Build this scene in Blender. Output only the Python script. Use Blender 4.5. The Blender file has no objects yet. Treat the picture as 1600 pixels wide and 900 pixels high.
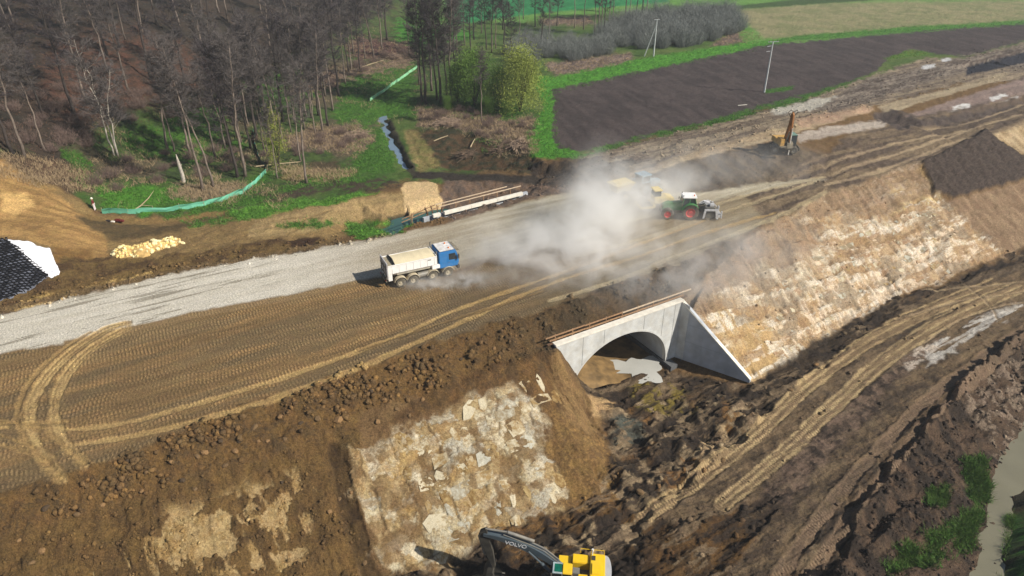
import bpy, bmesh, math, random, time
import numpy as np
from mathutils import Vector, Matrix
from mathutils.geometry import delaunay_2d_cdt
T0 = time.time()
random.seed(7)
C = bpy.context.scene.collection
SC = bpy.context.scene
# ------------------------------------------------------------------ camera, world, sun
FPX, PITCH, CH = 1100.0, math.radians(30), 38.0
cd = bpy.data.cameras.new('camera'); cam = bpy.data.objects.new('camera', cd); C.objects.link(cam)
cam.location = (0, 0, CH); cam.rotation_euler = (math.radians(60), 0, 0)
cd.sensor_width = 36; cd.lens = 36 * FPX / 1600; cd.clip_end = 12000; cd.clip_start = 0.5
SC.camera = cam
SUN_AZ, SUN_EL = math.radians(-22), math.radians(38)      # azimuth of the sun measured from +x towards +y
w = bpy.data.worlds.new('World'); SC.world = w; w.use_nodes = True
wn = w.node_tree.nodes; wl = w.node_tree.links
sky = wn.new('ShaderNodeTexSky'); sky.sky_type = 'NISHITA'; sky.sun_disc = False
sky.sun_elevation = SUN_EL; sky.sun_rotation = math.pi / 2 - SUN_AZ
sky.air_density = 1.0; sky.dust_density = 1.0
wn['Background'].inputs[1].default_value = 0.06
wl.new(sky.outputs[0], wn['Background'].inputs[0])
sd = bpy.data.lights.new('sun', 'SUN'); sun = bpy.data.objects.new('sun', sd); C.objects.link(sun)
sd.energy = 4.7; sd.angle = math.radians(0.6); sd.color = (1.0, 0.93, 0.82)
S = Vector((math.cos(SUN_EL) * math.cos(SUN_AZ), math.cos(SUN_EL) * math.sin(SUN_AZ), math.sin(SUN_EL)))
sun.rotation_euler = S.to_track_quat('Z', 'Y').to_euler(); sun.location = S * 200
SC.view_settings.view_transform = 'Standard'; SC.view_settings.look = 'None'
SC.view_settings.exposure = 0.3; SC.view_settings.gamma = 1
SC.cycles.volume_step_rate = 0.14; SC.cycles.volume_max_steps = 256
SC.cycles.volume_bounces = 7; SC.cycles.max_bounces = 8; SC.cycles.transparent_max_bounces = 16

# ------------------------------------------------------------------ small helpers
def lin(c, k=1.0):
    o = []
    for v in c[:3]:
        v = v / 255.0
        o.append((v / 12.92 if v <= 0.04045 else ((v + 0.055) / 1.055) ** 2.4) * k)
    return tuple(o)
sP, cP = math.sin(PITCH), math.cos(PITCH)
def ray(px, py):
    a = (px - 800) / FPX; b = (450 - py) / FPX
    return (a, cP + b * sP, -sP + b * cP)
def up(px, py, z=0.0):                       # where the line of sight through a photo point meets the level z
    d = ray(px, py); t = (z - CH) / d[2]
    return (d[0] * t, d[1] * t, z)
def proj(x, y, z):                           # photo coordinates of world points (numpy)
    dz = z - CH
    dep = y * cP - dz * sP
    dep = np.where(dep < 4, 4, dep)
    return 800 + FPX * x / dep, 450 - FPX * (y * sP + dz * cP) / dep
_h = lambda i, j, s: ((((i * 374761393 + j * 668265263 + s * 974711) & 0xffffffff) ^ (((i * 374761393 + j * 668265263 + s * 974711) & 0xffffffff) >> 13)) * 1274126177) & 0xffffffff
def vnoise(x, y, s=0):
    xi = np.floor(x).astype(np.int64); yi = np.floor(y).astype(np.int64)
    fx = x - xi; fy = y - yi; fx = fx * fx * (3 - 2 * fx); fy = fy * fy * (3 - 2 * fy)
    def h(i, j):
        v = _h(i, j, s); v = v ^ (v >> 16); return (v & 0xffff) / 65535.0
    a = h(xi, yi); b = h(xi + 1, yi); c = h(xi, yi + 1); d = h(xi + 1, yi + 1)
    return (a * (1 - fx) + b * fx) * (1 - fy) + (c * (1 - fx) + d * fx) * fy
def fbm(x, y, s=0, o=4, g=0.5):
    t = 0; a = 1; n = 0
    for k in range(o):
        t = t + a * vnoise(x * 2 ** k + 17.3 * k, y * 2 ** k + 9.1 * k, s + k); n += a; a *= g
    return t / n
def ss(a, b, x):
    t = np.clip((x - a) / (b - a), 0, 1); return t * t * (3 - 2 * t)

# ------------------------------------------------------------------ terrain: survey lines (photo point, level) and triangulation
RD = np.array([0.857, 0.515]); RN = np.array([0.515, -0.857])      # along the embankment / out of its near side
HW0 = np.array([4.7, 57.3])                                        # left front end of the culvert head wall
def hw(u, v=0.0, z=None):                                          # u along the wall, v into the embankment
    p = HW0 + RD * u - RN * v
    return (p[0], p[1]) if z is None else (p[0], p[1], z)
pts = []
def line(ps, step=3.0):
    ps = [up(*p) if not (len(p) == 4) else p[:3] for p in ps]
    for a, b in zip(ps[:-1], ps[1:]):
        n = max(1, int(math.dist(a[:2], b[:2]) / step))
        for k in range(n): pts.append(tuple(a[i] + (b[i] - a[i]) * k / n for i in range(3)))
    pts.append(ps[-1])
W = 1     # marks world coordinates (x, y, z, W)
# near crest, berm foot, toe
line([(-160, -30, 0, W), (-70, 14, 0, W), (0, 775, 0), (120, 735, 0), (250, 690, 0), (330, 655, 0), (450, 618, 0), (550, 580, 0), (650, 545, 0), (750, 515, 0), (860, 488, 0), (960, 448, 0), (1060, 412, 0), (1170, 365, 0), (1290, 303, 0), (1430, 255, 0), (1600, 187, 0), (260, 240, 0, W), (700, 530, 0, W)])
line([(-155, -34, -1.7, W), (-68, 11, -1.7, W), (0, 835, -1.7), (130, 797, -1.7), (250, 757, -1.7), (400, 707, -1.7), (480, 680, -1.7), (560, 642, -1.7), (700, 600, -1.7), (830, 556, -1.7), (868, 545, -1.7)])
line([(-150, -60, -9, W), (-60, -2, -9, W), (-27, 22, -9, W), (620, 890, -9), (740, 850, -9), (880, 797, -9), (925, 760, -9), (945, 720, -9), (945, 668, -9)])
line([(868, 549, -1.9), (893, 600, -5.5), (915, 640, -7.8), (945, 668, -9)], 1.0)
zf = lambda u: float(np.interp(u, [-0.4, 0, 1.2, 2.45, 4, 6, 17], [-1.8, -1.9, -4.2, -6.5, -8.6, -9.3, -9.45]))
for k in range(64):
    u = -0.4 + k * (16.6 + 0.4) / 63
    x, y = hw(u, 0.12); pts.append((x, y, zf(u)))
    x, y = hw(u, 0.40); pts.append((x, y, -1.95))
    if u > 1.5:
        x, y = hw(u, -0.6); pts.append((x, y, zf(u)))
WG0 = np.array([18.5, 65.6]); WG1 = np.array([25.4, 60.7])
wd = (WG1 - WG0) / np.linalg.norm(WG1 - WG0); wnrm = np.array([-wd[1], wd[0]])   # wnrm points behind the wing (right/back)
for k in range(30):
    q = WG0 + wd * (0.4 + k * 8.1 / 29); t = (0.4 + k * 8.1 / 29) / 8.5
    p = q + wnrm * 0.1; pts.append((p[0], p[1], -9.4 + 0.3 * t))
    p = q + wnrm * 0.32; pts.append((p[0], p[1], -2.0 - 6.9 * t))
    p = q - wnrm * 0.7; pts.append((p[0], p[1], -9.45 + 0.3 * t))
line([(1100, 445, -1.7), (1150, 425, -2.0)])
line([(1172, 600, -9), (1230, 572, -9), (1300, 520, -9), (1400, 464, -9), (1470, 440, -9), (1560, 401, -9), (1600, 385, -9), (270, 222, -9, W), (700, 500, -9, W)])
# pit and lower level
line([(980, 640, -9.6), (1080, 640, -9.5), (1150, 640, -9.2)])
line([(1000, 700, -9.5), (1100, 690, -9.2)])
line([(1190, 905, -9), (1290, 815, -9), (1400, 690, -9), (1500, 592, -9), (1600, 512, -9), (120, 112, -9, W), (300, 225, -9, W), (700, 480, -9, W)])
line([(30, 10, -9, W), (24, 30, -9, W)])
crl = [(36, 12, -11.4, W)] + [(1522, 905, -11.4), (1540, 815, -11.4), (1560, 725, -11.4), (1600, 665, -11.4)] + [(72, 66, -11.4, W), (130, 95, -11.4, W), (300, 200, -11.4, W), (700, 440, -11.4, W)]
line(crl, 2.0)
crr = [(39.4, 12, -11.4, W), (1561, 905, -11.4), (1586, 790, -11.4), (1610, 728, -11.4), (70, 58.6, -11.4, W), (130, 89, -11.4, W), (300, 192, -11.4, W), (700, 430, -11.4, W)]
line(crr, 2.0)
cmid = [(37.5, 12, -12.1, W), (1538, 905, -12.1), (1562, 792, -12.1), (1590, 705, -12.1), (71, 62.5, -12.1, W), (130, 92, -12.1, W), (300, 196, -12.1, W), (700, 435, -12.1, W)]
line(cmid, 2.0)
line([(44, 12, -8.6, W), (45.5, 38, -8.6, W), (51, 44, -8.6, W), (73, 54, -8.6, W), (130, 84, -8.6, W), (300, 186, -8.6, W), (700, 424, -8.6, W)])
line([(120, 0, -8, W), (300, 100, -8, W), (1500, 300, -8, W), (4000, 900, -6, W)], 60)
line([(-400, -150, -9, W), (0, -150, -9, W), (400, -150, -9, W)], 60)
# far side of the embankment
line([(-190, 0, 0, W), (-150, 527, 0), (0, 490, 0), (300, 420, 0), (470, 392, 0), (570, 380, 0), (660, 354, 0), (820, 313, 0), (900, 300, 0), (960, 297, 0), (1040, 303, 0), (1130, 295, 0), (1210, 285, 0), (1290, 272, 0.2)])
line([(905, 288, 0.2), (985, 277, 0.7), (1080, 243, 1.6), (1190, 226, 2.3), (1250, 232, 2.3), (1290, 240, 1.4), (1360, 225, 0.9), (1440, 190, 0.6), (1600, 150, 0.4)])
line([(900, 262, 0.2), (990, 255, 0.8), (1100, 215, 1.6), (1240, 190, 2.0), (1360, 168, 1.2), (1600, 110, 0.4)])
line([(905, 240, 0), (1240, 160, 0.3), (1600, 78, 0.2), (400, 360, 0, W), (900, 800, 0, W)], 6)
line([(862, 140, 0), (865, 225, 0)]); line([(1000, 110, 0), (1300, 60, 0), (1600, 36, 0)], 20)
line([(700, 20, 0), (900, 30, 0), (1100, 20, 0), (1600, 10, 0)], 20)
line([(1495, 108, -0.2), (1600, 86, -0.2)]); line([(1510, 112, -1.6), (1600, 96, -1.6)])
line([(1375, 190, -0.2), (1440, 205, -0.6), (1560, 175, -0.6), (1600, 160, -0.3)])
# inlet side of the culvert
N0 = np.array([-13.3, 83.0]); N1p = np.array([1.4, 92.6])
nd = (N1p - N0) / np.linalg.norm(N1p - N0); nn = np.array([-nd[1], nd[0]])
for k in range(24):
    p = N0 + nd * (k * 17.5 / 23); q = p + nn * 0.9; pts.append((q[0], q[1], -3.2 + 1.7 * k / 23.0)); q = p - nn * 0.6; pts.append((q[0], q[1], -0.3))
line([(548, 374, -3.2), (600, 362, -3.2), (640, 347, -3.2), (690, 334, -3.2)], 1.5)
line([(500, 373, -1.0), (560, 352, -1.4), (640, 334, -2.0), (632, 286, -1.3)]); line([(690, 286, -1.2), (705, 326, -2.6), (760, 308, -2.4), (830, 292, -1.4)])
line([(690, 281, -1.1), (780, 283, -1.0), (850, 285, -0.6), (900, 275, -0.2)])
line([(645, 271, -3.1), (700, 275, -3.0), (780, 277, -2.6), (850, 272, -1.5)], 2)
line([(650, 262, -1.6), (710, 266, -1.5), (790, 268, -1.2), (850, 255, 0.2), (900, 252, 0.2)], 2)
STREAM = [(598, 190, -3.0), (606, 210, -3.0), (618, 236, -3.0), (632, 260, -3.0), (645, 272, -3.1)]
line(STREAM, 1.5)
line([(588, 192, -2.0), (596, 212, -2.0), (606, 238, -2.0), (618, 262, -2.0), (622, 277, -1.9)], 2); line([(610, 188, -1.9), (618, 208, -1.9), (632, 234, -1.9), (646, 258, -1.7)], 2)
line([(480, 290, -1.2), (540, 282, -1.2), (615, 285, -1.2)]); line([(380, 345, -0.8), (480, 335, -0.8), (560, 310, -1.0), (620, 300, -1.2)])
line([(150, 338, 0.2), (250, 352, -0.8), (330, 348, -1.2), (420, 325, -1.4), (500, 303, -1.4)]); line([(160, 325, 0.4), (250, 326, -0.3), (320, 315, -0.6), (420, 272, -1.2)])
line([(420, 235, -1.6), (520, 200, -1.8), (600, 160, -1.5), (650, 110, -1.2), (700, 60, -0.6)]); line([(300, 255, -0.6), (380, 180, -0.4), (470, 110, 0), (560, 60, 0.4), (640, 10, 0.4)])
line([(700, 200, -1), (800, 200, -0.4), (830, 240, -0.2)]); line([(700, 150, -0.8), (780, 130, -0.4), (830, 100, -0.2)])
# wooded hillside and the sandy cut at its foot
line([(130, 305, 1.5), (200, 240, 1.2), (270, 180, 2.5), (380, 90, 3.2), (520, 10, 4)])
line([(60, 275, 4), (130, 200, 5), (220, 110, 7.5), (330, 20, 11)])
line([(0, 240, 6.6), (50, 170, 8.5), (120, 90, 11), (200, 10, 14)]); line([(-200, 230, 12), (0, 120, 11), (0, 0, 16), (-150, 300, 26, W)])
line([(-150, 90, 14, W), (-250, 150, 24, W), (-400, 400, 35, W), (-900, 900, 40, W)], 20); line([(-110, 60, 6, W), (-200, 60, 12, W), (-500, 0, 20, W)], 20)
line([(-60, 345, 4.2), (0, 340, 3.6), (80, 345, 2.6), (150, 352, 1.2), (170, 375, 0.6)])
line([(0, 290, 5.2), (60, 300, 3.8), (120, 330, 2.0)])
line([(-60, 380, 3.6), (0, 372, 3.4), (35, 378, 3.2), (75, 392, 2.2), (92, 432, 0.9), (60, 445, 0.8), (0, 470, 0.8), (-80, 490, 0.8)], 1.5)
line([(170, 405, 0.4), (240, 395, 0.2), (300, 380, 0), (420, 350, -0.3), (500, 350, -0.6)]); line([(100, 450, 0.3), (200, 425, 0.2), (300, 403, 0.1), (420, 382, 0)])
line([(-4000, 4000, 20, W), (0, 4500, 6, W), (4500, 4200, 0, W)], 400); line([(-600, 250, 30, W), (-2500, 1500, 30, W)], 200); line([(0, 330, 2, W), (300, 420, 0, W), (-200, 600, 8, W), (300, 1200, 3, W)], 60)
pts += [(-5000, -400, 5), (5000, -400, -8), (0, -400, -9), (5500, 1500, -4), (-6000, 5200, 20), (6500, 5200, 0)]

yr = [-300., -150, -80, -40, -15, 0, 8, 14, 19, 22.5]
while yr[-1] < 300:
    y = yr[-1]; yr.append(y + max(0.085, y * y / (38 * 704) * 0.72))
while yr[-1] < 4800: yr.append(yr[-1] * 1.06)
Y = np.array(yr); NR = len(Y)
ext = np.array([1.03, 1.08, 1.15, 1.27, 1.45, 1.75, 2.2, 2.9, 4, 6, 9, 13]); fine = np.linspace(-1, 1, 800)
U = np.concatenate([-ext[::-1], fine, ext]); NC = len(U)
WID = 0.74 * np.maximum(Y, 20) + 12
X = WID[:, None] * U[None, :]; YY = np.repeat(Y[:, None], NC, 1)

uniq = {}
for p in pts: uniq[(round(p[0], 1), round(p[1], 1))] = p
P3 = list(uniq.values())
vs, es, fs, *_ = delaunay_2d_cdt([Vector((p[0], p[1])) for p in P3], [], [], 0, 0.001)
zt = {}
orig = _[0]
PZ = np.array([P3[o[0]][2] if o else 0 for o in orig]); PX = np.array([v.x for v in vs]); PY = np.array([v.y for v in vs])
# irregular edges: sample at slightly wandering positions, except round the concrete works
dcul = np.hypot(X - 14, YY - 62)
wamp = 0.55 * ss(9, 20, dcul) * ss(-6, 2, (X + 200))
WX = X + wamp * (fbm(X * 0.45, YY * 0.45, 3, 3) - 0.5) * 2.6; WY = YY + wamp * (fbm(X * 0.45, YY * 0.45, 9, 3) - 0.5) * 2.6
Z = np.zeros_like(X)
for f in fs:
    a, b, c = f; x1, y1, x2, y2, x3, y3 = PX[a], PY[a], PX[b], PY[b], PX[c], PY[c]
    det = (y2 - y3) * (x1 - x3) + (x3 - x2) * (y1 - y3)
    if abs(det) < 1e-9: continue
    r0 = max(0, np.searchsorted(Y, min(y1, y2, y3) - 1.6) - 1); r1 = min(NR, np.searchsorted(Y, max(y1, y2, y3) + 1.6) + 1)
    if r1 <= r0: continue
    mx, Mx = min(x1, x2, x3) - 2, max(x1, x2, x3) + 2
    wlo, whi = WID[r0], WID[r1 - 1]
    c0 = max(0, np.searchsorted(U, min(mx / wlo, mx / whi)) - 1); c1 = min(NC, np.searchsorted(U, max(Mx / wlo, Mx / whi)) + 1)
    if c1 <= c0: continue
    sx = WX[r0:r1, c0:c1]; sy = WY[r0:r1, c0:c1]
    l1 = ((y2 - y3) * (sx - x3) + (x3 - x2) * (sy - y3)) / det; l2 = ((y3 - y1) * (sx - x3) + (x1 - x3) * (sy - y3)) / det; l3 = 1 - l1 - l2
    m = (l1 >= -1e-6) & (l2 >= -1e-6) & (l3 >= -1e-6)
    Z[r0:r1, c0:c1] = np.where(m, l1 * PZ[a] + l2 * PZ[b] + l3 * PZ[c], Z[r0:r1, c0:c1])
print('tin', len(P3), X.shape, round(time.time() - T0, 1))
ZB = Z.copy()
PXI, PYI = proj(X, YY, Z)
NW = (fbm(X * 0.8, YY * 0.8, 21, 3) - 0.5, fbm(X * 0.8, YY * 0.8, 31, 3) - 0.5)

def sdist(poly, px, py):                     # signed distance (inside positive) of photo points to a polygon
    poly = np.array(poly, float); n = len(poly)
    d2 = np.full(px.shape, 1e12); ins = np.zeros(px.shape, bool)
    for i in range(n):
        ax, ay = poly[i]; bx, by = poly[(i + 1) % n]
        ex, ey = bx - ax, by - ay; L = ex * ex + ey * ey + 1e-9
        t = np.clip(((px - ax) * ex + (py - ay) * ey) / L, 0, 1)
        d2 = np.minimum(d2, (px - ax - t * ex) ** 2 + (py - ay - t * ey) ** 2)
        if ay != by:
            cnd = ((ay > py) != (by > py)) & (px < (bx - ax) * (py - ay) / (by - ay) + ax); ins ^= cnd
    return np.where(ins, 1, -1) * np.sqrt(d2)
def zone(poly, soft=3.0, wob=10.0):
    """0..1 mask of a region whose outline was surveyed in the photo; full-size arrays"""
    a = np.array(poly, float); pad = soft + wob
    m = (PXI > a[:, 0].min() - pad) & (PXI < a[:, 0].max() + pad) & (PYI > a[:, 1].min() - pad) & (PYI < a[:, 1].max() + pad)
    out = np.zeros(X.shape, np.float32)
    if m.any():
        sd_ = sdist(poly, PXI[m] + NW[0][m] * wob * 2, PYI[m] + NW[1][m] * wob * 1.3)
        out[m] = ss(-soft, soft, sd_)
    return out
def trail(ps, width, z=0.0, soft=0.12):
    """mask, across-offset and along-distance of a wheel track given as photo points on level z; worked in metres"""
    q = [up(p[0], p[1], z)[:2] for p in ps]
    # Catmull-Rom
    w_ = []
    for i in range(len(q) - 1):
        p0 = q[max(i - 1, 0)]; p1 = q[i]; p2 = q[i + 1]; p3 = q[min(i + 2, len(q) - 1)]
        for k in range(5):
            t = k / 5; w_.append(tuple(0.5 * (2 * p1[j] + (p2[j] - p0[j]) * t + (2 * p0[j] - 5 * p1[j] + 4 * p2[j] - p3[j]) * t * t + (3 * p1[j] - p0[j] - 3 * p2[j] + p3[j]) * t ** 3) for j in (0, 1)))
    w_.append(q[-1]); w_ = np.array(w_)
    lo = w_.min(0) - width * 2; hi = w_.max(0) + width * 2
    m = (X > lo[0]) & (X < hi[0]) & (YY > lo[1]) & (YY < hi[1])
    out = np.zeros(X.shape, np.float32); edge = np.zeros(X.shape, np.float32)
    if m.any():
        x = X[m]; y = YY[m]; d2 = np.full(x.shape, 1e9)
        for i in range(len(w_) - 1):
            ax, ay = w_[i]; ex, ey = w_[i + 1] - w_[i]; L = ex * ex + ey * ey + 1e-9
            t = np.clip(((x - ax) * ex + (y - ay) * ey) / L, 0, 1)
            d2 = np.minimum(d2, (x - ax - t * ex) ** 2 + (y - ay - t * ey) ** 2)
        d = np.sqrt(d2) + (vnoise(x * 2, y * 2, 5) - 0.5) * 0.16 + (vnoise(x * .6, y * .6, 15) - 0.5) * min(.3, width * .45)
        out[m] = 1 - ss(width / 2 - soft, width / 2 + soft, d)
        edge[m] = np.exp(-((d - width / 2 - 0.12) / 0.12) ** 2)
    return out, edge
# ------------------------------------------------------------------ what the ground is made of: base colours and relief
COL = np.empty(X.shape + (3,), np.float32); COL[:] = lin((112, 88, 58))
def cellmap(ds, dt, sk, wp):
    """jointed rock: random value, edge closeness per block of a skewed lattice"""
    a = (SA + sk * TA + (n1 - 0.5) * wp + (n2 - 0.5) * 1.0 + (n3 - .5) * .5) / ds; i = np.floor(a); b_ = (TA + (fbm(X * 0.3, YY * 0.3, 201, 4) - 0.5) * wp + (n2 - 0.5) * 0.8 + (n3 - .5) * .4) / dt + 7.7 * vnoise(i, i * 0, 203); j = np.floor(b_)
    fa_, fb_ = a - i, b_ - j; e = np.minimum(np.minimum(fa_, 1 - fa_) * ds, np.minimum(fb_, 1 - fb_) * dt)
    return vnoise(i, j, 207), vnoise(i, j, 209), e
TREAD = np.zeros(X.shape, np.float32); GLOSS = np.zeros(X.shape, np.float32); ROUGH = np.full(X.shape, 1.0, np.float32)
DZ = np.zeros(X.shape)
SA = X * RD[0] + YY * RD[1]; TA = X * RN[0] + YY * RN[1]           # along / across the embankment
n1 = fbm(X * 0.25, YY * 0.25, 41, 5); n2 = fbm(X * 1.1, YY * 1.1, 51, 5, 0.65); n3 = fbm(X * 5, YY * 5, 61, 3, 0.7)
nst = fbm(SA * 0.12, TA * 1.1, 71, 5, 0.6)                       # streaks along the embankment
ndn = fbm(SA * 1.6, TA * 0.35, 81, 5, 0.6)                       # streaks down its slope
def mixc(a, b, n):
    n = n[..., None]; return np.array(a) * (1 - n) + np.array(b) * n
def desat(c, s_=0.97):
    g = 0.3 * c[0] + 0.5 * c[1] + 0.2 * c[2]; return tuple(g + (v - g) * s_ for v in c)
def paint(m, c1, c2=None, n=None, k=1.0, con=2.2, bias=0.5):
    c1 = lin(c1, k); c2 = lin(c2, k) if c2 else c1
    n = n2 if n is None else n
    c1 = desat(c1); c2 = desat(c2); c = mixc(c1, c2, np.clip((n - bias) * con + 0.5, 0, 1).astype(np.float32))
    COL[:] = COL * (1 - m[..., None]) + c * m[..., None]
def setv(A, m, v): A[:] = A * (1 - m) + v * m

# far side: meadow, wood floor
MEADOW = zone([(-3000, -184), (5000, -184), (5000, 20), (1600, 72), (1240, 158), (905, 240), (820, 245), (700, 285), (640, 280), (560, 300), (430, 332), (200, 336), (140, 325), (100, 290), (0, 250), (-3000, 250)], 3, 8)
paint(MEADOW, (62, 92, 34), (92, 108, 52), n1)
FOREST = zone([(-3000, -184), (610, -184), (620, 10), (560, 50), (480, 100), (400, 150), (330, 160), (260, 170), (150, 290), (100, 290), (0, 245), (-3000, 260)], 25, 40)
paint(FOREST, (54, 49, 41), (68, 56, 46), n1, con=3)
setv(ROUGH, FOREST, 1.6)
m = zone([(80, 60), (200, 40), (330, 90), (300, 180), (190, 160), (120, 210), (60, 150)], 18, 30); paint(m, (96, 66, 52), (60, 50, 42), n2, con=4)
VAL = zone([(110, 230), (220, 170), (330, 150), (400, 140), (500, 60), (620, 40), (720, 20), (700, 120), (650, 160), (600, 200), (540, 250), (420, 335), (200, 336), (140, 300)], 14, 20)
paint(VAL, (50, 66, 34), (72, 94, 38), n2, con=3)
paint(VAL * ss(0.52, 0.62, fbm(X * 0.16, YY * 0.16, 91, 4)), (96, 86, 66), (74, 72, 50), n2)
G1, G2 = (50, 92, 24), (80, 130, 38)
GR = np.zeros(X.shape, np.float32)
def green(poly, soft=5, wob=14, c1=G1, c2=G2, k=0.72, br=0.44):
    m = zone(poly, soft, wob) * ss(br - 0.1, br + 0.1, n2 * 0.5 + n1 * 0.5 + 0.02); paint(m, c1, c2, n3, k=k); np.maximum(GR, m, out=GR)
green([(150, 290), (270, 290), (300, 320), (230, 335), (170, 333)], br=0.2, c1=(56, 120, 26), c2=(92, 152, 42), k=.8)
green([(90, 225), (135, 240), (150, 300), (120, 290)]); green([(190, 200), (330, 180), (390, 230), (300, 260), (200, 240)])
green([(250, 180), (350, 160), (350, 200), (260, 205)]); green([(380, 130), (480, 100), (520, 140), (420, 170)])
green([(535, 130), (600, 100), (650, 98), (650, 180), (600, 190), (540, 205), (520, 185)], br=0.3)
green([(620, 30), (720, 30), (740, 60), (650, 72), (620, 60)], br=0.25, c1=(60, 130, 36), c2=(90, 160, 50))
green([(550, 205), (600, 200), (620, 265), (560, 270), (545, 240)], br=0.35)
green([(420, 300), (540, 262), (600, 268), (560, 285), (460, 300), (400, 320)], br=0.4)
green([(360, 330), (420, 315), (500, 312), (560, 300), (590, 303), (470, 322), (400, 342), (370, 345)], 3, 8, br=0.2)
green([(250, 318), (330, 318), (410, 270), (430, 270), (400, 300), (330, 326), (240, 336)], 4, 6, br=0.3)
green([(540, 350), (600, 345), (640, 350), (620, 365), (560, 372), (540, 365)], 3, 8, br=0.2)
green([(740, 215), (790, 210), (800, 240), (760, 240)], br=0.35); green([(690, 160), (720, 150), (800, 160), (840, 180), (800, 190), (700, 185)], br=0.4)
PINK1, PINK2 = (134, 114, 98), (88, 74, 66)
BR = np.zeros(X.shape, np.float32)
def brush(poly, soft=4, wob=14, c1=PINK1, c2=PINK2):
    m = zone(poly, soft, wob); paint(m, c1, c2, n3 * 0.5 + n2 * 0.5, con=5); np.maximum(BR, m, out=BR); setv(ROUGH, m, 1.8)
brush([(650, 165), (720, 172), (800, 190), (835, 180), (838, 240), (780, 245), (760, 215), (700, 200), (655, 200)])
brush([(480, 200), (560, 192), (585, 215), (560, 245), (520, 235), (470, 232), (440, 225)])
brush([(560, 105), (640, 85), (655, 95), (600, 112), (540, 125), (500, 130), (510, 110)]); brush([(560, 55), (640, 70), (650, 85), (560, 95), (540, 75)], c1=(100, 66, 64), c2=(70, 52, 50))
brush([(440, 265), (500, 262), (560, 270), (520, 285), (450, 282)], c1=(150, 135, 85), c2=(90, 100, 50))
brush([(850, 100), (930, 88), (985, 82), (990, 96), (930, 108), (870, 118)], 3, 5, c1=(150, 130, 118), c2=(84, 72, 66))
brush([(1110, 72), (1160, 40), (1195, 60), (1160, 70)], 3, 5, c1=(140, 118, 106), c2=(80, 68, 62))
brush([(100, 255), (40, 245), (0, 240), (0, 275), (60, 285), (110, 300), (150, 300), (140, 270)], 5, 14, c1=(112, 88, 70), c2=(74, 58, 46))
brush([(280, 290), (390, 285), (385, 300), (300, 316), (260, 310)], c1=(150, 135, 115), c2=(90, 84, 60))
brush([(840, 28), (920, 25), (930, 38), (850, 40)], 3, 5)
brush([(480, 118), (520, 105), (535, 130), (500, 145), (470, 140)], c1=(100, 74, 70), c2=(70, 58, 54))
# meadows and fields of the valley floor
paint(zone([(600, -184), (5000, -184), (5000, 40), (1160, 68), (1140, 20), (1040, 12), (840, 30), (790, 40), (760, 30), (690, 45), (640, 40)], 3, 6), (86, 132, 52), (104, 146, 66), n1)
paint(zone([(690, -60), (1045, -60), (1045, 3), (850, 20), (700, 40)], 2, 2), (28, 112, 62), (44, 132, 74), n1)
paint(zone([(1150, 14), (1300, 4), (5000, -40), (5000, 20), (1600, 36), (1430, 44), (1240, 62), (1195, 60), (1165, 35)], 4, 4), (124, 126, 84), (142, 136, 98), n1, con=4)
paint(zone([(1040, 14), (1160, 14), (1370, 0), (1370, -14), (1150, 9), (1040, 8)], 1.2, 1), (60, 84, 40))
green([(1190, 66), (1240, 56), (1430, 41), (1700, 26), (1700, 34), (1430, 50), (1240, 64), (1200, 74)], 2, 3, c1=(66, 128, 34), c2=(92, 148, 50), br=0.0)
green([(828, 118), (870, 120), (1000, 92), (1150, 68), (1210, 62), (1215, 72), (1100, 96), (1000, 116), (870, 146), (872, 225), (905, 240), (960, 236), (900, 250), (830, 246), (822, 210), (850, 165)], 2.5, 5, c1=(66, 138, 30), c2=(100, 172, 48), br=0.0)
FIELD = zone([(862, 140), (1000, 111), (1200, 70), (1400, 52), (1600, 37), (2600, -40), (2600, -10), (1600, 64), (1510, 88), (1465, 84), (1420, 78), (1385, 92), (1370, 112), (1240, 158), (1100, 192), (980, 222), (905, 236), (874, 231), (862, 214), (864, 180), (866, 160)], 1.5, 5)
paint(FIELD, (62, 54, 53), (78, 68, 66), fbm(X * 0.9 + YY * 0.2, YY * 0.12, 95, 4) * .6 + n1 * .4, con=4); setv(ROUGH, FIELD, 0.6)
green([(1110, 188), (1180, 168), (1240, 152), (1330, 128), (1330, 136), (1240, 163), (1180, 180), (1110, 198), (1000, 222), (930, 240), (930, 232), (1000, 214)], 2, 6, br=0.45)
green([(1380, 92), (1425, 78), (1460, 84), (1400, 92)], 2, 3, c1=(110, 130, 30), c2=(80, 130, 50), br=0.2); green([(1195, 140), (1240, 134), (1238, 141), (1195, 146)], 1.5, 3, br=0)
# churned strip between field and haul road
m = zone([(905, 246), (980, 226), (1100, 198), (1240, 163), (1370, 116), (1440, 92), (1510, 90), (1600, 66), (1900, 0), (1900, 80), (1600, 125), (1500, 130), (1360, 168), (1190, 215), (1000, 262), (930, 262)], 2, 8)
paint(m, (158, 142, 118), (112, 98, 84), nst, con=4); setv(ROUGH, m, 1.4)
paint(zone([(1270, 165), (1360, 122), (1600, 70), (1900, 0), (1900, 50), (1600, 110), (1520, 110), (1430, 135), (1300, 180)], 5, 12), (88, 76, 68), (142, 130, 116), nst * 0.6 + n3 * 0.4, con=6)
paint(zone([(1200, 172), (1270, 155), (1310, 150), (1270, 172), (1215, 180)], 2, 6), (190, 184, 170))
paint(zone([(1440, 103), (1460, 100), (1462, 106), (1442, 108)], 1, 3), (205, 205, 205)); paint(zone([(1470, 92), (1485, 90), (1488, 94), (1472, 96)], 1, 2), (205, 205, 205))
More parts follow.
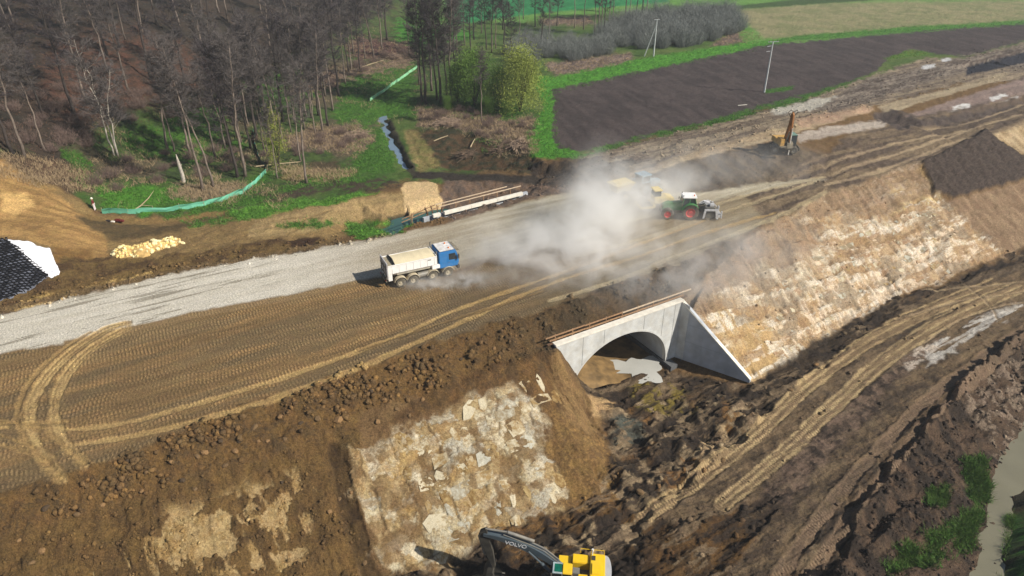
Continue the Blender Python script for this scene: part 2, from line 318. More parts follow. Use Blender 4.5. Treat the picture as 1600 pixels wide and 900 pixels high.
# mud bank in front of the side road
BANK = zone([(985, 277), (1080, 243), (1190, 226), (1290, 238), (1330, 270), (1290, 285), (1210, 292), (1100, 300), (1000, 305), (960, 295)], 4, 10)
paint(BANK, (112, 96, 74), (84, 72, 60), ndn, con=3.5); setv(ROUGH, BANK, 1.5)
# side road, pale and dusty
SROAD = zone([(960, 278), (1010, 262), (1100, 232), (1200, 206), (1300, 180), (1350, 165), (1365, 172), (1300, 192), (1180, 226), (1080, 248), (1000, 278), (950, 292)], 2, 4)
paint(SROAD, (186, 166, 132), (164, 142, 112), nst)
paint(zone([(1240, 186), (1350, 165), (1365, 172), (1300, 190), (1250, 200)], 3, 6), (180, 148, 122), (170, 146, 120), n2)
m = zone([(1370, 168), (1400, 158), (1560, 118), (1575, 118), (1560, 126), (1440, 160), (1385, 178)], 1.5, 3); paint(m, (172, 156, 128), (150, 134, 108), nst)
m = zone([(1400, 185), (1560, 134), (1700, 90), (1700, 110), (1560, 165), (1490, 185), (1440, 186)], 2, 4); paint(m, (148, 128, 118), (128, 112, 104), nst)
for q in ([(1488, 166), (1515, 160), (1518, 166), (1490, 172)], [(1456, 180), (1485, 174), (1500, 168), (1510, 172), (1480, 184)], [(1545, 152), (1570, 146), (1575, 150), (1550, 158)], [(1560, 160), (1590, 150), (1592, 154), (1562, 166)]): paint(zone(q, 1.2, 3), (216, 214, 210))
paint(zone([(1510, 104), (1600, 82), (1700, 60), (1700, 80), (1600, 98), (1510, 118)], 1.5, 2), (42, 44, 54))  # shaded edge of the ditch, painted as a dark strip
# embankment top toward the right
m = zone([(1160, 300), (1290, 240), (1340, 200), (1440, 180), (1600, 150), (1700, 120), (1700, 180), (1600, 200), (1430, 262), (1300, 305), (1180, 360)], 4, 10)
paint(m, (132, 114, 90), (98, 84, 72), nst, con=5); setv(ROUGH, m, 1.3)
paint(zone([(1240, 213), (1290, 198), (1390, 186), (1380, 198), (1290, 214), (1250, 222)], 2, 5), (190, 178, 164), (166, 152, 138), nst)
paint(zone([(1360, 178), (1400, 172), (1440, 186), (1560, 170), (1600, 160), (1600, 168), (1480, 196), (1400, 202), (1370, 190)], 3, 8), (70, 62, 60), (96, 84, 76), n2)
# left: cut slope of yellow sand
m = zone([(-400, 235), (0, 245), (60, 282), (110, 305), (150, 335), (260, 350), (330, 345), (420, 328), (560, 302), (630, 300), (690, 330), (640, 350), (560, 352), (520, 378), (300, 420), (0, 495), (-400, 560)], 3, 8)
paint(m, (150, 124, 78), (122, 100, 64), n2 * .6 + n3 * .4, con=3.5)
m = zone([(-400, 240), (0, 245), (50, 283), (100, 310), (140, 350), (170, 372), (172, 400), (120, 408), (70, 385), (30, 372), (-400, 370)], 4, 10); paint(m, (166, 132, 80), (138, 108, 64), fbm(X * 0.3, YY * 1.2, 97, 4), con=3); setv(ROUGH, m, 0.5)
paint(zone([(0, 300), (40, 305), (60, 325), (20, 335), (0, 330)], 4, 10), (196, 160, 100)); paint(zone([(80, 385), (140, 390), (160, 425), (95, 432)], 5, 10), (132, 100, 54), (110, 82, 46), n2)
m = zone([(120, 338), (180, 348), (260, 352), (380, 330), (330, 348), (250, 366), (180, 375), (140, 358)], 3, 5); paint(m, (98, 80, 52), (80, 68, 44), n2)  # darker strip under the ledge, its shading put into the colour
m = zone([(120, 330), (160, 338), (250, 340), (340, 330), (380, 328), (300, 344), (220, 352), (140, 345)], 2, 4); paint(m, (136, 110, 66))
SAND = zone([(390, 350), (420, 338), (500, 322), (600, 304), (628, 302), (632, 335), (560, 345), (500, 358), (420, 372), (390, 372)], 3, 5); paint(SAND, (170, 144, 98), (148, 126, 84), nst, con=3)
m = zone([(100, 400), (200, 405), (300, 395), (420, 375), (520, 372), (560, 378), (470, 396), (300, 423), (0, 494), (0, 470), (60, 445)], 3, 6); paint(m, (124, 100, 58), (86, 66, 42), n2 * 0.5 + nst * 0.5, con=5); setv(ROUGH, m, 1.6)
m = zone([(20, 478), (60, 462), (120, 455), (200, 432), (240, 425), (240, 430), (160, 450), (80, 474), (20, 486)], 1.5, 8) * ss(0.45, 0.55, n2); paint(m, (186, 156, 96))
paint(zone([(450, 375), (500, 370), (480, 395), (462, 398)], 2, 4), (66, 46, 30))
m = zone([(400, 300), (480, 292), (520, 285), (610, 278), (625, 290), (560, 303), (520, 300), (400, 322)], 3, 12); paint(m * ss(0.42, 0.5, n2 + 0.05), (74, 64, 48), (54, 48, 38), n3)
green([(360, 330), (420, 315), (500, 312), (560, 299), (592, 301), (540, 314), (470, 326), (400, 342), (370, 345)], 3, 8, br=0.12, c1=(72, 128, 34), c2=(112, 168, 54), k=.85); green([(250, 330), (330, 326), (400, 305), (420, 312), (360, 330), (260, 342)], 3, 6, br=.42)
green([(540, 350), (600, 343), (645, 350), (620, 362), (560, 371), (540, 365)], 3, 8, br=0.12, c1=(72, 128, 34), c2=(112, 168, 54), k=.85); green([(430, 352), (520, 340), (530, 350), (450, 362)], 3, 10, br=.5); green([(280, 345), (400, 330), (410, 340), (300, 356)], 3, 8, br=.52)
# clay pit and sand mat by the inlet
m = zone([(690, 278), (840, 286), (900, 280), (980, 262), (990, 285), (890, 300), (820, 312), (705, 345), (690, 330)], 3, 8); paint(m, (128, 104, 84), (96, 84, 76), ndn * 0.5 + n2 * 0.5, con=4); setv(ROUGH, m, 1.5)
m = zone([(640, 266), (720, 270), (800, 273), (860, 272), (850, 290), (780, 284), (700, 280), (645, 278)], 2, 4); paint(m, (52, 46, 40))  # shadow line along the back ditch, painted dark
m = zone([(820, 255), (930, 246), (985, 262), (940, 282), (850, 290), (830, 270)], 4, 12); paint(m, (92, 76, 60), (58, 50, 44), n2, con=5); setv(ROUGH, m, 2.6)
m = zone([(640, 205), (700, 200), (760, 215), (830, 245), (830, 268), (720, 268), (660, 262), (648, 230)], 4, 10); paint(m, (92, 72, 50), (54, 56, 38), n2, con=5); setv(ROUGH, m, 2.0)
paint(zone([(630, 205), (655, 205), (690, 262), (655, 268), (640, 240)], 3, 6), (150, 130, 84), (110, 112, 60), n2)
MAT_SAND = zone([(627, 288), (640, 283), (678, 284), (690, 310), (694, 330), (668, 336), (634, 338), (630, 310)], 1.5, 5)
paint(MAT_SAND, (206, 178, 132), (194, 166, 120), n2); DZ += 0.12 * MAT_SAND; setv(ROUGH, MAT_SAND, 0.5)
paint(zone([(480, 255), (520, 250), (540, 262), (490, 272)], 4, 8), (76, 66, 46))
# embankment surface near side: compacted loam with dozer prints
PLAT = zone([(-600, 640), (0, 545), (300, 488), (560, 436), (700, 430), (800, 400), (1000, 330), (1160, 300), (1200, 350), (1060, 412), (960, 447), (850, 488), (750, 512), (650, 542), (550, 578), (450, 612), (330, 650), (250, 685), (120, 740), (0, 780), (-600, 950)], 4, 10)
paint(PLAT, (140, 112, 72), (114, 92, 60), nst, con=2.6); setv(ROUGH, PLAT, 0.7)
paint(0.6 * PLAT * ss(0.5, 0.62, fbm(SA * 0.07, TA * 0.5, 77, 3)), (118, 100, 70), (100, 86, 62), n2)
paint(0.5 * PLAT * ss(0.58, 0.66, fbm(SA * 0.13, TA * 0.9, 78, 5, .6)), (146, 122, 82), (124, 102, 68), n3)
TREAD = np.maximum(TREAD, PLAT)
paint(PLAT * ss(820, 1000, PXI) * .8, (154, 142, 116), (124, 110, 84), nst * .6 + n3 * .4, con=4); setv(TREAD, PLAT * ss(820, 950, PXI), .4)
m = zone([(700, 440), (800, 410), (880, 430), (960, 440), (870, 485), (740, 515), (640, 540), (560, 560), (620, 520), (700, 470)], 12, 12); paint(m * 0.5, (92, 82, 64))
HAUL = zone([(-600, 635), (0, 552), (140, 530), (300, 489), (470, 458), (560, 437), (700, 420), (800, 395), (900, 380), (1000, 345), (1100, 318), (1200, 296), (1290, 280), (1210, 283), (1100, 300), (1000, 303), (900, 298), (820, 315), (700, 348), (620, 366), (470, 393), (300, 421), (0, 492), (-600, 560)], 3, 5)
hz = ss(400, 900, PXI)
paint(HAUL * (1 - hz), (214, 208, 194), (190, 183, 166), nst * 0.5 + n3 * 0.5, con=2.5); paint(HAUL * hz, (192, 184, 162), (160, 148, 122), nst, con=3)
setv(TREAD, HAUL, 0.12); setv(ROUGH, HAUL, 0.45)
paint(HAUL * (1 - hz) * .7 * ss(0.63, 0.68, fbm(SA * 0.16, TA * 2.6, 79, 4, 0.6)) * ss(-60, 40, 420 - PXI), (120, 112, 94))
m = zone([(0, 489), (300, 419), (470, 391), (540, 380), (540, 374), (470, 386), (300, 413), (0, 481)], 1.5, 2); paint(m, (112, 92, 62)); setv(TREAD, m, 1.0)
m = zone([(300, 489), (470, 458), (560, 437), (575, 440), (470, 466), (300, 498), (100, 540), (100, 533)], 2, 2); paint(m, (140, 116, 80)); 
# below the crest: loose berm, cut slope with weathered marl
BERM = zone([(-600, 945), (0, 772), (120, 733), (250, 688), (330, 652), (450, 615), (550, 578), (650, 542), (750, 513), (870, 480), (960, 444), (1060, 412), (1160, 375), (1180, 400), (1070, 450), (870, 548), (830, 560), (700, 605), (560, 648), (480, 690), (250, 765), (130, 800), (0, 845), (-600, 1000)], 4, 12)
paint(BERM, (130, 99, 56), (90, 71, 46), n2 * .5 + n3 * .5, con=4); setv(ROUGH, BERM, 1.7)
paint(BERM * ss(720, 900, PXI), (100, 80, 54), (74, 62, 44), n2, con=4)
setv(TREAD, BERM, 0.0)
SLOPE = zone([(-600, 1000), (0, 845), (130, 800), (250, 765), (480, 690), (560, 650), (560, 960), (-600, 1500)], 4, 10)
paint(SLOPE, (124, 96, 54), (90, 70, 43), n2 * 0.6 + ndn * 0.4, con=3.5); setv(ROUGH, SLOPE, 1.5)
qa, qb, qe = cellmap(2.3, 1.3, 0.5, 3.0); m = ss(0.53, 0.56, qa * 0.45 + fbm(SA * 1.1, TA * 0.3, 101, 4, 0.6) * 0.55) * zone([(90, 905), (200, 840), (300, 790), (450, 740), (500, 770), (480, 850), (470, 905)], 14, 26)
paint(m, (170, 146, 102), (136, 110, 68), n2 * .5 + n3 * .5, con=5); DZ -= 0.12 * m; setv(ROUGH, m, 0.7)
m = zone([(512, 690), (528, 690), (548, 740), (556, 790), (580, 860), (600, 910), (570, 910), (540, 820), (520, 740)], 3, 6); paint(m, (64, 48, 30), (90, 70, 40), n2); DZ -= 0.35 * m
FACE0 = zone([(540, 700), (600, 690), (640, 662), (760, 612), (850, 585), (872, 610), (850, 680), (875, 740), (890, 792), (840, 812), (740, 850), (690, 890), (625, 895), (590, 850), (552, 770)], 14, 26)
FACE = FACE0 * ss(0.34, 0.46, FACE0 * 0.35 + n2 * 0.5 + (n3 - 0.5) * 0.2 + 0.0)
cr1, cr2_, ce = cellmap(1.6, 0.9, 0.1, 3.0)
paint(FACE, (200, 186, 154), (150, 126, 88), n2 * 0.6 + n3 * 0.4, con=4)
for lo_, hi_, ca_, cb_ in ((0.0, .25, (168, 144, 98), (132, 106, 66)), (.25, .5, (196, 186, 160), (164, 148, 114)), (.5, .68, (178, 174, 160), (146, 136, 112)), (.68, .84, (140, 114, 72), (106, 84, 54)), (.84, 1.01, (206, 196, 172), (150, 132, 98))):
    paint(FACE * ((cr1 >= lo_) & (cr1 < hi_)) * 0.8, ca_, cb_, n2 * 0.5 + n3 * 0.5, con=4)
paint(FACE * (1 - ss(0.02, 0.08, ce)) * 0.35 * ss(0.42, 0.55, n1), (96, 74, 46)); paint(FACE * (1 - ss(0.04, .16, np.abs(((SA + 0.1 * TA + (n1 - .5) * 2.5) / 3.1) % 1 - .5) * 3.1)) * .7 * ss(.38, .52, n2), (78, 60, 38)); paint(FACE * ss(.53, .6, fbm(SA * .4, TA * 2.4, 119, 4, .6)) * .6, (146, 122, 84), (116, 92, 60), n3); setv(ROUGH, FACE, 0.45)
DZ += FACE * (cr2_ - 0.5) * 0.1 - FACE * 0.08 * (1 - ss(0.0, 0.1, ce)) * ss(0.42, 0.55, n1) - FACE * 0.16 * ss(.4, .55, n2) * (1 - ss(0, .12, np.abs(((SA + 0.1 * TA + (n1 - .5) * 2.5) / 3.1) % 1 - .5) * 3.1))
paint(FACE * ss(0.54, 0.62, fbm(SA * 0.6, TA * 0.5, 117, 5, .65)) * 0.8, (120, 94, 58), (100, 78, 50), n3)
nsl = fbm(SA * 0.45 + TA * 0.25, TA * 0.7 - SA * 0.1, 111, 5, 0.62)
m = 0.5 * zone([(610, 690), (720, 700), (740, 800), (660, 830), (600, 760)], 20, 30) * ss(0.5, 0.6, nsl); paint(m, (160, 124, 62), (186, 158, 100), n3)
m = zone([(850, 690), (900, 690), (945, 730), (960, 770), (900, 792), (870, 740)], 5, 12); paint(m, (150, 118, 68), (98, 74, 44), ndn * .4 + n2 * .6, con=5); setv(ROUGH, m, 1.6)
m = zone([(850, 560), (873, 548), (900, 600), (935, 655), (948, 690), (925, 700), (890, 660), (860, 620)], 3, 6); paint(m, (152, 122, 78), (104, 80, 50), ndn * .4 + n2 * .3 + n3 * .3, con=5); setv(ROUGH, m, 1.3); DZ -= .3 * m * ss(.54, .64, ndn)
m = zone([(760, 570), (860, 548), (870, 600), (880, 660), (870, 700), (850, 640), (800, 600), (740, 612), (640, 655), (600, 668), (640, 630)], 5, 10); paint(m, (112, 84, 48), (84, 64, 40), n2, con=4)
# far-right cut slope
RS = zone([(1070, 470), (1100, 440), (1170, 375), (1290, 305), (1430, 258), (1470, 310), (1580, 400), (1545, 405), (1470, 440), (1400, 465), (1300, 522), (1230, 574), (1180, 600), (1160, 590), (1110, 520)], 4, 8)
nrs = fbm(SA * 0.9, TA * 0.45, 121, 5, 0.66); nband = fbm(SA * 0.05 + 4, TA * 0.42, 125, 3)
rr1, rr2, re_ = cellmap(1.1, 0.85, -0.15, 5.0)
paint(RS, (176, 150, 116), (136, 112, 84), nrs, con=5); setv(ROUGH, RS, 0.5)
paint(RS * ss(0.45, 0.56, nband) * ss(0.46, 0.52, nrs + (n3 - 0.5) * 0.4), (214, 200, 172), (190, 178, 158), n3)
m = zone([(1240, 480), (1350, 400), (1500, 340), (1560, 390), (1480, 420), (1400, 455), (1300, 510), (1240, 540)], 10, 20); paint(m * ss(0.44, 0.5, nrs + (n3 - 0.5) * 0.3), (216, 196, 172), (200, 180, 152), n3)
m = zone([(1170, 380), (1290, 310), (1400, 275), (1430, 330), (1330, 390), (1200, 440), (1100, 470), (1080, 440)], 10, 20) * (1 - ss(0.55, 0.62, nrs)); RTOP = m; paint(m * 0.3, (146, 118, 90), (120, 98, 76), n2)
m = zone([(1075, 480), (1110, 470), (1180, 490), (1215, 540), (1230, 580), (1180, 600), (1165, 590), (1110, 530)], 5, 10); paint(m * .8, (190, 158, 106), (158, 130, 86), n2 * .7 + n3 * .3, con=4); OCH = m
m = zone([(1385, 285), (1440, 262), (1470, 310), (1440, 330), (1390, 330)], 4, 10); paint(m, (206, 184, 132), (168, 140, 94), nrs, con=5)
paint(zone([(1060, 415), (1170, 370), (1230, 345), (1180, 400), (1100, 440), (1065, 440)], 8, 14), (116, 96, 72), (90, 76, 58), n2, con=4)
m = zone([(1440, 255), (1540, 205), (1600, 245), (1700, 260), (1700, 260), (1600, 280), (1490, 312), (1462, 300)], 2, 5); paint(m, (66, 56, 50), (84, 72, 64), n3, con=4); DZ += 0.5 * m; setv(ROUGH, m, 1.4)
m = zone([(1475, 318), (1600, 282), (1700, 260), (1700, 360), (1600, 385), (1575, 402), (1530, 370)], 3, 5); paint(m, (128, 104, 80), (150, 126, 98), nrs, con=4)
paint(zone([(1550, 212), (1600, 195), (1660, 180), (1660, 250), (1600, 240)], 3, 6), (190, 168, 132), (150, 126, 92), nrs, con=4)
RSB = RS * ss(0.44, 0.54, nband * 0.6 + nrs * 0.4 + 0.02)
for lo_, hi_, ca_, cb_ in ((0.0, .3, (214, 198, 168), (186, 164, 128)), (.3, .5, (190, 160, 112), (160, 128, 84)), (.5, .75, (222, 212, 190), (190, 176, 150)), (.75, 1.01, (160, 134, 104), (136, 110, 84))):
    paint(RSB * ((rr1 >= lo_) & (rr1 < hi_)) * 0.3, ca_, cb_, n2 * 0.4 + n3 * 0.6, con=5)
nrb = fbm(SA * 0.16, TA * 1.5, 401, 5, .6); nrv = fbm(SA * 2.0, TA * 0.55, 405, 4, .6)
paint(RS * ss(0.5, 0.58, nrb) * ss(0.40, 0.48, nrv) * .9, (230, 220, 202), (208, 194, 170), n3, con=4); paint(RS * ss(0.56, 0.62, fbm(SA * 0.2, TA * 1.2, 411, 4)) * .8, (168, 138, 98), (138, 110, 78), n3, con=4)
paint(RS * (1 - .8 * OCH) * ss(0.57, 0.63, nrv) * .45, (118, 94, 68)); paint(RS * ss(0.58, .64, fbm(SA * .3, TA * .5, 415, 4)) * .7, (150, 138, 118), (128, 108, 84), n3)
m = RS * (1 - ss(-0.08, 0.08, (fbm(SA * .12, TA * .5, 431, 4) - .5) * .9 + (PYI - np.interp(PXI, [1070, 1170, 1290, 1400, 1500], [500, 452, 372, 300, 260])) / 260)); paint(m * .85, (150, 124, 96), (112, 92, 70), nrs * .6 + n3 * .4, con=4.5)
RPALE = RS * (1 - m)
DZ += RS * (nrb - 0.5) * 0.7 - RS * ss(0.56, 0.64, nrv) * .2 * ss(.4, .5, n1)
# lower level
LOW = zone([(890, 560), (1050, 580), (1165, 605), (1235, 580), (1300, 525), (1400, 468), (1470, 445), (1560, 406), (1700, 350), (2600, 0), (2600, 900), (1800, 2400), (0, 2400), (560, 920), (625, 896), (690, 892), (740, 852), (840, 812), (890, 792), (935, 765), (955, 720), (945, 670)], 4, 10)
paint(LOW, (86, 69, 50), (54, 45, 36), n2, con=4); setv(ROUGH, LOW, 1.25)
m = zone([(1200, 580), (1300, 520), (1400, 466), (1420, 476), (1330, 530), (1230, 620), (1150, 690), (1080, 750), (1010, 800), (960, 790), (1000, 740), (1100, 680)], 6, 12); paint(m, (66, 54, 40), (50, 42, 34), n2, con=4)
m = zone([(760, 860), (860, 810), (960, 780), (1020, 810), (1080, 790), (1150, 790), (1220, 905), (700, 930)], 10, 20); paint(m, (98, 72, 40), (66, 50, 32), n2, con=5)
PITM = zone([(700, 905), (640, 890), (740, 852), (880, 800), (935, 765), (955, 700), (945, 640), (1000, 620), (1180, 625), (1180, 660), (1100, 740), (1010, 810), (1000, 905)], 8, 20)
pz = fbm(X * 0.35, YY * 0.35, 421, 5, .6)
paint(PITM * ss(0.5, 0.6, pz), (140, 104, 60), (96, 70, 40), n3 * .5 + n2 * .5, con=5); paint(PITM * (1 - ss(0.38, 0.46, pz)), (44, 38, 32), (64, 52, 40), n3)
paint(PITM * ss(0.6, 0.66, fbm(X * 0.6, YY * 0.6, 423, 4)), (170, 150, 118), (130, 110, 82), n3); DZ += PITM * ((fbm(X * 0.28, YY * 0.28, 425, 4, .55) - .5) * 3.0 + (fbm(SA * 1.0, TA * .35, 427, 3) - .5) * .5) * ss(1.2, 4.0, np.hypot((X - 12.5) * .8, YY - 61.5) - 2.5)
m = zone([(860, 640), (900, 655), (950, 700), (975, 770), (950, 800), (880, 790), (870, 720)], 6, 20) * ss(.42, .5, n2); paint(m, (158, 124, 72), (104, 80, 48), n3 * .5 + n2 * .5, con=5)
ROADL = zone([(1010, 800), (1090, 740), (1180, 665), (1280, 575), (1380, 505), (1470, 455), (1600, 408), (2400, 60), (2400, 260), (1600, 510), (1500, 590), (1400, 690), (1290, 820), (1190, 910), (1130, 910), (1240, 760), (1130, 800), (1060, 820)], 4, 10)
paint(ROADL, (122, 102, 76), (80, 67, 53), nst * 0.5 + n2 * 0.5, con=5); DZ -= 0; setv(ROUGH, ROADL, 1.1)
m = zone([(1230, 700), (1330, 600), (1440, 520), (1480, 520), (1400, 600), (1320, 690), (1230, 800), (1190, 780)], 8, 14); paint(m, (118, 98, 82), (60, 50, 42), n2, con=5)
m = zone([(1440, 545), (1520, 500), (1600, 470), (1600, 486), (1530, 520), (1450, 575)], 3, 12) * ss(0.47, 0.53, nst); paint(m, (196, 190, 180))
m = zone([(1400, 560), (1440, 540), (1470, 540), (1420, 580)], 3, 10) * ss(0.45, 0.55, n2); paint(m, (190, 176, 160))
for (a, b, k) in ((960, 700, 0), (1010, 650, 1), (1090, 640, 2), (1100, 700, 3)): pass
m = zone([(945, 640), (1000, 660), (1010, 690), (960, 690)], 5, 14); paint(m, (84, 88, 80), (70, 68, 58), n2, con=4)
m = zone([(918, 620), (960, 625), (955, 655), (925, 650)], 3, 6); paint(m, (178, 148, 104))
m = zone([(975, 600), (1060, 600), (1090, 640), (1010, 650)], 5, 14) * ss(0.47, 0.55, n2); paint(m, (132, 116, 48), (100, 86, 40), n3)
m = zone([(1100, 670), (1150, 660), (1150, 700), (1090, 725)], 3, 12) * ss(0.5, 0.56, n2); paint(m, (176, 150, 112))
m = ss(0.60, 0.66, fbm(X * 0.55, YY * 0.55, 131, 4)) * LOW * (1 - ROADL) * zone([(940, 600), (1190, 640), (1100, 760), (960, 800), (930, 700)], 20, 30); paint(m, (150, 132, 104), (120, 100, 74), n3)
m = np.clip(LOW * (1 - ROADL * .55), 0, 1); sl_ = fbm(SA * .22, TA * 1.2, 441, 5, .65); paint(m * ss(.56, .64, sl_) * .8, (140, 120, 94), (104, 88, 68), n3); paint(m * (1 - ss(.36, .46, sl_)) * .85, (40, 34, 30), (56, 46, 38), n3); DZ += m * (sl_ - .5) * .7
# banks of the brook
m = zone([(1420, 700), (1500, 600), (1600, 520), (1900, 380), (1900, 560), (1600, 665), (1560, 725), (1540, 815), (1515, 920), (1300, 920), (1350, 780)], 5, 14); paint(m, (98, 79, 62), (54, 45, 38), ndn * 0.4 + n2 * 0.6, con=5); setv(ROUGH, m, 1.5); DZ += .9 * m * ss(-9.8, -9.1, ZB) + .25 * m
m = zone([(1480, 590), (1620, 560), (1640, 650), (1560, 720), (1540, 690)], 6, 14) * ss(0.48, 0.56, n2); paint(m, (150, 132, 112), (118, 100, 84), n3)
green([(1505, 720), (1535, 720), (1545, 760), (1530, 790), (1510, 770)], 5, 14, br=0.36); green([(1450, 765), (1480, 765), (1480, 790), (1450, 790)], 4, 10, br=0.4)
green([(1510, 800), (1528, 800), (1515, 850), (1490, 880), (1390, 895), (1400, 860), (1470, 830)], 8, 18, br=0.53)
m = zone([(1556, 910), (1582, 790), (1604, 728), (1800, 640), (1800, 930)], 3, 5); paint(m, (70, 62, 42), (48, 50, 32), n2, con=4); setv(ROUGH, m, 1.8)
green([(1575, 810), (1700, 760), (1700, 930), (1570, 920)], 5, 14, br=0.42, c1=(46, 100, 22), c2=(66, 130, 34))
m = zone([(595, 188), (612, 188), (634, 236), (650, 262), (646, 276), (636, 268), (610, 226)], 1.5, 2); paint(m, (60, 56, 44)); GR *= (1 - m)
m = zone([(540, 340), (700, 330), (700, 350), (560, 382), (540, 380)], 2, 3) * ss(-2.2, -2.8, ZB); paint(m, (62, 60, 48))
# wheel tracks: pale, pressed in
def ruts(ps, width, z, c1, c2, depth, side=0.05, k=0.85, tread=0.0, groove=0):
    m, e = trail(ps, width, z); m *= k * ss(0.2, 0.42, n2 * 0.6 + fbm(SA * 0.35, TA * 0.35, 301, 3) * 0.4)
    paint(m, c1, c2, nst * 0.5 + n3 * 0.5, con=3); setv(TREAD, m, tread); setv(ROUGH, m, 0.4); DZ[:] += -depth * m + side * e
TC1, TC2 = (176, 148, 96), (158, 130, 82)
for ps in ([(0, 668), (55, 672), (105, 672), (200, 660), (330, 625), (480, 578), (620, 526), (720, 482), (850, 436), (960, 396), (1100, 345)], [(105, 697), (140, 692), (240, 675), (370, 640), (520, 590), (660, 532), (800, 468), (900, 430), (1000, 400), (1100, 365), (1210, 333)]): ruts(ps, 0.62, 0, TC1, TC2, 0.05, .03, tread=.35)
for ps in ([(95, 745), (62, 705), (48, 665), (50, 630), (72, 590), (112, 550), (165, 515), (200, 505)], [(130, 724), (102, 692), (86, 655), (90, 615), (112, 575), (150, 540), (200, 512)]): ruts(ps, 1.0, 0, (150, 124, 80), (128, 104, 66), 0.05, 0.06, tread=.8); [ruts([(a + o, b + o * .4) for a, b in ps], .22, 0, (190, 162, 108), (168, 140, 92), .03, .03) for o in (-5, 1, 6)]
for ps in ([(80, 725), (40, 690), (28, 660), (32, 625), (56, 585), (100, 545), (140, 520)], [(-30, 655), (30, 662), (80, 680), (130, 724)], [(-30, 690), (20, 700), (60, 716), (95, 745)], [(-30, 680), (10, 683), (50, 700)], [(-30, 662), (30, 662), (105, 660)]): ruts(ps, 0.45, 0, (160, 132, 84), (140, 114, 72), 0.05)
for ps in ([(860, 470), (960, 440), (1060, 400), (1200, 345), (1290, 300)], [(900, 400), (1000, 375), (1100, 342), (1200, 310), (1280, 283)], [(1120, 320), (1200, 296), (1290, 278)]): ruts(ps, 0.7, 0, (176, 160, 124), (150, 134, 104), 0.05, k=0.7)
for ps in ([(1290, 262), (1400, 225), (1500, 200), (1600, 172)], [(1290, 285), (1380, 262), (1450, 235), (1510, 210)], [(1300, 270), (1400, 240), (1520, 196)], [(1440, 196), (1520, 182), (1620, 150)]): ruts(ps, 0.7, 0.6, (172, 152, 120), (150, 130, 104), 0.05, k=0.7)
for ps in ([(1010, 806), (1090, 750), (1180, 680), (1280, 590), (1380, 522), (1470, 480), (1560, 444)], [(1130, 790), (1210, 722), (1300, 640), (1390, 560), (1480, 502), (1600, 447)]): ruts(ps, 1.5, -9, (138, 116, 84), (104, 86, 64), .05, 0.02, k=.8, tread=1.0)
for o in (-9, -2, 6):
    ruts([(1010 + o, 806 + o), (1090 + o, 750 + o), (1180 + o, 680 + o), (1280 + o, 590 + o), (1380 + o, 522 + o), (1470 + o, 480 + o), (1560 + o, 444 + o)], 0.3, -9, (186, 162, 118), (140, 118, 84), 0.03, 0.0, k=.85, tread=.9)
    ruts([(1130 + o, 790 + o), (1210 + o, 722 + o), (1300 + o, 640 + o), (1390 + o, 560 + o), (1480 + o, 502 + o), (1600 + o, 447 + o)], 0.3, -9, (178, 156, 114), (134, 114, 82), 0.03, 0.0, k=.8, tread=.9)
for ps in ([(1215, 905), (1290, 800), (1370, 705), (1450, 625), (1530, 562), (1620, 500)], [(1260, 905), (1320, 820), (1390, 730), (1470, 640), (1540, 580), (1620, 520)]): ruts(ps, 1.1, -9, (124, 102, 80), (96, 80, 64), 0.1, 0.08, tread=0.8)
for ps in ([(1440, 455), (1500, 450), (1600, 440)], [(1400, 500), (1500, 470), (1560, 462), (1620, 452)], [(1440, 540), (1500, 500), (1560, 480), (1620, 470)], [(1500, 440), (1540, 470), (1560, 500)]): ruts(ps, 0.35, -9, (156, 136, 104), (130, 112, 88), 0.08, 0.06)
ruts([(850, 455), (620, 528), (560, 548)], 0.4, 0, (120, 98, 62), (104, 84, 54), 0.03, tread=0.5)
ruts([(415, 352), (450, 346), (520, 342), (625, 338)], 0.5, -1, (120, 98, 60), (110, 90, 56), 0.06, 0.06); ruts([(450, 372), (470, 360), (480, 345), (520, 328)], 0.4, -1, (140, 116, 74), (124, 100, 62), 0.04)
# relief
base_r = (fbm(X * 0.35, YY * 0.35, 141, 3) - 0.5) * 0.35 + (n2 - 0.5) * 0.42 + (n3 - 0.5) * 0.16
lump = np.clip(fbm(X * 2.2, YY * 2.2, 151, 3, 0.6) - 0.55, 0, 1) * 1.3
near = ss(320, 230, YY)
flatm = np.clip(PLAT + HAUL * 1.0, 0, 1)
DZ += base_r * (1 - 0.93 * flatm) * np.clip(ROUGH, 0, 2.2) * near
DZ += lump * 0.32 * np.clip(ROUGH - 1.2, 0, 1.2) * (1 - flatm) * near
DZ += flatm * (n3 - 0.5) * 0.035
# furrows of marl joints, gullies down the slopes
js = np.abs(((SA + TA * 0.42 + (n1 - 0.5) * 3) / 1.7) % 1 - 0.5) ; 
DZ -= 0.22 * ss(0.55, 0.65, ndn) * (RS * .6 + SLOPE * 0.6)
DZ += LOW * (1 - ROADL) * (fbm(SA * 0.25, TA * 0.8, 161, 4) - 0.5) * 1.5 * ss(2.2, 4, np.abs(dcul - 7) + 2)
DZ *= ss(0.0, 0.35, np.minimum(np.abs((X - HW0[0]) * -RN[0] + (YY - HW0[1]) * -RN[1]) + 3 * (np.abs((X - HW0[0]) * RD[0] + (YY - HW0[1]) * RD[1] - 8) > 9.5), 9)) * 0.999 + 0.001
DZ *= 1 - .95 * ss(-10.5, -11.2, ZB); DZ[YY > 300] *= 0.2
Z = ZB + DZ
# wet tone variation
COL *= (0.80 + 0.40 * n3[..., None]) * (0.88 + 0.24 * n2[..., None])
COL = np.clip(COL, 0.004, 0.85)
print('paint', round(time.time() - T0, 1))

